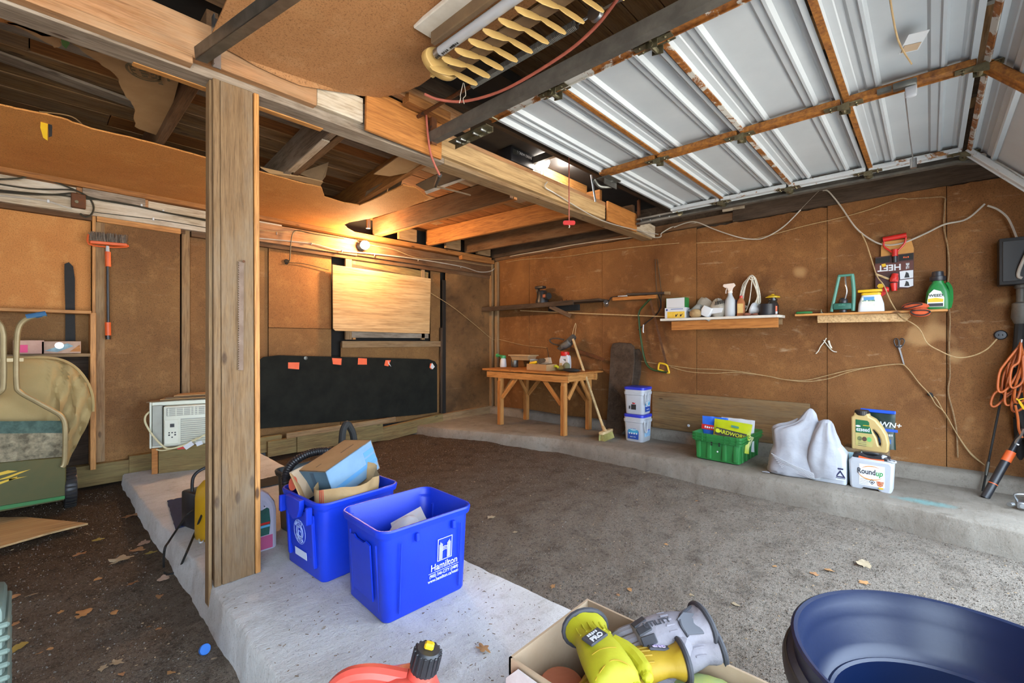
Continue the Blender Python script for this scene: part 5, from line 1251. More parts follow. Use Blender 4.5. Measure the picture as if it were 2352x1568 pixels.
B().cyl((q(2055, 574)[0], -.028, q(2055, 574)[1]), (q(2055, 590)[0], -.028, q(2055, 590)[1]), .018, n=14).obj('socket', MT['red_pl'], tw)
B().cyl((q(2055, 590)[0], -.025, q(2055, 590)[1]), (q(2055, 604)[0], -.022, q(2055, 604)[1]), .014, n=12).obj('shaft', MT['black_pl'], tw)
B().tube([(q(2055, 630)[0], -.026, q(2055, 630)[1]), (q(2054, 640)[0], -.03, q(2054, 640)[1]), (q(2053, 648)[0], -.03, q(2053, 648)[1])], [.02, .026, .024], 10, k=2).cyl((q(2053, 651)[0], -.03, q(2053, 651)[1]), (q(2054, 669)[0], -.03, q(2054, 669)[1]), .022, .016, 14).obj('pictured_sleeve', MT['red_pl'], tw)
B().tube([(q(2021, 627)[0], -.02, q(2021, 627)[1]), (q(2045, 641)[0], -.02, q(2045, 641)[1])], .008, 6).obj('stick', MT['wood_broom'], tw)
# ---- scissors and wires on the wall
sc_ = thing('scissors', 'black handled scissors hanging on the wall below the pine shelf', 'scissors', tuple(RW(2066, 800, 4.385)))
for pts in ([(2064, 797), (2058, 795), (2054, 787), (2054, 780), (2059, 777), (2063, 781), (2064, 790)], [(2066, 797), (2071, 795), (2076, 788), (2077, 781), (2072, 777), (2067, 781), (2066, 790)]):
    B().tube(rwl(pts, 4.38), .004, 6, closed=True, k=3).obj('handle_ring', MT['black_pl'], sc_, world=True)
B().flat(yz([(2061, 792), (2071, 792), (2071, 799), (2068, 800), (2078, 837), (2075, 837), (2064, 802)], 4.38), .004, MYZ(4.388)).obj('blades', MT['steel'], sc_, world=True, smooth=0)
wt = thing('wire_twists', 'white twisted wire ends hanging below the pine shelf', 'wire', tuple(RW(1898, 790, 4.39)))
for pts in ([(1898, 776), (1893, 785), (1885, 795), (1880, 805), (1874, 812)], [(1892, 781), (1899, 791), (1908, 802), (1915, 807), (1922, 808)], [(1903, 782), (1906, 792), (1910, 800)]):
    B().tube(rwl(pts, 4.39), .004 if pts[0][0] != 1903 else .007, 6, k=3).obj('wire', MT['rope_w'], wt, world=True)
# ---- cables and twine across the wall
cable('cable', rwl([(1548, 522), (1575, 512), (1600, 510), (1640, 526), (1690, 543), (1725, 549), (1755, 546), (1800, 520), (1850, 470), (1880, 440), (1890, 437)], 4.375), .0055, MT['cable_w'], 'white cable swagging along the right wall up to a high nail')
cable('cable', rwl([(1890, 437), (1903, 440), (1930, 472), (1965, 522), (2000, 550), (2030, 562), (2060, 561), (2090, 552), (2130, 534), (2170, 515), (2220, 503), (2262, 468)], 4.365), .006, MT['cable_w'], 'white cable hanging in a deep loop over the packaged scraper')
cable('cable', rwl([(1978, 535), (1990, 560), (2003, 600), (2015, 635), (2030, 655), (2045, 690), (2068, 725), (2100, 745), (2115, 760), (2130, 788), (2160, 806), (2195, 820), (2230, 818), (2265, 803), (2290, 778)], 4.27), .004, MT['twine'], 'thin pale wire winding down past the pine shelf to the black outlet')
cable('cable', rwl([(2085, 457), (2130, 454), (2168, 453), (2170, 470), (2168, 520), (2177, 570), (2180, 620), (2176, 670), (2182, 730), (2180, 790), (2182, 860), (2178, 900), (2190, 950), (2197, 990), (2200, 1050)], 4.385), .0045, MT['wood_worn'], 'tan cable dropping down the whole right wall near its far right')
cable('cable', rwl([(1600, 558), (1700, 552), (1760, 542), (1850, 518), (1930, 500), (2000, 480), (2062, 457), (2085, 457)], 4.385), .003, MT['twine'], 'very thin wire rising along the top of the right wall')
for off, lab in ((0, 'upper strand of tan twine sagging across the right wall'), (1, 'lower strand of tan twine sagging across the right wall')):
    pts = [(1470, 829), (1530, 838), (1590, 846), (1640, 848), (1700, 853), (1760, 863), (1800, 871), (1850, 873+off*3), (1900, 862+off*8), (1950, 850+off*4), (2000, 843), (2065, 836), (2085, 846), (2110, 878), (2135, 905), (2150, 915+off*14), (2170, 950-off*2), (2200, 1000), (2230, 1040+off*3), (2262, 1068)]
    if off: pts = [(1540, 842), (1580, 853), (1640, 857), (1690, 855)] + pts[5:]
    cable('twine', rwl(pts, 4.38-.01*off), .0032, MT['twine'], lab, 'twine')
cable('cable', rwl([(2268, 472), (2290, 480), (2312, 497), (2325, 520), (2336, 548)], 4.36), .006, MT['cable_w'], 'short white cable arching into the dark meter box')
for u_, v_ in ((2136, 905),):
    solo(B().ball((0, 0, 0), .016, .01, .014, 8, 5).ball((.012, 0, -.012), .008, n=6, m=4), 'twine_knot', MT['black_mat'], 'dark knot in the twine low on the right wall', 'knot', M=at(u_, v_, 4.378))
ol = thing('outlet', 'round black outlet on the wall at the end of the thin wire', 'outlet', M=at(2298, 769, 4.40))
B().lathe([(.032, 0), (.032, .008), (.026, .014), (.001, .015)], 16, RX(90)).obj('cover', MT['black_pl'], ol)
for s in (-1, 1): B().box(.009*s, -.0155, .0, .004, .002, .012).obj('slot', MT['black_gap'], ol)
# ---- meter box, conduit, cords at the right edge
mbx = thing('meter_box', 'dark grey electrical box with conduit at the right edge', 'electrical box', M=at(2345, 600, 4.33))
B().box(0, 0, .0, .20, .12, .30, b=.006).obj('box_body', plain('box_grey', '#2e2d2c', .6, .2, '#262524', 9), mbx)
B().box(-.0, -.062, 0, .17, .006, .26, b=.003).obj('cover', plain('box_cover', '#343332', .6, .2), mbx)
B().tube([(.05, -.08, .12), (.02, -.09, .05), (-.012, -.08, -.05), (-.018, -.07, -.10), (-.002, -.07, -.115)], .009, 8, k=4).obj('wire', MT['cable_w'], mbx)
B().lathe([(.03, -.15), (.03, -.17), (.022, -.175), (.022, -.26), (.04, -.27), (.045, -.36), (.03, -.40)], 16).obj('conduit', MT['track'], mbx)
B().tube([(0, 0, -.38), (-.01, -.01, -.55), (-.03, -.02, -.75), (.0, -.01, -1.0), (.06, 0, -1.2)], .028, 10, k=5).obj('hose', MT['black_mat'], mbx)
B().cyl((.0, -.035, -.50), (-.005, -.035, -.55), .008).cyl((-.02, -.045, -.62), (-.03, -.045, -.68), .008).obj('clip', MT['steel'], mbx)
oc = thing('cord_coil', 'orange extension cord hanging in a coil at the right edge', 'cord', tuple(RW(2340, 790, 4.22)))
rnd = random.Random(5); MT['or_cord'] = plain('orange_cord', '#b5591f', .5, 0, '#a34e1a', 14)
for k in range(8):
    X = 4.24 - .012*k; s = rnd.uniform(-8, 8)
    lo_v = (930, 905, 880, 930, 945, 900, 925, 890)[k]; lf = (2276, 2300, 2312, 2306, 2322, 2290, 2328, 2318)[k]
    pts = [(2345, 785+k), (lf+22, 830), (lf+6, lo_v-45), (lf+2, lo_v-8), (lf+12, lo_v), (lf+32, lo_v-18), (2350+s*.4, lo_v-70), (2358, 820)]
    if k == 0: pts = [(2345, 788), (2322, 840), (2304, 885), (2283, 905), (2276, 928), (2288, 932), (2320, 905), (2352, 898)]
    B().tube(rwl(pts, X), .0065, 7, k=6).obj('cord_loop', MT['or_cord'], oc, world=True)
B().tube(rwl([(2332, 930), (2338, 960), (2340, 985), (2348, 1005)], 4.16), .0065, 7, k=6).obj('cord_loop', MT['or_cord'], oc, world=True)
B().tube(rwl([(2334, 915), (2345, 925), (2352, 940), (2340, 920), (2352, 915)], 4.15), .004, 6, k=5).obj('yellow_tie', MT['yellow_pl'], oc, world=True)
def pole(name, label, u0, v0, X0, u1, v1, z1, r, parts, cat='pole'):
    a = RW(u0, v0, X0); c = G(u1, v1, z1); t = thing(name, label, cat, tuple(c))
    for (f0, f1, rr_, mt, nm) in parts: B().cyl(a.lerp(c, f0), a.lerp(c, f1), rr_, n=12).obj(nm, MT[mt], t, world=True)
    return t
pole('pruner_pole', 'orange and black pole pruner leaning in the right corner', 2352, 985, 4.25, 2262, 1143, .15, .02, ((0, .33, .016, 'black_pl', 'shaft'), (.33, .47, .024, 'orange_pl', 'orange_collar'), (.47, 1, .022, 'black_pl', 'tube'), (.79, .80, .0235, 'orange_pl', 'orange_ring')), 'pruner')
pole('hose_pole', 'thick black pipe leaning behind the orange pruner', 2352, 850, 4.34, 2275, 1070, .25, .03, ((0, 1, .026, 'black_mat', 'pipe'),), 'pipe')
pole('thin_rod', 'thin dark rod with a pale tip leaning on the right wall', 2318, 820, 4.38, 2257, 1128, .15, .01, ((0, .78, .006, 'black_mat', 'shaft'), (.78, .88, .009, 'grey_metal', 'ferrule'), (.88, 1, .006, 'black_mat', 'tip')), 'rod')
pole('hose_pole', 'black pipe standing upright at the right edge of the wall', 2338, 960, 4.34, 2345, 1090, .25, .03, ((0, 1, .022, 'black_mat', 'pipe'),), 'pipe')
hk = thing('chain_hook', 'small white chain hook on the pruner shaft', 'hook', tuple(RW(2342, 1005, 4.12)))
B().tube(rwl([(2352, 985), (2345, 1000), (2336, 1010), (2333, 1018), (2340, 1022)], 4.12), .006, 6, k=4).obj('hook_wire', MT['steel'], hk, world=True)
cl = thing('metal_clamp', 'bluish steel clamp lying at the right edge of the concrete ledge', 'clamp', tuple(G(2345, 1172, .15)))
p = G(2348, 1170, .15)
B().box(p.x, p.y, p.z+.03, .07, .05, .04, b=.008).cyl(p+Vector((-.04, .0, .03)), p+Vector((.04, 0, .03)), .014).obj('clamp_body', MT['steel'], cl, world=True)
B().tube([p+Vector((.0, .02, .05)), p+Vector((-.01, .03, .085)), p+Vector((.0, -.02, .09)), p+Vector((.02, -.04, .05))], .006, 6, k=4).cyl(p+Vector((-.03, .04, .03)), p+Vector((-.05, .055, .03)), .012).obj('clamp_loop', MT['steel'], cl, world=True)
# board along the foot of the wall
a = RW(1500, 898, 4.375); c = RW(1864, 925, 4.375)
bd = B().flat(yz([(1500, 897), (1680, 910), (1864, 925), (1863, 1042), (1500, 990)], 4.385), .016, MYZ(4.395))
tag(board('wall_board', (4.383, 2.10, .432), (4.383, .725, .432), .37, .022, wood('wood_wallboard', '#8a6a42', '#6c5236', '#7c6a50', 1, .8, .5), None), 'wide weathered board fixed along the foot of the right wall', 'board')
tag(B().lathe([(.012, 0), (.014, .006), (.008, .012)], 10, at(1582, 977, 4.37) @ RX(90)).obj('knob', MT['print_w']), 'small white knob on the weathered wall board', 'knob')
# ================================================================ WORKBENCH AND THE THINGS ON THE CONCRETE LEDGE
ZL = .152
wbn = thing('workbench', 'rough pine workbench with braced legs in the back corner', 'workbench', (4.02, 3.2, ZL))
LX0, LX1, LY0, LY1, ZT = 3.775, 4.235, 2.78, 3.70, .79
def leg(x, y): board('leg', (x, y, ZL), (x, y, ZT-.02), .06, .04, MT['wood_pine'], wbn, up=(1, 0, 0)); board('leg_cleat', (x-.028, y+.0, ZL+.003), (x-.028, y, ZT-.12), .045, .018, MT['wood_apron'], wbn, up=(0, 1, 0))
for x in (LX0, LX1):
    for y in (LY0, LY1): leg(x, y)
board('rail', (LX0-.03, LY0-.08, ZT-.05), (LX0-.03, LY1+.20, ZT-.05), .07, .02, MT['wood_pine'], wbn)
board('rail', (LX1+.03, LY0-.08, ZT-.05), (LX1+.03, LY1+.20, ZT-.05), .07, .02, MT['wood_pine'], wbn)
board('rail', (LX0-.03, LY0-.04, ZT-.045), (LX1+.10, LY0-.04, ZT-.045), .07, .02, MT['wood_pine'], wbn)
board('rail', (LX0-.03, LY1+.1, ZT-.045), (LX1+.06, LY1+.1, ZT-.045), .07, .02, MT['wood_pine'], wbn)
for x in (LX0-.01, LX1):
    board('brace', (x, LY0+.03, ZT-.32), (x, LY0+.30, ZT-.03), .045, .02, MT['wood_apron'], wbn)
    board('brace', (x, LY1-.03, ZT-.32), (x, LY1-.30, ZT-.03), .045, .02, MT['wood_pine'], wbn)
for y in (LY0, LY1):
    board('brace', (LX0+.03, y-.03, ZT-.26), (LX0+.22, y-.03, ZT-.04), .04, .02, MT['wood_pine'], wbn)
    board('brace', (LX1-.03, y-.03, ZT-.30), (LX1-.22, y-.03, ZT-.04), .04, .02, MT['wood_pine'], wbn)
for k in range(4):
    board('top_plank', (LX0-.055+.165*k+.08, LY0-.10, ZT+.006), (LX0-.055+.165*k+.08, LY1+.26, ZT+.006), .162, .022, MT['wood_apron'], wbn, up=(1, 0, 0))
ZW = ZT + .018
def on_b(u, X): return at(u, 840, X, -90, ZW)
w1 = thing('sprayer_bottle', 'small white bottle with a green sprayer head on the workbench', 'bottle', M=on_b(1156, 4.08))
B().lathe([(.040, 0), (.044, .01), (.036, .09), (.028, .105), (.028, .115)], 16).obj('bottle', MT['print_w'], w1)
MT['mint'] = plain('mint_green', '#3f9a5c', .45, 0, '#378c52', 6)
B().lathe([(.034, .11), (.036, .12), (.034, .142), (.02, .148)], 16).cyl((0, 0, .135), (-.10, .0, .142), .014, .012, 10).cyl((-.09, 0, .142), (-.115, 0, .143), .024, .024, 10).obj('sprayer_head', MT['mint'], w1)
w2 = thing('planter_tray', 'beige plastic planter tray lying across the tin on the workbench', 'tray', M=on_b(1202, 4.22) @ T(0, 0, .09))
MT['beige'] = plain('beige_plastic', '#b89a72', .6, 0, '#a58a64', 8)
B().loft([(0, .28, .14, .02), (.05, .32, .17, .02), (.052, .36, .20, .02), (.066, .36, .20, .02), (.064, .33, .17, .02), (.01, .28, .14, .02)], 4).obj('tray_shell', MT['beige'], w2)
w3 = thing('tin_can', 'dull metal tin standing under the beige tray', 'tin', M=on_b(1182, 4.15))
B().lathe([(.044, 0), (.046, .004), (.046, .084), (.044, .088)], 20).obj('tin_wall', MT['grey_metal'], w3)
w4 = thing('plastic_tub', 'frosted plastic tub at the right end of the beige tray', 'tub', M=on_b(1225, 4.02) @ T(0, 0, .004))
B().lathe([(.038, 0), (.042, .09), (.052, .10), (.052, .112), (.046, .112), (.038, .01), (.001, .006)], 20).obj('tub_wall', MT['glass'], w4)
w5 = thing('cardboard_tray', 'shallow orange cardboard tray of oddments on the workbench', 'tray', M=on_b(1244, 3.92) @ RZ(-4))
for x, y, sx, sy in ((0, -.085, .30, .004), (0, .085, .30, .004), (-.15, 0, .004, .17), (.15, 0, .004, .17)): B().box(x, y, .035, sx, sy, .07).obj('tray_side', MT['card'], w5)
B().box(0, 0, .003, .30, .17, .005).obj('tray_bottom', MT['card'], w5)
w6 = thing('cardboard_box', 'small pale cardboard box leaning in the orange tray', 'box', M=on_b(1252, 3.96) @ T(0, 0, .058) @ RY(-14) @ RZ(8))
B().box(0, 0, .035, .15, .07, .07, b=.002).obj('carton', MT['card_pale'], w6)
w7 = thing('hand_trowel', 'yellow handled trowel sticking out of the orange tray', 'trowel', M=on_b(1226, 3.88) @ T(0, 0, .082) @ RY(78))
B().lathe([(.012, -.06), (.019, -.05), (.017, .03), (.011, .05)], 12).obj('handle', MT['yellow_pl'], w7)
B().flat([(-.012, .05), (.012, .05), (.03, .09), (.022, .16), (0, .18), (-.022, .16), (-.03, .09)], .002, RX(90)).obj('blade', MT['grey_metal'], w7)
w8 = thing('fertiliser_jug', 'white jug with a red shaker cap at the back of the workbench', 'jug', M=on_b(1298, 4.20))
B().flat([[(-.06, 0), (.06, 0), (.062, .08), (.055, .15), (.035, .17), (-.03, .165), (-.055, .11)], [(-.028, .125), (.03, .125), (.038, .075), (.03, .06), (.018, .09), (-.02, .105)]], .06, T(0, .03, 0) @ RX(90), .008).obj('jug_body', MT['print_w'], w8)
B().lathe([(.050, .158), (.052, .162), (.052, .20), (.045, .205)], 12).obj('cap', MT['red_pl'], w8)
B().flat([(-.05, .0), (-.022, 0), (-.02, .06), (-.052, .06)], .001, T(0, -.031, .015) @ RX(90)).obj('label', MT['wood_broom'], w8)
w9 = thing('garden_gloves', 'pair of faded olive garden gloves on the workbench', 'gloves', M=on_b(1293, 3.97))
MT['olive'] = plain('olive_cloth', '#7d7440', .9, 0, '#685f36', 14)
B().rings(lump((-.02, 0, .03), (.06, .04, .03), 4, .3)).obj('glove', MT['olive'], w9)
B().rings(lump((.05, .0, .045), (.045, .035, .05), 9, .35)).obj('glove', plain('grey_green_cloth', '#6a6a4e', .9), w9)
B().tube([(-.10, -.02, .045), (-.07, -.02, .05), (-.03, -.03, .03)], .014, 8, k=3).obj('lime_cuff', plain('lime', '#a8b01e', .7), w9)
solo(B().rings(lump((0, 0, .022), (.10, .05, .02), 12, .3)), 'leather_pouch', MT['black_mat'], 'dark flat pouch at the front corner of the workbench', 'pouch', M=on_b(1312, 3.86))
solo(B().rings(lump((0, 0, .012), (.06, .03, .012), 15, .4)), 'rag', MT['card_dark'], 'small dark rag at the right end of the workbench top', 'rag', M=on_b(1322, 4.02))
# hedge trimmer on the wall
ht = thing('hedge_trimmer', 'dark hedge trimmer hanging by a loop of cord above the workbench', 'hedge trimmer', tuple(RW(1300, 790, 4.30)))
MT['dusty'] = plain('dusty_black', '#2b2725', .75, 0, '#4a443e', 12, 1.0)
B().flat(yz([(1285, 800), (1300, 785), (1317, 770), (1320, 775), (1308, 795), (1290, 803)], 4.28), .07, MYZ(4.31), .008).obj('guard', MT['dusty'], ht, world=True)
B().tube(rwl([(1292, 795), (1302, 790), (1309, 784)], 4.25), [.035, .042, .04, .03], 12, k=3).obj('motor', plain('grey_motor', '#4c4a48', .6, 0, '#5e5c58', 9), ht, world=True)
B().tube(rwl([(1295, 780), (1280, 777), (1266, 778), (1263, 783), (1272, 790), (1292, 794)], 4.30), .009, 8, k=4).obj('rear_handle', MT['dusty'], ht, world=True)
a = RW(1310, 800, 4.33); c = RW(1388, 825, 4.33); bl_ = B(); M = frame_of(a, c-a, (0, 0, 1)); L = (c-a).length; out = [(0, .02), (0, -.02)]
for k in range(16): out += [(L*(k+.2)/16, -.018), (L*(k+.5)/16, -.03), (L*(k+.8)/16, -.018)]
out += [(L, -.01), (L, .012)]
B().flat(out, .008, M).obj('cutter_bar', MT['iron_rust'], ht, world=True, smooth=0)
B().tube(rwl([(1320, 774), (1315, 768), (1319, 750), (1322, 742), (1323, 750), (1321, 765), (1320, 774)], 4.30), .004, 6, k=3).obj('cord_loop', MT['twine'], ht, world=True)
tag(B().tube(rwl([(1256, 798), (1259, 812), (1260, 835)], 4.385), .004, 6, k=3).obj('hanging_string', MT['cable_b']), 'dark string hanging down to the workbench from the slanting wire', 'string')
# broom leaning at the bench
bt = thing('push_broom', 'push broom with a long pale wooden handle leaning by the workbench', 'broom', tuple(G(1392, 1010, ZL)))
a = RW(1315, 776, 4.26); c = G(1389, 1000, ZL+.03); c2 = Vector((c.x, c.y, c.z+.035))
B().cyl(a, c2, .014, .014, 12).obj('handle', MT['wood_broom'], bt, world=True)
hd = G(1392, 1008, ZL+.0)
xa = (G(1410, 1002, ZL) - G(1376, 1016, ZL)).normalized()
M = frame_of(hd, xa, Vector((0, 0, 1)).cross(xa))
B().box(0, 0, .075, .24, .05, .03, M=M, b=.008).cyl(M @ Vector((-.02, 0, .08)), c2 + (a-c2)*.05, .02, .017, 10).obj('head_block', MT['wood_broom'], bt, world=True)
MT['straw'] = plain('straw_bristle', '#b8ad6a', .85, 0, '#9c9258', 50, 1, .4, 120)
bris = B(); rnd = random.Random(4)
for k in range(260):
    x = rnd.uniform(-.115, .115); y = rnd.uniform(-.022, .022)
    bris.cyl(M @ Vector((x, y, .068)), M @ Vector((x*1.06, y*1.5-.01, .001)), .004, .0035, 3)
o = bris.obj('bristles', MT['straw'], bt, world=True); o['kind'] = 'stuff'
# dark boards leaning
for nm, pts, x0, x1, lab in (('plank', [(1403, 800), (1407, 789), (1420, 787), (1447, 789), (1455, 797), (1456, 830), (1449, 905), (1440, 960), (1432, 990), (1424, 1001), (1392, 1000), (1396, 930)], 4.20, 4.36, 'dark stained board with rounded top leaning on the wall behind the pails'),
                        ('plank', [(1448, 803), (1466, 802), (1472, 812), (1470, 860), (1462, 900), (1450, 985), (1436, 985)], 4.30, 4.385, 'second narrower black board behind the dark leaning board')):
    zlo = ZL; n = len(pts); vs = []
    for (u_, v_) in pts:
        p = RW(u_, v_, x1); f = max(0, min(1, (p.z-.2)/.95)); X = x0+(x1-x0)*f
        p = RW(u_, v_, X); vs.append(Vector((X, p.y, max(p.z, zlo+.002))))
    vs2 = [v+Vector((.022, 0, .004)) for v in vs]
    tag(B().add(vs+vs2, [tuple(range(n)), tuple(range(n, 2*n))[::-1]] + [(i, (i+1) % n, (i+1) % n+n, i+n) for i in range(n)]).obj(nm, MT['wood_dark'], smooth=0), lab, 'board')
# ---- detergent pails
MT['pail_label'] = plain('label_teal', '#1f6c9e', .5, 0, '#3f9cc0', 9, 1); MT['label_navy'] = plain('label_navy', '#16357a', .5, 0, '#1d459a', 12)
MT['lid_blue'] = plain('lid_blue', '#2530a8', .4, 0, '#2c38b6', 5)
def pail(z, rz, label, back_first):
    t = thing('detergent_pail', label, 'pail', (4.115, 2.125, z), -90+rz, 'white detergent pails')
    B().loft([(0, .180, .180, .03), (.01, .188, .188, .032), (.185, .206, .206, .034), (.19, .218, .218, .036), (.215, .220, .220, .036), (.217, .208, .208, .034), (.245, .212, .212, .034)], 5).obj('bucket', MT['white_pl'], t)
    ld = B().loft([(.238, .216, .216, .034), (.252, .220, .220, .036), (.262, .214, .214, .034), (.266, .19, .19, .03)], 5).obj('lid', MT['lid_blue'], t)
    for s in (-1, 1): B().box(s*.112, 0, .205, .012, .04, .03, b=.003).obj('handle_lug', MT['white_pl'], t)
    B().tube([(.114, -.02, .21), (.124, -.05, .16), (.128, -.07, .105), (.122, -.085, .11), (.118, -.095, .17), (.114, -.09, .205)], .006, 8, k=5).obj('handle', MT['white_pl'], t)
    def lab_front(M):
        g = B().box(0, 0, 0, .115, .001, .16, M=M).obj('front_label', MT['label_navy'], t)
        B().box(0, -.001, .02, .105, .001, .09, M=M).obj('label_field', MT['pail_label'], g)
        B().flat([(.045*math.cos(i*.33), .028*math.sin(i*.33)) for i in range(19)], .0008, M @ T(0, -.0015, .03) @ RX(90)).obj('label_oval', plain('pale_teal', '#9cc6d4', .5), g)
        B().box(0, -.0024, .068, .06, .0008, .012, M=M).obj('brand_bar', MT['black_pl'], g)
        B().box(0, -.0024, .054, .05, .0008, .006, M=M).obj('red_bar', MT['red_pl'], g)
        B().text((6, 5,), .012, M @ T(0, -.0025, .035) @ RX(90), t=.0006).text((3, 6,), .012, M @ T(0, -.0025, .020) @ RX(90), t=.0006).obj('lettering', MT['label_navy'], g)
        for k in range(4): B().cyl(M @ Vector((-.038+.025*k, -.001, -.025)), M @ Vector((-.038+.025*k, -.002, -.025)), .008, n=10).obj('picture_dot', MT['print_w'], g)
        B().text((5, 5,), .011, M @ T(0, -.0015, -.058) @ RX(90), t=.0006).obj('lettering', MT['print_w'], g)
    def lab_back(M):
        B().box(0, 0, .045, .05, .001, .012, M=M).obj('caution_bar', MT['black_pl'], t)
        B().lathe([(.017, 0), (.022, 0), (.022, .001), (.017, .001)], 18, M @ T(0, 0, .015) @ RX(90)).obj('warning_ring', MT['red_pl'], t)
        B().box(0, -.001, .015, .008, .001, .03, M=M @ T(0, 0, .015) @ RY(40) @ T(0, 0, -.015)).obj('warning_figure', MT['black_pl'], t)
        B().box(0, 0, -.035, .05, .001, .05, M=M).obj('caution_text_block', MT['black_mat'], t)
        B().box(-.042, 0, -.04, .012, .001, .03, M=M).obj('barcode', MT['black_pl'], t)
    FM = T(0, -.0985, .105) @ RX(-3); SM = RZ(90) @ FM
    if back_first: lab_back(FM); lab_front(RZ(90) @ T(.0, 0, .0) @ FM)
    else:
        lab_front(FM)
        g = B().box(0, 0, .01, .12, .001, .13, M=SM).obj('side_label', plain('label_side', '#3c6cb0', .5, 0, '#9cc2d8', 16, 1), t)
        for k in range(4): B().box(-.042+.027*k, -.001, .03, .02, .001, .06, M=SM).obj('blue_panel', MT['lid_blue'], g)
        B().box(0, -.001, .062, .10, .001, .012, M=SM).obj('white_line', MT['print_w'], g)
    return t
pail(ZL, 0, 'lower white pail with blue front label on the concrete ledge', False)
pail(ZL+.268, 3, 'upper white pail with warning sign, stacked on the other one', True)
# ---- green crate
cr = thing('plastic_crate', 'green plastic crate filled with garden bags', 'crate', (4.045, 1.262, ZL), -90-2)
gW, gD, gH = .34, .47, .22                      # width along the front, depth towards the wall
B().loft([(0, gW-.02, gD-.02, .015), (.006, gW, gD, .02), (gH-.07, gW+.02, gD+.02, .02), (gH-.065, gW+.05, gD+.05, .025), (gH, gW+.06, gD+.06, .025), (gH, gW+.036, gD+.036, .02), (gH-.06, gW+.0, gD+.0, .02), (.012, gW-.016, gD-.016, .018)], 4).obj('crate_shell', MT['green_pl'], cr)
for x in (-.145, -.06, .06, .145):
    B().box(x, -gD/2-.010, .085, .035, .02, .16, M=RX(-3), b=.006).obj('rib', MT['green_pl'], cr)
for y in (-.18, -.09, 0, .09, .18): B().box(gW/2+.006, y, .085, .014, .016, .15, b=.004).box(-gW/2-.006, y, .085, .014, .016, .15, b=.004).obj('rib', MT['green_pl'], cr)
for z in (gH-.045, gH-.022):
    B().box(0, -gD/2-.030, z, gW+.05, .006, .006).box(gW/2+.030, 0, z, .006, gD+.05, .006).obj('rim_ridge', MT['green_pl'], cr)
for x in (-.16, -.11, -.07, .07, .11, .16): B().box(x, -gD/2-.029, gH-.03, .006, .008, .06).obj('rim_rib', MT['green_pl'], cr)
for x in (-.03, .03):
    for z in (.155, .138): B().box(x, -gD/2-.033, z, .012, .004, .012).obj('rim_hole', MT['black_gap'], cr)
solo(B().lathe([(.007, 0), (.005, .002)], 8, RX(90)), 'chip', MT['print_w'], 'tiny white paint chip stuck on the green crate front', 'chip', M=WM[cr.name] @ T(.01, -gD/2-.016, .085))
def pouch(name, label, M, w_, h_, t_, mat, seed, cat='bag'):
    t = thing(name, label, cat, M=M)
    def surf(s):
        def f(i, j):
            x = (i-.5)*w_*(1-.04*math.sin(j*3)); z = j*h_
            bl = t_/2*(math.sin(math.pi*i)**.7)*(1-j**2.2*.85)
            return (x, s*(bl+.001) + .008*nz(i*5, j*4+seed, 2), z+.006*nz(i*6+seed, j*2))
        return f
    b = B(); n, m = 12, 10
    rs = []
    for j in range(m+1):
        fr_ = [surf(-1)(i/n, j/m) for i in range(n+1)]; bk = [surf(1)(i/n, j/m) for i in range(n, -1, -1)]
        rs.append(fr_+bk)
    b.rings(rs).obj('bag_body', mat, t, smooth=60)
    return t
CM = WM[cr.name]
pb = pouch('seed_bag', 'blue bag with a red band standing in the green crate', CM @ T(-.09, -.06, .06) @ RX(-6) @ RZ(8), .21, .27, .05, plain('bag_blue', '#1c52b8', .3, 0, '#2b66cc', 8), 2)
B().flat([(-.10, .20), (.095, .195), (.09, .235), (-.10, .242)], .001, T(0, -.030, -.04) @ RX(90)).obj('red_band', MT['red_pl'], pb)
B().text((7,), .032, T(-.02, -.0325, .178) @ RX(90) @ RZ(-3), t=.0006).obj('lettering', MT['print_w'], pb)
B().flat([(0, 0), (.05, 0), (.05, .03), (0, .03)], .001, T(.02, -.034, .12) @ RX(90)).obj('white_patch', MT['print_w'], pb)
py = pouch('soil_bag', 'lime yellow garden bag with dark lettering in the green crate', CM @ T(.055, -.115, .085) @ RX(-12) @ RY(3), .30, .235, .06, plain('bag_lime', '#b9c41c', .35, 0, '#aab516', 8), 5)
B().flat([(-.12, .105), (.13, .085), (.13, .150), (-.11, .165)], .001, T(0, -.041, 0) @ RX(90)).obj('dark_band', plain('band_grey', '#3c3c36', .5), py)
B().text('YARDWORKS', .042, T(.02, -.0435, .128) @ RX(90) @ RZ(-4), t=.0008, bold=.0006).obj('lettering', plain('lime_print', '#c4d02a', .5), py)
B().lathe([(.010, 0), (.017, 0), (.017, .001), (.010, .001)], 16, T(-.096, -.0435, .138) @ RX(90)).obj('round_logo', plain('lime_print2', '#c4d02a', .5), py)
B().flat([(0, 0), (.06, -.003), (.06, .014), (0, .018)], .001, T(.0, -.030, .185) @ RX(90)).obj('teal_patch', MT['teal'], py)
pw_ = pouch('paper_bag', 'plain white paper bag at the back of the green crate', CM @ T(.06, .05, .06) @ RX(-4), .27, .26, .05, MT['print_w'], 9)
pg = pouch('folded_bag', 'folded lime bag corner sticking out at the right of the crate', CM @ T(.135, -.06, .06) @ RY(20), .07, .165, .03, plain('bag_lime2', '#a8b02a', .4, 0, '#d8dcc0', 30), 4)
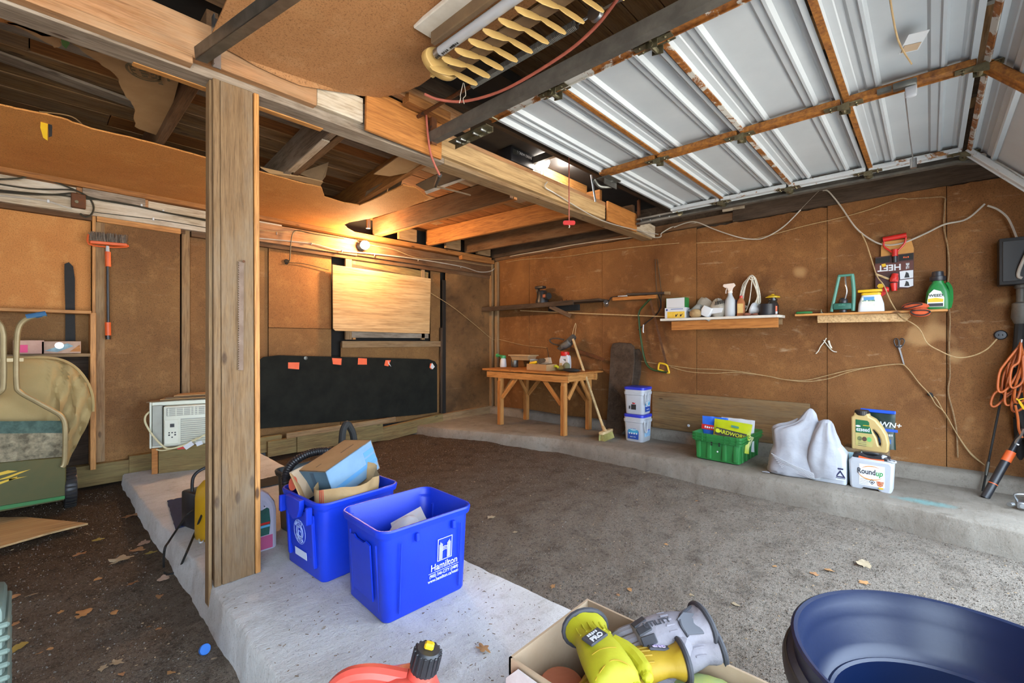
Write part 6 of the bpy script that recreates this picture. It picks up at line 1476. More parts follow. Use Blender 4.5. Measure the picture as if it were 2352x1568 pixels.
# ---- white sacks
MT['sack'] = plain('white_woven_sack', '#a0a0a4', .8, 0, '#909096', 8, .8, .5, 40)
def sack(name, label, loc, rz, rings_, mat, seed, fold=.03):
    t = thing(name, label, 'sack', loc, rz)
    n = 72; rs = []; RR = [Vector((a_, b_2, c_)) for a_, b_2, c_, _o in rings_]; OO = [Vector((r_[3], 0, 0)) for r_ in rings_]
    fine = [(p_.x, max(p_.y, .004), max(p_.z, .004), o_.x) for p_, o_ in zip(smooth_path(RR, 4), smooth_path(OO, 4))]
    for i, (z, w_, d_, ox) in enumerate(fine):
        r = []
        for j in range(n):
            an = 2*math.pi*j/n; c, s = math.cos(an), math.sin(an)
            e = 2.6; k = (abs(c)**e+abs(s)**e)**(-1/e)
            f = 1+fold*nz(c*2.2+seed, s*2.2, z*7)*2.4 + .5*fold*abs(nz(c*5+seed, s*5+z*9, z*6)) + .010*math.sin(an*6+z*75)*(z < .2) + .05*max(0, .55-abs(nz(c*2.5+seed*2, s*2.5, z*4+an*.3)*3))*(z > .15)
            r.append((w_/2*c*k*f+ox, d_/2*s*k*f, z+.03*nz(c*2+seed, s*2, z*5)*(.03 < z < .4)))
        rs.append(r)
    B().rings(rs).obj('sack_body', mat, t, smooth=70)
    return t
p = G(1815, 1096, ZL)
s1 = sack('sand_sack', 'white woven sack with a pointed top beside the green crate', (p.x+.13, p.y-.01, ZL), -78,
     [(0, .34, .20, 0), (.012, .36, .23, 0), (.06, .365, .25, 0), (.14, .335, .23, .0), (.20, .30, .19, .01), (.26, .31, .17, .01), (.31, .315, .15, .008), (.34, .27, .13, .025), (.36, .20, .11, .05), (.39, .14, .09, .07), (.42, .105, .07, .08), (.455, .075, .05, .088), (.482, .035, .03, .09), (.490, .01, .01, .09)], MT['sack'], 3)
pt = G(1769, 1103, ZL)
B().flat([(0, 0), (-.05, .0), (-.02, .035)], .004, T(-.165, -.09, .005)).obj('corner_ear', MT['sack'], s1)
for k in range(7): B().tube([(-.155+.01*k, -.112, .155-.015*k), (-.04+.02*k, -.128, .10-.014*k), (.10, -.125, .05-.006*k), (.165, -.11, .012)], .0022, 5, k=4).obj('crease', plain('sack_crease%d' % k, '#a9a8aa', .8), s1)
p = G(1893, 1108, ZL)
s2 = sack('sand_sack', 'smaller white sack draped over the white jug', (p.x+.09, p.y+.01, ZL), -80,
     [(0.03, .20, .17, 0), (.06, .215, .18, 0), (.12, .225, .18, 0), (.20, .21, .165, 0), (.27, .175, .14, .0), (.32, .14, .11, .0), (.37, .105, .08, .005), (.41, .07, .05, .008), (.425, .03, .02, .01)], MT['sack'], 8, .05)
jg = thing('white_jug', 'white plastic jug with a warning label under the draped sack', 'jug', (p.x+.10, p.y-.02, ZL), -90)
B().loft([(0, .20, .15, .02), (.008, .205, .155, .025), (.20, .205, .155, .03), (.26, .12, .10, .03), (.30, .05, .05, .02)], 5).obj('jug_body', MT['white_pl'], jg)
B().flat([(-.02, 0), (.06, 0), (.06, .09), (.035, .085), (.015, .06), (-.02, .05)], .001, T(.04, -.0785, .03) @ RX(90)).obj('label', MT['print_w'], jg)
B().flat([[(-.03, 0), (.03, 0), (0, .05)], [(-.016, .008), (.016, .008), (0, .034)]], .001, T(.068, -.080, .05) @ RX(90)).box(.06, -.0803, .044, .07, .001, .004).box(.06, -.0803, .108, .05, .001, .01).obj('warning_triangle', plain('navy_print', '#23234a', .5), jg)
B().text((7,), .010, T(.015, -.0803, .075) @ RX(90), t=.0006).obj('lettering', plain('navy_print2', '#23234a', .5), jg)
# ---- weed killer tank and the box behind it
rt = thing('sprayer_tank', 'white weed killer tank with black top and orange label', 'tank', M=T(3.835, .287, ZL) @ RZ(-92) @ SCL(.78, .9, .86))
B().flat([(-.125, .015), (-.115, .0), (-.075, .0), (-.055, .022), (.055, .022), (.078, .0), (.115, .0), (.125, .015), (.134, .20), (.12, .215), (-.12, .215), (-.134, .20)], .13, T(0, .065, 0) @ RX(90), .016).obj('tank_body', MT['white_pl'], rt)
B().flat([(-.120, .205), (.120, .205), (.112, .245), (.06, .262), (.02, .245), (-.03, .246), (-.07, .262), (-.108, .25)], .10, T(0, .05, 0) @ RX(90), .012).obj('top_cover', MT['black_pl'], rt)
B().flat([(-.085, .0), (.095, -.0), (.088, .030), (.0, .024), (-.08, .036)], .001, T(0, -.0505, .211) @ RX(90)).obj('orange_label', MT['orange_pl'], rt)
B().text((2, 5,), .014, T(-.045, -.0518, .226) @ RX(90), t=.0006).text((5,), .014, T(.05, -.0518, .224) @ RX(90), t=.0006).obj('lettering', plain('pale_orange', '#e8b878', .5), rt)
FY = -.0658
B().flat([(-.075, 0), (.095, 0), (.095, .16), (-.075, .16)], .0006, T(0, FY, .03) @ RX(90)).obj('label', plain('label_pale', '#d6d8de', .5), rt)
B().text('Round', .060, T(-.026, FY-.0012, .135) @ RX(90), t=.0008, sx=.78, bold=.0008).obj('lettering', plain('round_black', '#23232b', .5), rt)
B().text('up', .060, T(.058, FY-.0012, .133) @ RX(90), t=.0008, sx=.8, shear=.25, bold=.0008).obj('lettering_green', plain('round_green', '#2f8f3c', .5), rt)
def arc(cx, cz, rx, rz_, a0, a1, w0): 
    n = 18; o = []; i_ = []
    for k in range(n+1):
        a = RAD(a0+(a1-a0)*k/n); wv = w0*math.sin(math.pi*k/n)+.0004
        o.append((cx+(rx+wv)*math.cos(a), cz+(rz_+wv)*math.sin(a))); i_.append((cx+rx*math.cos(a), cz+rz_*math.sin(a)))
    return o + i_[::-1]
B().flat(arc(.015, .13, .085, .048, 55, 150, .006), .0008, T(0, FY-.0012, 0) @ RX(90)).flat(arc(.005, .13, .085, .048, 190, 330, .008), .0008, T(0, FY-.0012, 0) @ RX(90)).obj('swoosh', plain('swoosh', '#cf8a3a', .5), rt)
B().flat([[(0, -.02), (.02, 0), (0, .02), (-.02, 0)], [(0, -.015), (-.015, 0), (0, .015), (.015, 0)]], .0008, T(.012, FY-.0012, .062) @ RX(90)).cyl((.012, FY-.001, .06), (.012, FY-.002, .06), .006).obj('hazard_mark', MT['black_pl'], rt)
B().flat([(-.025, .02), (.025, .02), (.018, -.012), (0, -.022), (-.018, -.012)], .0008, T(.065, FY-.0012, .055) @ RX(90)).obj('picture', plain('crest', '#c9b08a', .5, 0, '#b5502c', 60, 1), rt)
B().flat([(-.016, 0), (.016, 0), (.014, .012), (-.014, .012)], .0008, T(.07, FY-.0012, .018) @ RX(90)).obj('yellow_mark', MT['yellow_pl'], rt)
for k in range(4): B().box(-.04, FY-.001, .075-.012*k, .06, .0006, .002).obj('text_line', MT['grey_metal'], rt)
B().tube([(-.08, -.0, .255), (-.05, -.02, .268), (.01, -.02, .272), (.06, -.01, .265), (.10, .0, .25)], .010, 8, k=5).box(-.0, -.0, .262, .07, .03, .02, b=.005).obj('spray_wand', MT['black_pl'], rt)
B().tube([(-.115, -.02, .250), (-.09, -.03, .262), (-.06, -.03, .27)], .007, 6, k=3).tube([(.07, -.02, .25), (.12, -.05, .235), (.16, -.05, .232), (.155, -.03, .24), (.11, -.01, .24)], .006, 6, k=5).obj('white_hose', MT['white_pl'], rt)
B().lathe([(.02, 0), (.026, .004), (.026, .02), (.01, .026)], 14, T(.08, -.025, .245)).obj('cap', MT['white_pl'], rt)
bxb = thing('cardboard_box', 'worn brown cardboard box behind the white tank', 'box', (4.07, .325, ZL), -90)
B().box(-.01, .0, .108, .25, .22, .213, b=.003).obj('carton', MT['card_dark'], bxb)
bp = thing('blue_packet', 'bright blue patterned packet leaning on the brown box', 'packet', (3.955, .44, ZL), -90-4)
B().box(.02, 0, .085, .10, .03, .17, M=RX(-5), b=.006).obj('packet_body', plain('cyan_pack', '#2f8fb8', .35, 0, '#78b8d0', 30, .8), bp)
B().box(.03, -.016, .17, .07, .012, .05, M=RX(-5), b=.003).obj('clear_top', plain('pale_cyan', '#a9c9d2', .3), bp)
# seed jug on the box
ez = thing('seed_jug', 'tan seed jug with dark cap and looped handle on the brown box', 'jug', M=T(4.04, .31, ZL+.216) @ RZ(-93) @ SCL(.78, .9, .97))
MT['tan_pl'] = plain('tan_plastic', '#bda36c', .42, 0, '#b09660', 5)
outl = [(-.118, 0), (.105, 0), (.118, .012), (.122, .06), (.108, .12), (.08, .165), (.035, .215), (-.01, .235), (-.015, .25), (-.10, .25), (-.105, .235), (-.12, .225)]
hole = [(.055, .035), (.085, .025), (.092, .05), (.088, .09), (.07, .13), (.04, .16), (.02, .165), (.008, .15), (.018, .125), (.04, .09)]
B().flat([outl, hole], .085, T(0, .0425, 0) @ RX(90), .012).obj('jug_body', MT['tan_pl'], ez)
B().lathe([(.048, .246), (.052, .25), (.052, .278), (.047, .282)], 22, T(-.058, 0, 0)).obj('cap', plain('brown_cap', '#2c2623', .45), ez)
b = B()
for k in range(22): b.box(.053, 0, .264, .003, .004, .024, M=T(-.058, 0, 0) @ RZ(k*360/22))
o = b.obj('cap_ridges', plain('brown_cap2', '#221d1b', .5), ez); o['kind'] = 'stuff'
FY = -.0435
B().flat([(-.098, 0), (.022, 0), (.012, .03), (.0, .06), (0, .08), (-.012, .092), (-.098, .095)], .0008, T(0, FY, .12) @ RX(90)).obj('green_label', plain('ez_green', '#175a34', .5), ez)
B().text('ezseed', .042, T(-.045, FY-.0012, .145) @ RX(90), t=.0008, sx=.85, bold=.0008).obj('lettering', MT['print_w'], ez)
B().flat([(.018*math.cos(i*.4), .007*math.sin(i*.4)) for i in range(16)], .0006, T(-.08, FY-.0012, .168) @ RX(90)).obj('oval_mark', MT['print_w'], ez)
B().box(-.02, FY-.001, .176, .05, .0006, .004).obj('orange_line', MT['yellow_pl'], ez)
B().flat([(-.098, 0), (.02, 0), (.028, .03), (.03, .085), (-.098, .09)], .0006, T(0, FY, .025) @ RX(90)).obj('lower_label', plain('ez_tan', '#a79a58', .5, 0, '#b4a868', 9), ez)
for k, mt in enumerate(('ez_a', 'ez_b', 'ez_c')): B().cyl((-.068+.034*k, FY-.0008, .078), (-.068+.034*k, FY-.0016, .078), .017, n=16).obj('picture_dot', plain(mt, ('#7ca85c', '#6a4a34', '#5c9c54')[k], .6, 0, ('#5c4030', '#4a3020', '#6aac60')[k], 90, 1), ez)
for k in range(3): B().box(-.05, FY-.0008, .052-.012*k, .06, .0006, .003).obj('text_line', MT['grey_metal'], ez)
bb_ = pouch('fertiliser_bag', 'black and blue fertiliser bag standing behind the tan jug', T(4.15, .275, ZL+.216) @ RZ(-96), .20, .27, .06, plain('bag_black', '#14231f', .35, 0, '#1c302a', 8), 6)
B().box(.0, -.008, .262, .20, .024, .022, b=.004).obj('blue_top', plain('royal_blue', '#1f4fc0', .4), bb_)
B().text('LAWN+', .050, T(.045, -.034, .175) @ RX(90), t=.0008, shear=.15, bold=.0008).obj('lettering', MT['print_w'], bb_)
B().box(.05, -.036, .138, .13, .002, .018).obj('blue_band', plain('royal_blue2', '#2a55c4', .4), bb_)
B().text((7,), .022, T(.05, -.040, .105) @ RX(90), t=.0008).obj('lettering', MT['print_w'], bb_)
B().flat([(-.03, 0), (.04, 0), (.04, .03), (-.03, .034)], .001, T(.04, -.042, .045) @ RX(90)).obj('blue_picture', plain('pale_blue', '#5a9cd0', .5, 0, '#2a4a8c', 40, 1), bb_)
# ================================================================ FLOOR, ISLAND AND FOREGROUND
ZI = .153
# ---- recycling bins
def bin_body(t, w_, d_, h_, mat, fl=.032, rim=.014):
    w1, d1 = w_+fl*1.0, d_+fl*1.0
    return B().loft([(0, w_-.012, d_-.012, .025), (.008, w_, d_, .032), (h_*.915, w1-.008, d1-.008, .04), (h_*.92, w1+rim, d1+rim, .05), (h_-.006, w1+rim+.008, d1+rim+.008, .052), (h_, w1+rim+.002, d1+rim+.002, .05), (h_, w1+.004, d1+.004, .042), (h_-.01, w1-.006, d1-.006, .04), (.014, w_-.008, d_-.008, .03)], 6).obj('bin_shell', mat, t)
b1 = thing('recycling_bin', 'nearer blue recycling bin with white crest and lettering on its front', 'bin', (1.010, 1.502, ZI), -2.5)
bin_body(b1, .355, .285, .33, MT['blue_bin'])
def fp(z, y0=-.1425, sl=.0175/.295): return y0 - sl*z          # front face at height z
TF = math.degrees(math.atan(.0175/.295))
FMb = lambda x, z, dy=-.0015: T(x, fp(z)+dy, z) @ RX(90+TF)
B().box(-.125, -.157, .15, .006, .004, .25, M=T(-.125, -.157, .15) @ RX(TF) @ T(.125, .157, -.15), b=.001).obj('panel_ridge', MT['blue_bin'], b1)
B().box(.135, -.157, .15, .006, .004, .25, M=T(.135, -.157, .15) @ RX(TF) @ T(-.135, .157, -.15), b=.001).obj('panel_ridge', MT['blue_bin'], b1)
for x in (-.06, .10): B().box(x, fp(.278)-.004, .278, .014, .014, .03, b=.002).obj('rim_lug', MT['blue_bin'], b1)
for s in (-1, 1):
    B().flat([(-.075, .06), (.075, .06), (.075, .262), (.045, .268), (.03, .258), (-.03, .258), (-.045, .268), (-.075, .262)], .006, T(s*.1815, 0, 0) @ RZ(90*s) @ RX(90-TF*-1) @ T(0, 0, -.003)).obj('side_panel', MT['blue_bin'], b1)
    for y in (-.10, .10): B().box(s*.180, y, .15, .012, .014, .24, M=T(s*.180, 0, .15) @ RY(TF*s) @ T(-s*.180, 0, -.15), b=.003).obj('side_rib', MT['blue_bin'], b1)
cx = .065
fr_ = [(-.033, -.042), (.033, -.042), (.033, .042), (-.033, .042)]; fi = [(a*.93, c*.95) for a, c in fr_]
cb = B().flat([fr_, fi], .0012, FMb(cx, .196))
for k in range(4):
    for s in (-1, 1): cb.flat([(s*(.012+.0042*k)-.0011, -.038+.0*k), (s*(.012+.0042*k)+.0011, -.038), (s*(.012+.0042*k)+.0011, .020+.004*(k % 3)), (s*(.012+.0042*k)-.0011, .020+.004*(k % 3))], .0012, FMb(cx, .196))
for k in range(3):
    cb.flat([(.013*math.cos(RAD(a)), -.010+.006*k+.008*math.sin(RAD(a))) for a in range(0, 181, 15)] + [(.013*math.cos(RAD(a)), -.0122+.006*k+.008*math.sin(RAD(a))) for a in range(180, -1, -15)], .0012, FMb(cx, .196))
cb.obj('crest', MT['print_w'], b1)
cu_ = B().text('Hamilton', .036, FMb(cx, .135), sx=.92, bold=.0003).flat([(-.07, 0), (.07, 0), (.07, .0014), (-.07, .0014)], .0012, FMb(cx, .117)).text('(905) 546-CITY (2489)', .0165, FMb(cx, .106), sx=.86, bold=.0002).text('www.hamilton.ca/waste', .0175, FMb(cx, .089), sx=.86, bold=.0002)
cu_.obj('lettering', MT['print_w'], b1)
cp = thing('crumpled_paper', 'crumpled pinkish paper at the bottom of the nearer blue bin', 'paper', (1.03, 1.53, ZI+.014))
B().rings(lump((0, 0, .135), (.09, .07, .13), 3, .5)).flat([(-.08, -.04), (.06, -.05), (.08, .03), (-.05, .05)], .003, T(0, 0, .235) @ RX(20) @ RY(-25)).obj('paper', plain('pinkish_paper', '#c9a494', .8, 0, '#b8bcc4', 12, 1), cp)
b2 = thing('recycling_bin', 'farther blue recycling bin with round emblem, full of cardboard', 'bin', (.958, 1.955, ZI), -90+3)
bin_body(b2, .325, .335, .33, MT['blue_bin'])
EM = lambda x, z, dy=-.0075: T(x, -.1675 - .0595*z + dy, z) @ RX(90+TF)
B().flat([(-.075, .085), (-.095, .10), (-.095, .27), (.095, .27), (.095, .10), (.075, .085)], .004, T(0, -.168, 0) @ RX(90+TF)).obj('end_panel', MT['blue_bin'], b2)
for x in (-.11, .11): B().box(x, -.180, .16, .02, .016, .22, M=T(x, -.18, .16) @ RX(TF) @ T(-x, .18, -.16), b=.004).obj('end_rib', MT['blue_bin'], b2)
B().flat([(-.06, 0), (-.04, -.035), (0, -.05), (.04, -.035), (.06, 0), (.06, .03), (-.06, .03)], .022, T(0, -.195, .292) @ RX(90), .004).obj('pull_handle', MT['blue_bin'], b2)
for x in (-.12, .12): B().box(x, -.205, .275, .02, .025, .07, b=.004).obj('hook_lug', MT['blue_bin'], b2)
em = B(); r1 = [(.052*math.cos(RAD(a)), .052*math.sin(RAD(a))) for a in range(0, 360, 10)]
for k0, k1 in ((1, .965), (.60, .56), (.52, .49)): em.flat([[(a*k0, c*k0) for a, c in r1], [(a*k1, c*k1) for a, c in r1]], .001, EM(-.0, .175))
for txt, a0, st, flip in (('WASTE', 140, -20, 0), ('WATCH', 220, 20, 1)):
    for i, ch in enumerate(txt):
        a = a0+st*i; rr_ = .0405
        em.text(ch, .019, EM(0, .175) @ T(rr_*math.cos(RAD(a)), rr_*math.sin(RAD(a)), 0) @ RZ(a-90 if not flip else a+90), t=.001, bold=.0003)
em.tube([EM(0, .175) @ Vector(p_) for p_ in ((-.012, .015, 0), (.010, .018, 0), (.012, .0, 0), (-.008, .004, 0), (-.012, -.016, 0), (.011, -.018, 0))], .0011, 4, k=3)
em.flat([[(-.016, -.022), (.016, -.022), (.016, .022), (-.016, .022)], [(-.013, -.019), (.013, -.019), (.013, .019), (-.013, .019)]], .001, EM(0, .175))
em.obj('round_emblem', plain('pale_blue_print', '#9fb6ea', .6), b2)
B().flat([(-.052, 0), (.052, 0), (.052, .032), (-.052, .032)], .001, EM(.0, .066)).obj('white_sticker', plain('sticker_blueish', '#c4cfe8', .6), b2)
# tilted carton in the farther bin
A = Vector((.863, 1.904, .5697)); bx_ = Vector((.91, .28, .29)); cx_ = Vector((-.26, .96, -.10))
M = frame_of(A, bx_, cx_); 
if M.col[2].xyz.z > 0: pass
cb1 = thing('cardboard_box', 'cardboard box with printed blue faces tilted on top of the farther blue bin', 'box', tuple(A))
dz = M.col[2].xyz.normalized(); s = 1 if dz.z < 0 else -1
def bxp(x, y, z): return M @ Vector((x, y, z*s))
LB, LC, LD = .286, .181, .154
def quad(name, pts, mat, off=0.0, parent=cb1):
    a, b_, c, d = [Vector(p_) for p_ in pts]; n_ = (b_-a).cross(d-a).normalized(); ctr = (A + bxp(LB, LC, LD))/2
    if n_.dot(a-ctr) < 0: n_ = -n_
    q_ = [p_+n_*off for p_ in (a, b_, c, d)]; q2 = [p_-n_*.004 for p_ in q_]
    return B().add(q_+q2, [(0, 1, 2, 3), (7, 6, 5, 4), (0, 4, 5, 1), (1, 5, 6, 2), (2, 6, 7, 3), (3, 7, 4, 0)]).obj(name, mat, parent, world=True, smooth=0)
MT['box_blue'] = plain('box_blue_print', '#587a96', .6, 0, '#6d8ca6', 5, .8); MT['box_slate'] = plain('box_slate_print', '#3a5262', .6, 0, '#466070', 5)
tape = plain('clear_tape', '#4f86b4', .4)
quad('front_face', (bxp(0, 0, 0), bxp(LB, 0, 0), bxp(LB, 0, LD), bxp(0, 0, LD)), MT['box_blue'])
quad('end_face', (bxp(0, 0, 0), bxp(0, LC, 0), bxp(0, LC, LD), bxp(0, 0, LD)), MT['box_slate'])
quad('end_face', (bxp(LB, 0, 0), bxp(LB, LC, 0), bxp(LB, LC, LD), bxp(LB, 0, LD)), MT['card'])
quad('top_face', (bxp(0, 0, 0), bxp(LB, 0, 0), bxp(LB, LC, 0), bxp(0, LC, 0)), MT['card'])
quad('bottom_face', (bxp(0, 0, LD), bxp(LB, 0, LD), bxp(LB, LC, LD), bxp(0, LC, LD)), MT['card'])
quad('back_face', (bxp(0, LC, 0), bxp(LB, LC, 0), bxp(LB, LC, LD), bxp(0, LC, LD)), MT['card'])
quad('tape', (bxp(.02, 0, LD*.60), bxp(LB, 0, LD*.60), bxp(LB, 0, LD*.72), bxp(.02, 0, LD*.74)), tape, .0008)
for k in range(2): quad('print_bar', (bxp(LB*.76, 0, LD*(.22+.22*k)), bxp(LB*.99, 0, LD*(.22+.22*k)), bxp(LB*.99, 0, LD*(.36+.22*k)), bxp(LB*.76, 0, LD*(.38+.22*k))), tape, .0008)
quad('tape', (bxp(0, LC*.45, .01), bxp(0, LC*.58, .01), bxp(0, LC*.58, LD*.6), bxp(0, LC*.45, LD*.6)), plain('slate_tape', '#31495a', .5), .0008)
quad('tape', (bxp(0, .0, LD*.62), bxp(0, LC, LD*.62), bxp(0, LC, LD*.74), bxp(0, 0, LD*.74)), plain('slate_tape2', '#31495a', .5), .0008)
for x0, x1, y in ((.03, .06, .09), (.16, .24, .07)): quad('slot', (bxp(x0, y, 0), bxp(x1, y, 0), bxp(x1, y+.006, 0), bxp(x0, y+.006, 0)), MT['card_dark'], .0008)
op_ = thing('cardboard_box', 'open brown carton with a red mark behind the tilted blue box', 'box', (.82, 2.02, ZI+.28))
a = G(664, 1085, .56); c_ = G(692, 1150, .43); a = BW(664, 1085, 2.06); c_ = BW(694, 1152, 1.98)
B().add([a, a+Vector((.10, .05, .01)), c_+Vector((.11, .08, 0)), c_], [(0, 1, 2, 3)]).add([p_+Vector((.006, -.006, 0)) for p_ in (a, a+Vector((.10, .05, .01)), c_+Vector((.11, .08, 0)), c_)], [(3, 2, 1, 0)]).obj('end_flap', MT['card_pale'], op_, world=True, smooth=0)
e1, e2 = BW(664, 1085, 2.065), BW(705, 1150, 1.93)
board('side_flap', BW(672, 1090, 2.055), BW(703, 1160, 1.92), .05, .005, MT['card'], op_, up=(-.5, -.2, .5))
B().flat([(.02*math.cos(i*.4), .03*math.sin(i*.4)) for i in range(16)], .001, frame_of(BW(673, 1110, 2.035), (.35, -.5, 0), (.3, 0, 1))).obj('red_mark', plain('dull_red', '#a8452e', .7), op_, world=True)
kp = thing('kraft_bag', 'crumpled brown kraft paper bag stuffed in the farther blue bin', 'paper bag', (.95, 1.9, ZI+.2))
def kf(i, j):
    a = 2*math.pi*i; e = .5+.5*j
    x = .965 + (.145*math.cos(a))*(.92+.08*j) + .02*nz(math.cos(a)*2, math.sin(a)*2, j*2)
    y = 1.905 + (.115*math.sin(a))*(.92+.08*j) + .02*nz(math.cos(a)*2+5, math.sin(a)*2, j*2)
    z = ZI+.15 + .21*j + .03*nz(math.cos(a)*1.6+2, math.sin(a)*1.6, 1)*j + .03*j*max(0, math.cos(a-.3))
    return (x, y, z)
B().grid(kf, 40, 8).obj('bag_wall', MT['kraft'], kp, smooth=50, world=True)
B().rings(lump((.955, 1.90, ZI+.235), (.135, .105, .075), 6, .3, 20, 12)).obj('bag_fill', MT['kraft'], kp, world=True)
for k in range(3): B().tube([kf(.545+.006*k, t_)+Vector((-.003, 0, 0)) if False else tuple(Vector(kf(.56+.008*k, t_))+Vector((-.003, -.002, 0))) for t_ in (.5, .75, 1)], .0015, 4).obj('printed_line', MT['red_pl'], kp, world=True)
# dark grey bin with hose
b3 = thing('plastic_bin', 'dark grey plastic bin behind the blue bins with a black hose in it', 'bin', (1.06, 2.36, ZI), 4)
MT['grey_bin'] = plain('slate_plastic', '#2b3336', .5, 0, '#343d40', 6)
bin_body(b3, .33, .30, .31, MT['grey_bin'])
hs_ = thing('vacuum_hose', 'black ribbed hose looping up out of the grey bin', 'hose', (1.05, 2.35, ZI+.05))
def hose(pts, r):
    P = smooth_path(pts, 14); b = B(); b.tube(P, [r*(1 if i % 2 else .86) for i in range(len(P))], 10); return b
hose([BW(662, 1130, 2.28), BW(655, 1100, 2.28), BW(668, 1068, 2.3), BW(700, 1045, 2.32), BW(735, 1036, 2.34), BW(770, 1038, 2.36), BW(800, 1060, 2.36), BW(805, 1110, 2.36)], .021).obj('hose', MT['black_pl'], hs_, world=True)
B().tube([BW(784, 1050, 2.32), BW(786, 1005, 2.32), BW(789, 985, 2.32), BW(797, 973, 2.33), BW(806, 985, 2.34), BW(812, 1003, 2.34), BW(818, 1060, 2.34)], .018, 10, k=5).obj('hose_end', MT['black_mat'], hs_, world=True)
# ---- things by the post
def jug_bottle(name, label, loc, rz, body, liquid=None, label_m=None):
    t = thing(name, label, 'jug', loc, rz)
    outl = [(-.075, 0), (.075, 0), (.08, .01), (.08, .17), (.072, .21), (.05, .245), (.03, .262), (-.045, .262), (-.07, .24), (-.078, .20), (-.08, .01)]
    hole = [(.028, .19), (.055, .185), (.058, .205), (.042, .232), (.025, .238)]
    b = B().flat([outl, hole], .10, T(0, .05, 0) @ RX(90), .018); b.obj('jug_body', body, t)
    B().lathe([(.02, .258), (.022, .262), (.022, .285), (.018, .288)], 14, T(-.035, 0, 0)).obj('cap', MT['print_w'], t)
    return t
wj = jug_bottle('washer_fluid_jug', 'clear jug of pink washer fluid behind the right side of the post', (.705, 2.33, ZI), 0, plain('frosted_jug', '#b5b2c4', .35, 0, '#a9a6ba', 4))
B().box(0, -.001, .035, .155, .098, .065, b=.014).box(0, -.046, .035, .157, .010, .066, b=.003).obj('pink_fluid', plain('pink_fluid', '#b0527c', .3), wj)
B().flat([(-.075, .0), (.06, .0), (.066, .06), (.06, .12), (.05, .128), (.03, .12), (-.075, .125)], .001, T(0, -.0515, .07) @ RX(90)).obj('green_label', plain('torn_label', '#1d5a50', .6, 0, '#16463f', 18), wj)
B().box(0, -.0535, .125, .125, .001, .010).obj('red_stripe', MT['red_pl'], wj)
B().box(0, -.0535, .112, .125, .001, .010).obj('blue_stripe', plain('sky_stripe', '#5aa0c4', .6), wj)
yj = jug_bottle('oil_jug', 'yellow plastic jug hidden behind the left side of the post', (.655, 2.66, ZI), 20, plain('ochre_plastic', '#c99a1c', .4, 0, '#b98c14', 6))
B().box(-.03, -.0515, .10, .06, .001, .05).obj('label', MT['print_w'], yj)
bc = thing('battery_charger', 'black battery charger with a carry handle beside the post', 'battery charger', (.655, 2.86, ZI), 15)
B().box(0, 0, .095, .20, .14, .19, b=.012).obj('case', MT['black_pl'], bc)
for k in range(11): B().box(-.08+.016*k, -.071, .165, .005, .004, .04).obj('vent', MT['black_gap'], bc)
for z in (.045, .125): B().box(0, -.075, z, .19, .006, .008, b=.002).obj('steel_trim', MT['steel'], bc)
B().text((3,), .03, T(-.05, -.0715, .08) @ RX(90), t=.001).obj('lettering', MT['print_w'], bc)
B().tube([(-.08, 0, .185), (-.075, 0, .26), (-.04, -.01, .295), (.04, 0, .30), (.08, 0, .26), (.085, 0, .19)], .008, 8, k=5).obj('carry_handle', MT['black_pl'], bc)
cd = thing('power_lead', 'black power lead looping over the edge of the island', 'lead', tuple(G(400, 1318, .02)))
pts = [BW(458, 1165, 2.78), BW(432, 1180, 2.72), G(410, 1210, .17), G(388, 1243, .17), BW(378, 1262, 2.45), G(376, 1300, .03), G(379, 1317, .02), G(396, 1317, .02), G(412, 1304, .03), BW(428, 1270, 2.40), G(447, 1225, .165), BW(460, 1190, 2.6), BW(472, 1165, 2.72)]
B().tube(pts, .005, 8, k=6).obj('lead', MT['black_mat'], cd, world=True)
mt_ = thing('rubber_mat', 'dark navy carpet mat on the island left of the post', 'mat', tuple(G(415, 1180, ZI)))
mq = [G(384, 1150, ZI+.002), G(440, 1138, ZI+.002), G(480, 1190, ZI+.002), G(403, 1214, ZI+.002)]
B().grid(lambda i, j: tuple(mq[0].lerp(mq[1], i).lerp(mq[3].lerp(mq[2], i), j)+Vector((.006*nz(j*9, 1, i), .006*nz(i*9, 2, j), .002+.004*abs(nz(i*4, j*4))))), 16, 16, .006).obj('mat', plain('navy_carpet', '#232c4a', .95, 0, '#2c3758', 60, 1, .6, 200), mt_, world=True)
solo(B().tube([G(458, 1237, ZI+.006), G(464, 1230, ZI+.006), G(470, 1232, ZI+.006), G(466, 1243, ZI+.006), G(459, 1245, ZI+.006)], .004, 6, closed=True, k=4), 'plastic_ring', MT['print_w'], 'small white plastic ring on the island left of the post', 'ring')
m2 = [G(588, 1104, ZI+.002), G(640, 1092, ZI+.002), G(640, 1112, ZI+.002), G(588, 1122, ZI+.002)]
solo(B().grid(lambda i, j: tuple(m2[0].lerp(m2[1], i).lerp(m2[3].lerp(m2[2], i), j)+Vector((.01*nz(j*9, 1, i), .01*nz(i*9, 2, j), .004))), 14, 6, .006), 'rubber_mat', MT['black_mat'], 'ragged black mat strip between the post and the grey bin', 'mat')
pl = [G(593, 1048, ZI+.001), G(650, 1090, ZI+.001), G(700, 1180, ZI+.001), G(592, 1180, ZI+.001)]
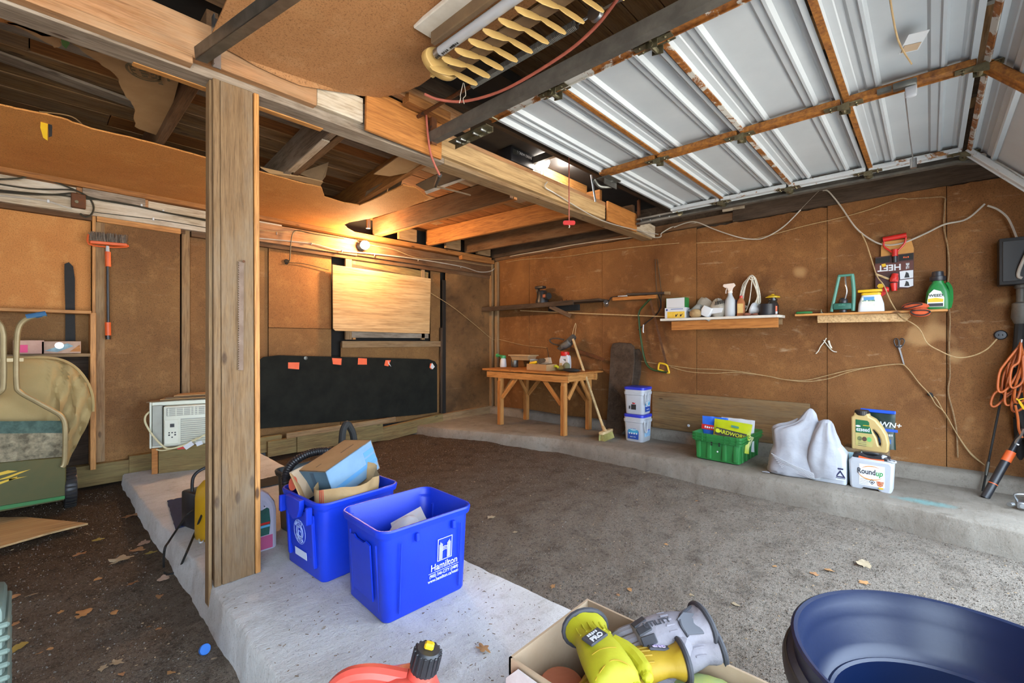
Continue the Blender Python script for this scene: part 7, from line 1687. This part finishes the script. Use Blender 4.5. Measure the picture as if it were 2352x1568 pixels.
# ---- foreground carton with gloves
gb_ = thing('cardboard_box', 'open cardboard box with gloves at the bottom of the picture', 'box', (.885, .48, ZI))
bx0, bx1, by0, by1, bh = .735, 1.045, .235, .695, .265
def wallb(x0, y0, x1, y1, nm, h_=bh, cut=None):
    d = Vector((x1-x0, y1-y0, 0)); L = d.length; m = frame_of((x0, y0, ZI), d, (0, 0, 1))
    o_ = [(0, 0), (L, 0), (L, h_), (L*.42, h_), (L*.40, h_-.012), (0, h_-.014)] if cut else [(0, 0), (L, 0), (L, h_), (0, h_)]
    B().flat(o_, .006, m).obj(nm, MT['card_pale'], gb_, world=True, smooth=0)
wallb(bx0, by0, bx0, by1, 'side_wall', cut=True); wallb(bx0, by1, bx1, by1, 'end_wall'); wallb(bx1, by0, bx1, by1, 'side_wall'); wallb(bx0, by0, bx1, by0, 'end_wall')
B().box((bx0+bx1)/2, (by0+by1)/2, ZI+.004, bx1-bx0, by1-by0, .006).obj('bottom', MT['card_pale'], gb_, world=True)
fq = G(1172, 1535, .40)
fm = frame_of((bx0-.009, .62, ZI+.125), (0, 1, 0), (0, 0, 1))
B().flat([(-.20, -.125), (.074, -.125), (.074, .10), (.04, .135), (-.20, .125)], .004, fm @ T(0, 0, -.002)).obj('printed_flap', plain('flap_white', '#c9c2c0', .7, 0, '#b5aca8', 20), gb_, world=True, smooth=0)
B().flat([(-.07, -.11), (.045, -.11), (.045, .02), (.02, .07), (-.02, .02)], .001, fm @ T(0, 0, -.0035)).obj('flap_print', plain('flap_red2', '#b02f28', .6), gb_, world=True, smooth=0)
# gloves: cuffed hand shells with fingers
def glove(name, label, M, L, w_, body, trim, parts=(), curl=0.0, th=.030, thumb=1):
    t = thing(name, label, 'glove', M=M)
    n = 20; rs = []
    prof = [(0, .62, .95), (.03, .60, .9), (.10, .53, .75), (.16, .50, .70), (.24, .56, .8), (.36, .60, .85), (.50, .62, .9), (.60, .60, .85), (.66, .56, .7)]
    for s, ww, tt in prof:
        rs.append([(w_*ww*math.cos(2*math.pi*j/n)*(1+.05*nz(s*14, math.cos(2*math.pi*j/n)*3, 1)), L*s, th*tt*(math.sin(2*math.pi*j/n))*(1+.3*nz(s*20, math.cos(2*math.pi*j/n)*4, 2)) - curl*s*s*.15) for j in range(n)])
    B().rings(rs).obj('hand_shell', body, t, smooth=70)
    for k, fl_ in enumerate((.30, .36, .34, .27)):
        x = w_*(-.42+.28*k); zc = -curl*.065
        B().tube([(x, L*.58, zc), (x*1.08, L*(.64+fl_*.4), zc-.008-curl*.02), (x*1.12, L*(.64+fl_*.8), zc-.02-curl*.06), (x*1.12, L*(.64+fl_), zc-.03-curl*.08)], [.0155, .0155, .015, .0145, .0135, .010], 10, k=4).ball((x*1.12, L*(.64+fl_), zc-.03-curl*.08), .0105, n=8, m=6).obj('finger', body, t)
    B().tube([(thumb*w_*.42, L*.28, 0), (thumb*w_*.72, L*.40, -.006), (thumb*w_*.82, L*.54, -.014), (thumb*w_*.80, L*.62, -.02)], [.02, .019, .017, .013], 10, k=4).ball((thumb*w_*.80, L*.62, -.02), .0125, n=8, m=6).obj('thumb', body, t)
    B().tube([(w_*.63*math.cos(a), -.002, th*.97*math.sin(a)) for a in [2*math.pi*i/20 for i in range(20)]], .0065, 8, closed=True).obj('cuff_binding', trim, t)
    def sf(x, y, dz=0.0):
        f = max(0, min(.659, y/L)); k = max(i for i in range(len(prof)) if prof[i][0] <= f); p0 = prof[k]; p1 = prof[min(k+1, len(prof)-1)]
        m = (f-p0[0])/max(1e-6, p1[0]-p0[0]); ww = p0[1]+(p1[1]-p0[1])*m; tt = p0[2]+(p1[2]-p0[2])*m
        return (x, y, th*tt*math.sqrt(max(0, 1-(x/(w_*ww))**2)) - curl*f*f*.15 + dz)
    def fm(x, y, rz, dz=0.0):
        p0 = Vector(sf(x, y, dz)); gx = Vector(sf(x+.006, y, dz))-Vector(sf(x-.006, y, dz)); gy = Vector(sf(x, y+.006, dz))-Vector(sf(x, y-.006, dz))
        return frame_of(p0, gx, gy) @ RZ(rz)
    return t, fm, sf
MT['gl_y'] = plain('yellow_leather', '#a5a216', .65, 0, '#96900f', 9, .6, .25, 50); MT['gl_y2'] = plain('amber_leather', '#a98a16', .65, 0, '#987a0f', 9, .6, .25, 50)
MT['gl_g'] = plain('grey_fabric', '#8d888c', .8, 0, '#77737a', 14, .6, .4, 90); MT['gl_b'] = plain('charcoal_fabric', '#2c2c30', .7, 0, '#3a3a40', 12)
def gm(u0, v0, z0, u1, v1, z1, roll=0):
    a = G(u0, v0, z0); c = G(u1, v1, z1); d = (c-a)
    x = d.cross(Vector((0, 0, 1)))
    return frame_of(a, x, d) @ RY(roll), d.length
M_, L_ = gm(1345, 1443, .445, 1470, 1620, .47)
g1_, f1, s1_ = glove('work_glove', 'bright yellow work glove with dark cuff lying on top in the box', M_, .27, .085, MT['gl_y'], MT['gl_b'], curl=.4, th=.042, thumb=-1)
fb = f1(.012, .088, 200, -.001)
B().box(0, 0, .002, .050, .034, .006, M=fb, b=.002).obj('badge', MT['gl_b'], g1_)
B().text('PRO', .017, fb @ T(0, -.007, .0055), t=.001, bold=.0006).text((5,), .011, fb @ T(0, .008, .0055), t=.001).obj('lettering', MT['print_w'], g1_)
for k in range(6): B().tube([s1_(-.036+.014*k, y_, -.001) for y_ in (.030, .045, .060)], .0028, 6, k=3).obj('gather', MT['gl_y'], g1_)
B().tube([s1_(x_, .155+.01*abs(x_)/.04, .0) for x_ in (-.046, -.025, 0, .025, .046)], .0012, 5, k=4).obj('seam', MT['gl_y2'], g1_)
B().tube([s1_(x_, .125, .0) for x_ in (-.02, 0, .02, .035)], .001, 5, k=4).obj('seam', MT['gl_y2'], g1_)
M_, L_ = gm(1565, 1515, .435, 1400, 1530, .42, 12)
g2_, f2, s2_ = glove('work_glove', 'amber yellow work glove under the bright one, cuff to the right', M_, .24, .08, MT['gl_y2'], MT['gl_b'], curl=.2, th=.037)
fb = f2(.0, .045, 90, -.001)
B().box(0, 0, .002, .046, .020, .006, M=fb, b=.002).obj('badge', MT['gl_b'], g2_)
B().text('GRIP', .014, fb @ T(0, 0, .0055), t=.001, bold=.0005).obj('lettering', plain('lilac_print', '#b8a8d0', .6), g2_)
for k in range(6): B().tube([s2_(-.035+.014*k, y_, -.001) for y_ in (.066, .078, .09)], .0025, 6, k=3).obj('gather', MT['gl_y2'], g2_)
M_, L_ = gm(1612, 1435, .46, 1420, 1475, .45, -14)
g3_, f3, s3_ = glove('work_glove', 'grey fabric work glove with black trim at the far side of the box', M_, .25, .08, MT['gl_g'], MT['gl_b'], curl=.2, th=.04, thumb=-1)
B().flat([(-.024, -.022), (.020, -.026), (.026, .0), (.012, .024), (-.022, .02)], .004, f3(-.012, .045, 0, -.002), .001).obj('velcro_strap', plain('slate_strap', '#55565c', .8), g3_)
B().tube([s3_(x_, y_, .001) for x_, y_ in ((.03, .012), (.012, .05), (-.012, .068), (-.036, .062))], .0035, 6, k=4).obj('strap_binding', MT['gl_b'], g3_)
B().text('UTILITY', .019, f3(.004, .118, -90, .0005), t=.001, bold=.0005).obj('lettering', MT['gl_b'], g3_)
for k in range(6): B().tube([s3_(-.035+.014*k, y_, -.0012) for y_ in (.080, .09, .10)], .0024, 6, k=3).obj('gather', MT['gl_g'], g3_)
for k in range(3): B().box(0, 0, .0, .020, .034, .005, M=f3(-.024+.024*k, .152, 0, 0), b=.002).obj('knuckle_pad', MT['gl_b'], g3_)
M_, L_ = gm(1640, 1480, .43, 1500, 1510, .41, -20)
g4_, f4, s4_ = glove('work_glove', 'second grey glove with round black cuff at the right of the box', M_, .20, .072, MT['gl_g'], MT['gl_b'], curl=.4, th=.04)
for k in range(5): B().tube([s4_(-.028+.014*k, y_, -.0012) for y_ in (.035, .048, .06)], .0024, 6, k=3).obj('gather', MT['gl_g'], g4_)
B().box(0, 0, 0, .05, .06, .005, M=f4(.0, .10, 0, -.001), b=.002).obj('palm_patch', MT['gl_b'], g4_)
pc_ = thing('clay_pot', 'orange pink rounded clay pot in the box beside the yellow glove', 'pot', (.815, .607, ZI+.008))
B().lathe([(.04, 0), (.055, .05), (.068, .13), (.064, .18), (.045, .205), (.001, .21)], 22).obj('pot_body', plain('terracotta', '#b06a4c', .8, 0, '#a05c40', 9, .5, .2, 60), pc_)
solo(B().box(0, 0, .06, .06, .06, .12, b=.004), 'white_box', MT['print_w'], 'small white box standing behind the yellow glove', 'box', (.955, .575, ZI+.135), 15)
solo(B().rings(lump((0, 0, .06), (.12, .15, .06), 2, .2)), 'bundled_cloth', plain('brown_cloth', '#6a3f2c', .9, 0, '#54301f', 9), 'brown cloth bundled under the gloves in the box', 'cloth', (.90, .46, ZI+.09))
solo(B().rings(lump((0, 0, .02), (.06, .08, .03), 7, .3)), 'bundled_cloth', plain('pale_lime_cloth', '#a8a84a', .9, 0, '#8d9a60', 14), 'pale lime cloth at the right side of the box', 'cloth', (.985, .33, ZI+.20))
# fuel can
p = G(975, 1518, .455)
fc = thing('fuel_can', 'red plastic fuel can with a black cap at the lower edge', 'fuel can', M=T(p.x-.088*.682, p.y+.088*.731, ZI) @ RZ(-47) @ SCL(1.12, 1.12, 1.13))
MT['can_red'] = plain('can_red', '#c9382f', .35, 0, '#d05648', 4)
B().loft([(0, .23, .15, .03), (.01, .24, .16, .04), (.14, .24, .16, .045), (.19, .215, .135, .045, -.0, 0), (.225, .14, .09, .035, .03, 0), (.245, .07, .055, .022, .062, 0)], 6).obj('can_body', MT['can_red'], fc)
B().tube([(-.105, 0, .14), (-.100, 0, .20), (-.07, 0, .235), (-.02, 0, .245), (.045, 0, .235)], .016, 10, k=5).obj('carry_handle', MT['can_red'], fc)
FCM = T(.075, 0, .245) @ RY(14)
B().lathe([(.030, -.02), (.026, .002), (.025, .010)], 18, FCM).obj('neck', MT['can_red'], fc)
B().lathe([(.025, .006), (.026, .010), (.0245, .044), (.021, .048), (.001, .048)], 20, FCM).obj('cap', MT['black_pl'], fc)
for k in range(16): B().box(.025, 0, .028, .005, .005, .034, M=FCM @ RZ(k*22.5), b=.001).obj('cap_ridge', MT['black_pl'], fc)
B().box(0, 0, .053, .018, .014, .012, M=FCM, b=.003).obj('yellow_plug', MT['yellow_pl'], fc)
# navy tub
tu = thing('plastic_tub', 'large round navy plastic tub at the lower right corner', 'tub', (1.31, -.07, .012))
MT['navy'] = plain('navy_plastic_tub', '#091838', .36, 0, '#0b1b3e', 5, .6, .05, 80)
MT['tub_out'] = plain('charcoal_tub', '#2c2826', .5, 0, '#37322f', 6)
B().lathe([(.235, 0), (.24, .006), (.272, .26), (.29, .30), (.296, .33), (.318, .345), (.330, .36), (.330, .385), (.316, .392), (.314, .43), (.322, .436), (.316, .44), (.308, .437), (.303, .412), (.299, .405), (.296, .385), (.290, .372), (.274, .325), (.262, .305), (.252, .300), (.246, .303), (.240, .298), (.236, .27), (.215, .05), (.19, .035), (.001, .03)], 72).obj('tub_shell', MT['navy'], tu)
B().lathe([(.331, .348), (.338, .352), (.340, .372), (.336, .385), (.331, .386)], 72, cap0=False, cap1=False).lathe([(.2425, .01), (.276, .26), (.294, .30), (.299, .33), (.297, .33), (.270, .26), (.236, .01)], 72, cap0=False, cap1=False).obj('outer_band', MT['tub_out'], tu)
for k in range(12): B().ball((.17*math.cos(k*math.pi/6), .17*math.sin(k*math.pi/6), .038), .028, .028, .014, 12, 6).obj('foot_bump', MT['navy'], tu)
# ribbed plastic container at the left edge
rc = thing('ribbed_bin', 'grey green ribbed plastic bin cut by the left edge', 'bin', (-.16, 1.27, .02))
p = BW(11, 1390, 1.20); zt_ = p.z
MT['rib_green'] = plain('grey_green_plastic', '#5f6f66', .55, 0, '#526058', 8)
B().box(p.x-.13, 1.27, zt_/2+.01, .26, .14, zt_-.02, b=.012).obj('bin_shell', MT['rib_green'], rc, world=True)
for k in range(26): B().box(p.x-.13, 1.27, .04+k*(zt_-.05)/26, .272, .152, .010, b=.003).obj('rib', MT['rib_green'], rc, world=True)
# ---- floor litter
fz = lambda x, y: floor_pt((x+2.6)/7.0, (y+.8)/5.32)[2]
def gfl(u, v):
    p = G(u, v, 0)
    for _ in range(4): p = G(u, v, fz(p.x, p.y)+.003)
    return p
ps = [gfl(-30, 1192), gfl(60, 1196), gfl(202, 1217), gfl(120, 1238), gfl(-30, 1284)]
sb_ = B(); n = len(ps); hi = max(p.z for p in ps)+.012
sb_.add([Vector((p.x, p.y, hi)) for p in ps] + [Vector((p.x, p.y, hi-.01)) for p in ps], [tuple(range(n)), tuple(range(n, 2*n))[::-1]] + [(i, (i+1) % n, (i+1) % n+n, i+n) for i in range(n)])
tag(sb_.obj('plywood_sheet', MT['wood_ply'], smooth=0), 'flat tan plywood offcut lying on the dirt at the left edge', 'plywood')
LEAFS = {}
for nm, c, c2 in (('tan', '#b98c5c', '#a67848'), ('pale', '#a8977a', '#95846a'), ('orange', '#ab8058', '#966c46'), ('yellow', '#a89248', '#94803c'), ('pink', '#b59a88', '#a68874')):
    LEAFS[nm] = plain('dry_leaf_'+nm, c, .8, 0, c2, 30, .8, .2, 60)
def leaf_mesh(seed, lobes, mat):
    rnd = random.Random(seed); out = []; n = 22
    for i in range(n):
        a = 2*math.pi*i/n; r = .78 + (.20*math.cos(a*lobes+seed) if lobes else .0) + rnd.uniform(-.14, .14)
        out.append((r*math.cos(a)*1.0, r*math.sin(a)*.62))
    vs = [(0, 0, .10)] + [(x, y, .16*nz(x*1.3+seed, y*1.3, 0)+.22*abs(y)*.8) for x, y in out]
    b = B().add(vs, [(0, i+1, (i+1) % n+1) for i in range(n)]); m = min(v[2] for v in b.v)
    b.v = [(x, y, z-m) for x, y, z in b.v]
    return b.mesh('dry_leaf', LEAFS[mat], 80)
KEYS = list(LEAFS); LM = {(k, m): leaf_mesh(k*7+i, (5, 0, 5, 3)[k], m) for k in range(4) for i, m in enumerate(KEYS)}
rnd = random.Random(21); SMALL = []
def leaf(u, v, wpx, mat, kind, label=None, z=None, stem=False):
    p = gfl(u, v) if z is None else G(u, v, z+.002)
    s = wpx*mpp(p)/1.9
    o = put('dry_leaf', LM[(kind, mat)], None, T(*p) @ RZ(rnd.uniform(0, 360)) @ RX(rnd.uniform(-8, 8)) @ SCL(s, s, s*rnd.uniform(.7, 1.1)))
    tag(o, label or '', 'leaf', 'dry leaves scattered on the floor')
    if not label: SMALL.append((o, mat, u, v))
leaf(45, 1486, 46, 'yellow', 1, 'large yellow leaf near the lower left corner')
leaf(278, 1286, 48, 'pale', 2, 'crumpled whitish leaf on the dirt left of the island')
leaf(192, 1407, 46, 'tan', 3, 'long tan leaf on the dirt below the crumpled whitish one')
leaf(262, 1407, 28, 'tan', 1, 'short tan leaf beside the long tan one on the dirt')
leaf(376, 1329, 34, 'pink', 0, 'pale pinkish leaf below the loop of the black lead')
leaf(330, 1246, 40, 'pink', 3, 'broad pinkish leaf against the island edge near the black lead')
leaf(300, 1186, 36, 'orange', 2, 'orange brown leaf on the dirt near the lawn sweeper wheel')
leaf(1922, 1166, 24, 'pale', 0, 'curled pale leaf under the edge of the concrete ledge')
leaf(1986, 1296, 50, 'pale', 3, 'long pale leaf on the gravel at right')
leaf(2115, 1222, 36, 'pale', 0, 'pointed pale leaf below the concrete ledge')
leaf(2166, 1226, 40, 'pale', 2, 'star shaped pale leaf below the concrete ledge')
leaf(2312, 1264, 38, 'yellow', 2, 'yellowish leaf on the gravel at the right edge')
leaf(2216, 1112, 26, 'yellow', 0, 'yellow leaf on the concrete ledge near the leaning poles', z=ZL)
leaf(1690, 1388, 24, 'pale', 1, 'pale leaf on the gravel left of the navy tub')
leaf(1128, 1188, 24, 'pale', 0, 'pale leaf on the dirt right of the blue bins')
leaf(1110, 1490, 40, 'tan', 0, 'pale brown torn leaf on the island beside the fuel can', z=ZI)
for u, v, w_, m in ((183, 1273, 30, 'orange'), (224, 1240, 24, 'yellow'), (345, 1270, 26, 'yellow'), (318, 1262, 34, 'orange'), (75, 1366, 26, 'pale'), (34, 1370, 26, 'orange'), (36, 1432, 24, 'orange'), (268, 1522, 34, 'pale'), (236, 1534, 28, 'pale'), (392, 1545, 22, 'tan'), (341, 1440, 14, 'tan'), (364, 1444, 16, 'orange'), (492, 1512, 16, 'pale'), (180, 1416, 22, 'tan'), (305, 1340, 30, 'orange'), (366, 1370, 26, 'orange'), (225, 1330, 20, 'tan'), (140, 1405, 18, 'tan'), (90, 1500, 14, 'orange'), (115, 1490, 18, 'tan'), (280, 1548, 20, 'orange'), (1183, 1222, 14, 'pale'), (1270, 1346, 20, 'tan'), (1588, 1366, 14, 'pale'), (1446, 1354, 20, 'tan'), (1420, 1366, 14, 'orange'), (1935, 1180, 18, 'pale'), (2150, 1222, 18, 'pale'), (2210, 1240, 20, 'pink'), (2250, 1252, 22, 'tan'), (2280, 1262, 18, 'orange'), (2330, 1275, 18, 'pale'), (1905, 1310, 26, 'tan'), (1870, 1318, 22, 'orange'), (1985, 1338, 26, 'tan'), (1230, 1030, 10, 'pale'), (1215, 1028, 8, 'pale'), (1050, 1080, 8, 'pale'), (1350, 1100, 10, 'pale'), (1480, 1085, 10, 'pale'), (1600, 1150, 10, 'tan'), (1780, 1300, 14, 'tan'), (1530, 1250, 12, 'tan')):
    leaf(u, v, w_, m, rnd.randrange(4))
ORD = ('first', 'second', 'third', 'fourth', 'fifth', 'sixth', 'seventh', 'eighth', 'ninth')
def zone(u, v):
    if u < 600: return 'in the left bay beyond the whitish leaf' if v < 1300 else ('in the left bay before the island edge' if v < 1460 else 'at the lower left of the floor')
    if u > 1860 and v < 1290: return 'along the foot of the concrete ledge'
    return 'on the gravel before the navy tub' if v > 1290 else 'on the bare dirt of the middle floor'
seen = {}
for o, m, u, v in sorted(SMALL, key=lambda t_: t_[2]):
    k = (m, zone(u, v)); seen[k] = seen.get(k, 0) + 1
    o['label'] = 'small %s leaf %s, %s such from left' % (m, k[1], ORD[seen[k]-1])
p = gfl(470, 1501)
cpq = thing('bottle_cap', 'bright blue bottle cap on the dirt beside the island', 'bottle cap', M=T(p.x, p.y, p.z+.016) @ RY(30) @ RX(60))
B().lathe([(.017, -.007), (.018, -.005), (.018, .006), (.016, .008), (.001, .008)], 18).obj('cap', plain('sky_blue_plastic', '#3a78d0', .4), cpq)
# gravel and wood chips: uncountable litter on the dirt
def scatter(name, mat, N, smin, smax, flatk, seed, yb):
    rnd = random.Random(seed); b = B(); k = 0
    while k < N:
        y = -.35 + 4.6*rnd.random()**yb; x = rnd.uniform(-.9, 3.6)
        if .40 < x < 1.42: continue
        s = rnd.uniform(smin, smax)*(.55+.6*rnd.random()); z = fz(x, y); a = rnd.uniform(0, 6.28); e = rnd.uniform(.35, 1.0); c, s_ = math.cos(a), math.sin(a)
        h = s*flatk*rnd.uniform(.6, 1.2)
        pts = [(s*e*c-s*.5*s_, s*e*s_+s*.5*c), (-s*.6*c-s*.4*s_, -s*.6*s_+s*.4*c), (-s*e*c+s*.3*s_, -s*e*s_-s*.3*c), (s*.7*c+s*.5*s_, s*.7*s_-s*.5*c)]
        b.add([(x+q[0], y+q[1], z-.001) for q in pts]+[(x+q[0]*.5, y+q[1]*.5, z+h) for q in pts], [(0, 1, 5, 4), (1, 2, 6, 5), (2, 3, 7, 6), (3, 0, 4, 7), (4, 5, 6, 7)]); k += 1
    o = b.obj(name, mat, smooth=0); o['kind'] = 'stuff'; return o
tag(scatter('gravel', plain('gravel_grey', '#8a847c', .9, 0, '#5e564e', 90, 1), 26000, .002, .0048, .8, 1, 1.5), 'fine grey gravel strewn over the dirt floor', 'gravel')
tag(scatter('dark_gravel', plain('gravel_dark', '#3a2f26', .95, 0, '#4f4338', 90, 1), 20000, .002, .0050, .6, 2, 1.3), 'dark crumbs of earth strewn over the dirt floor', 'gravel')
tag(scatter('wood_chips', plain('chips_pale', '#b5a184', .85, 0, '#8d7454', 60, 1), 3600, .002, .008, .25, 3, 1.1), 'pale wood chips and leaf bits strewn over the dirt floor', 'wood chips')
rnd = random.Random(8); b = B()
for k in range(420):
    x = .5+.82*rnd.random()**.8; y = rnd.uniform(.45, 2.0); a = rnd.uniform(0, 3.14); s = rnd.uniform(.002, .012)
    if .80 < x < 1.2 and 1.35 < y < 2.1: continue
    b.box(0, 0, 0, s, .0016, .0014, M=T(x, y, ZI+.003+.003*nz(x*3, y*3, 5)) @ RZ(a*57))
o = tag(b.obj('debris', MT['card_dark'], smooth=0), 'dry needles and crumbs scattered on the concrete island', 'debris'); o['kind'] = 'stuff'
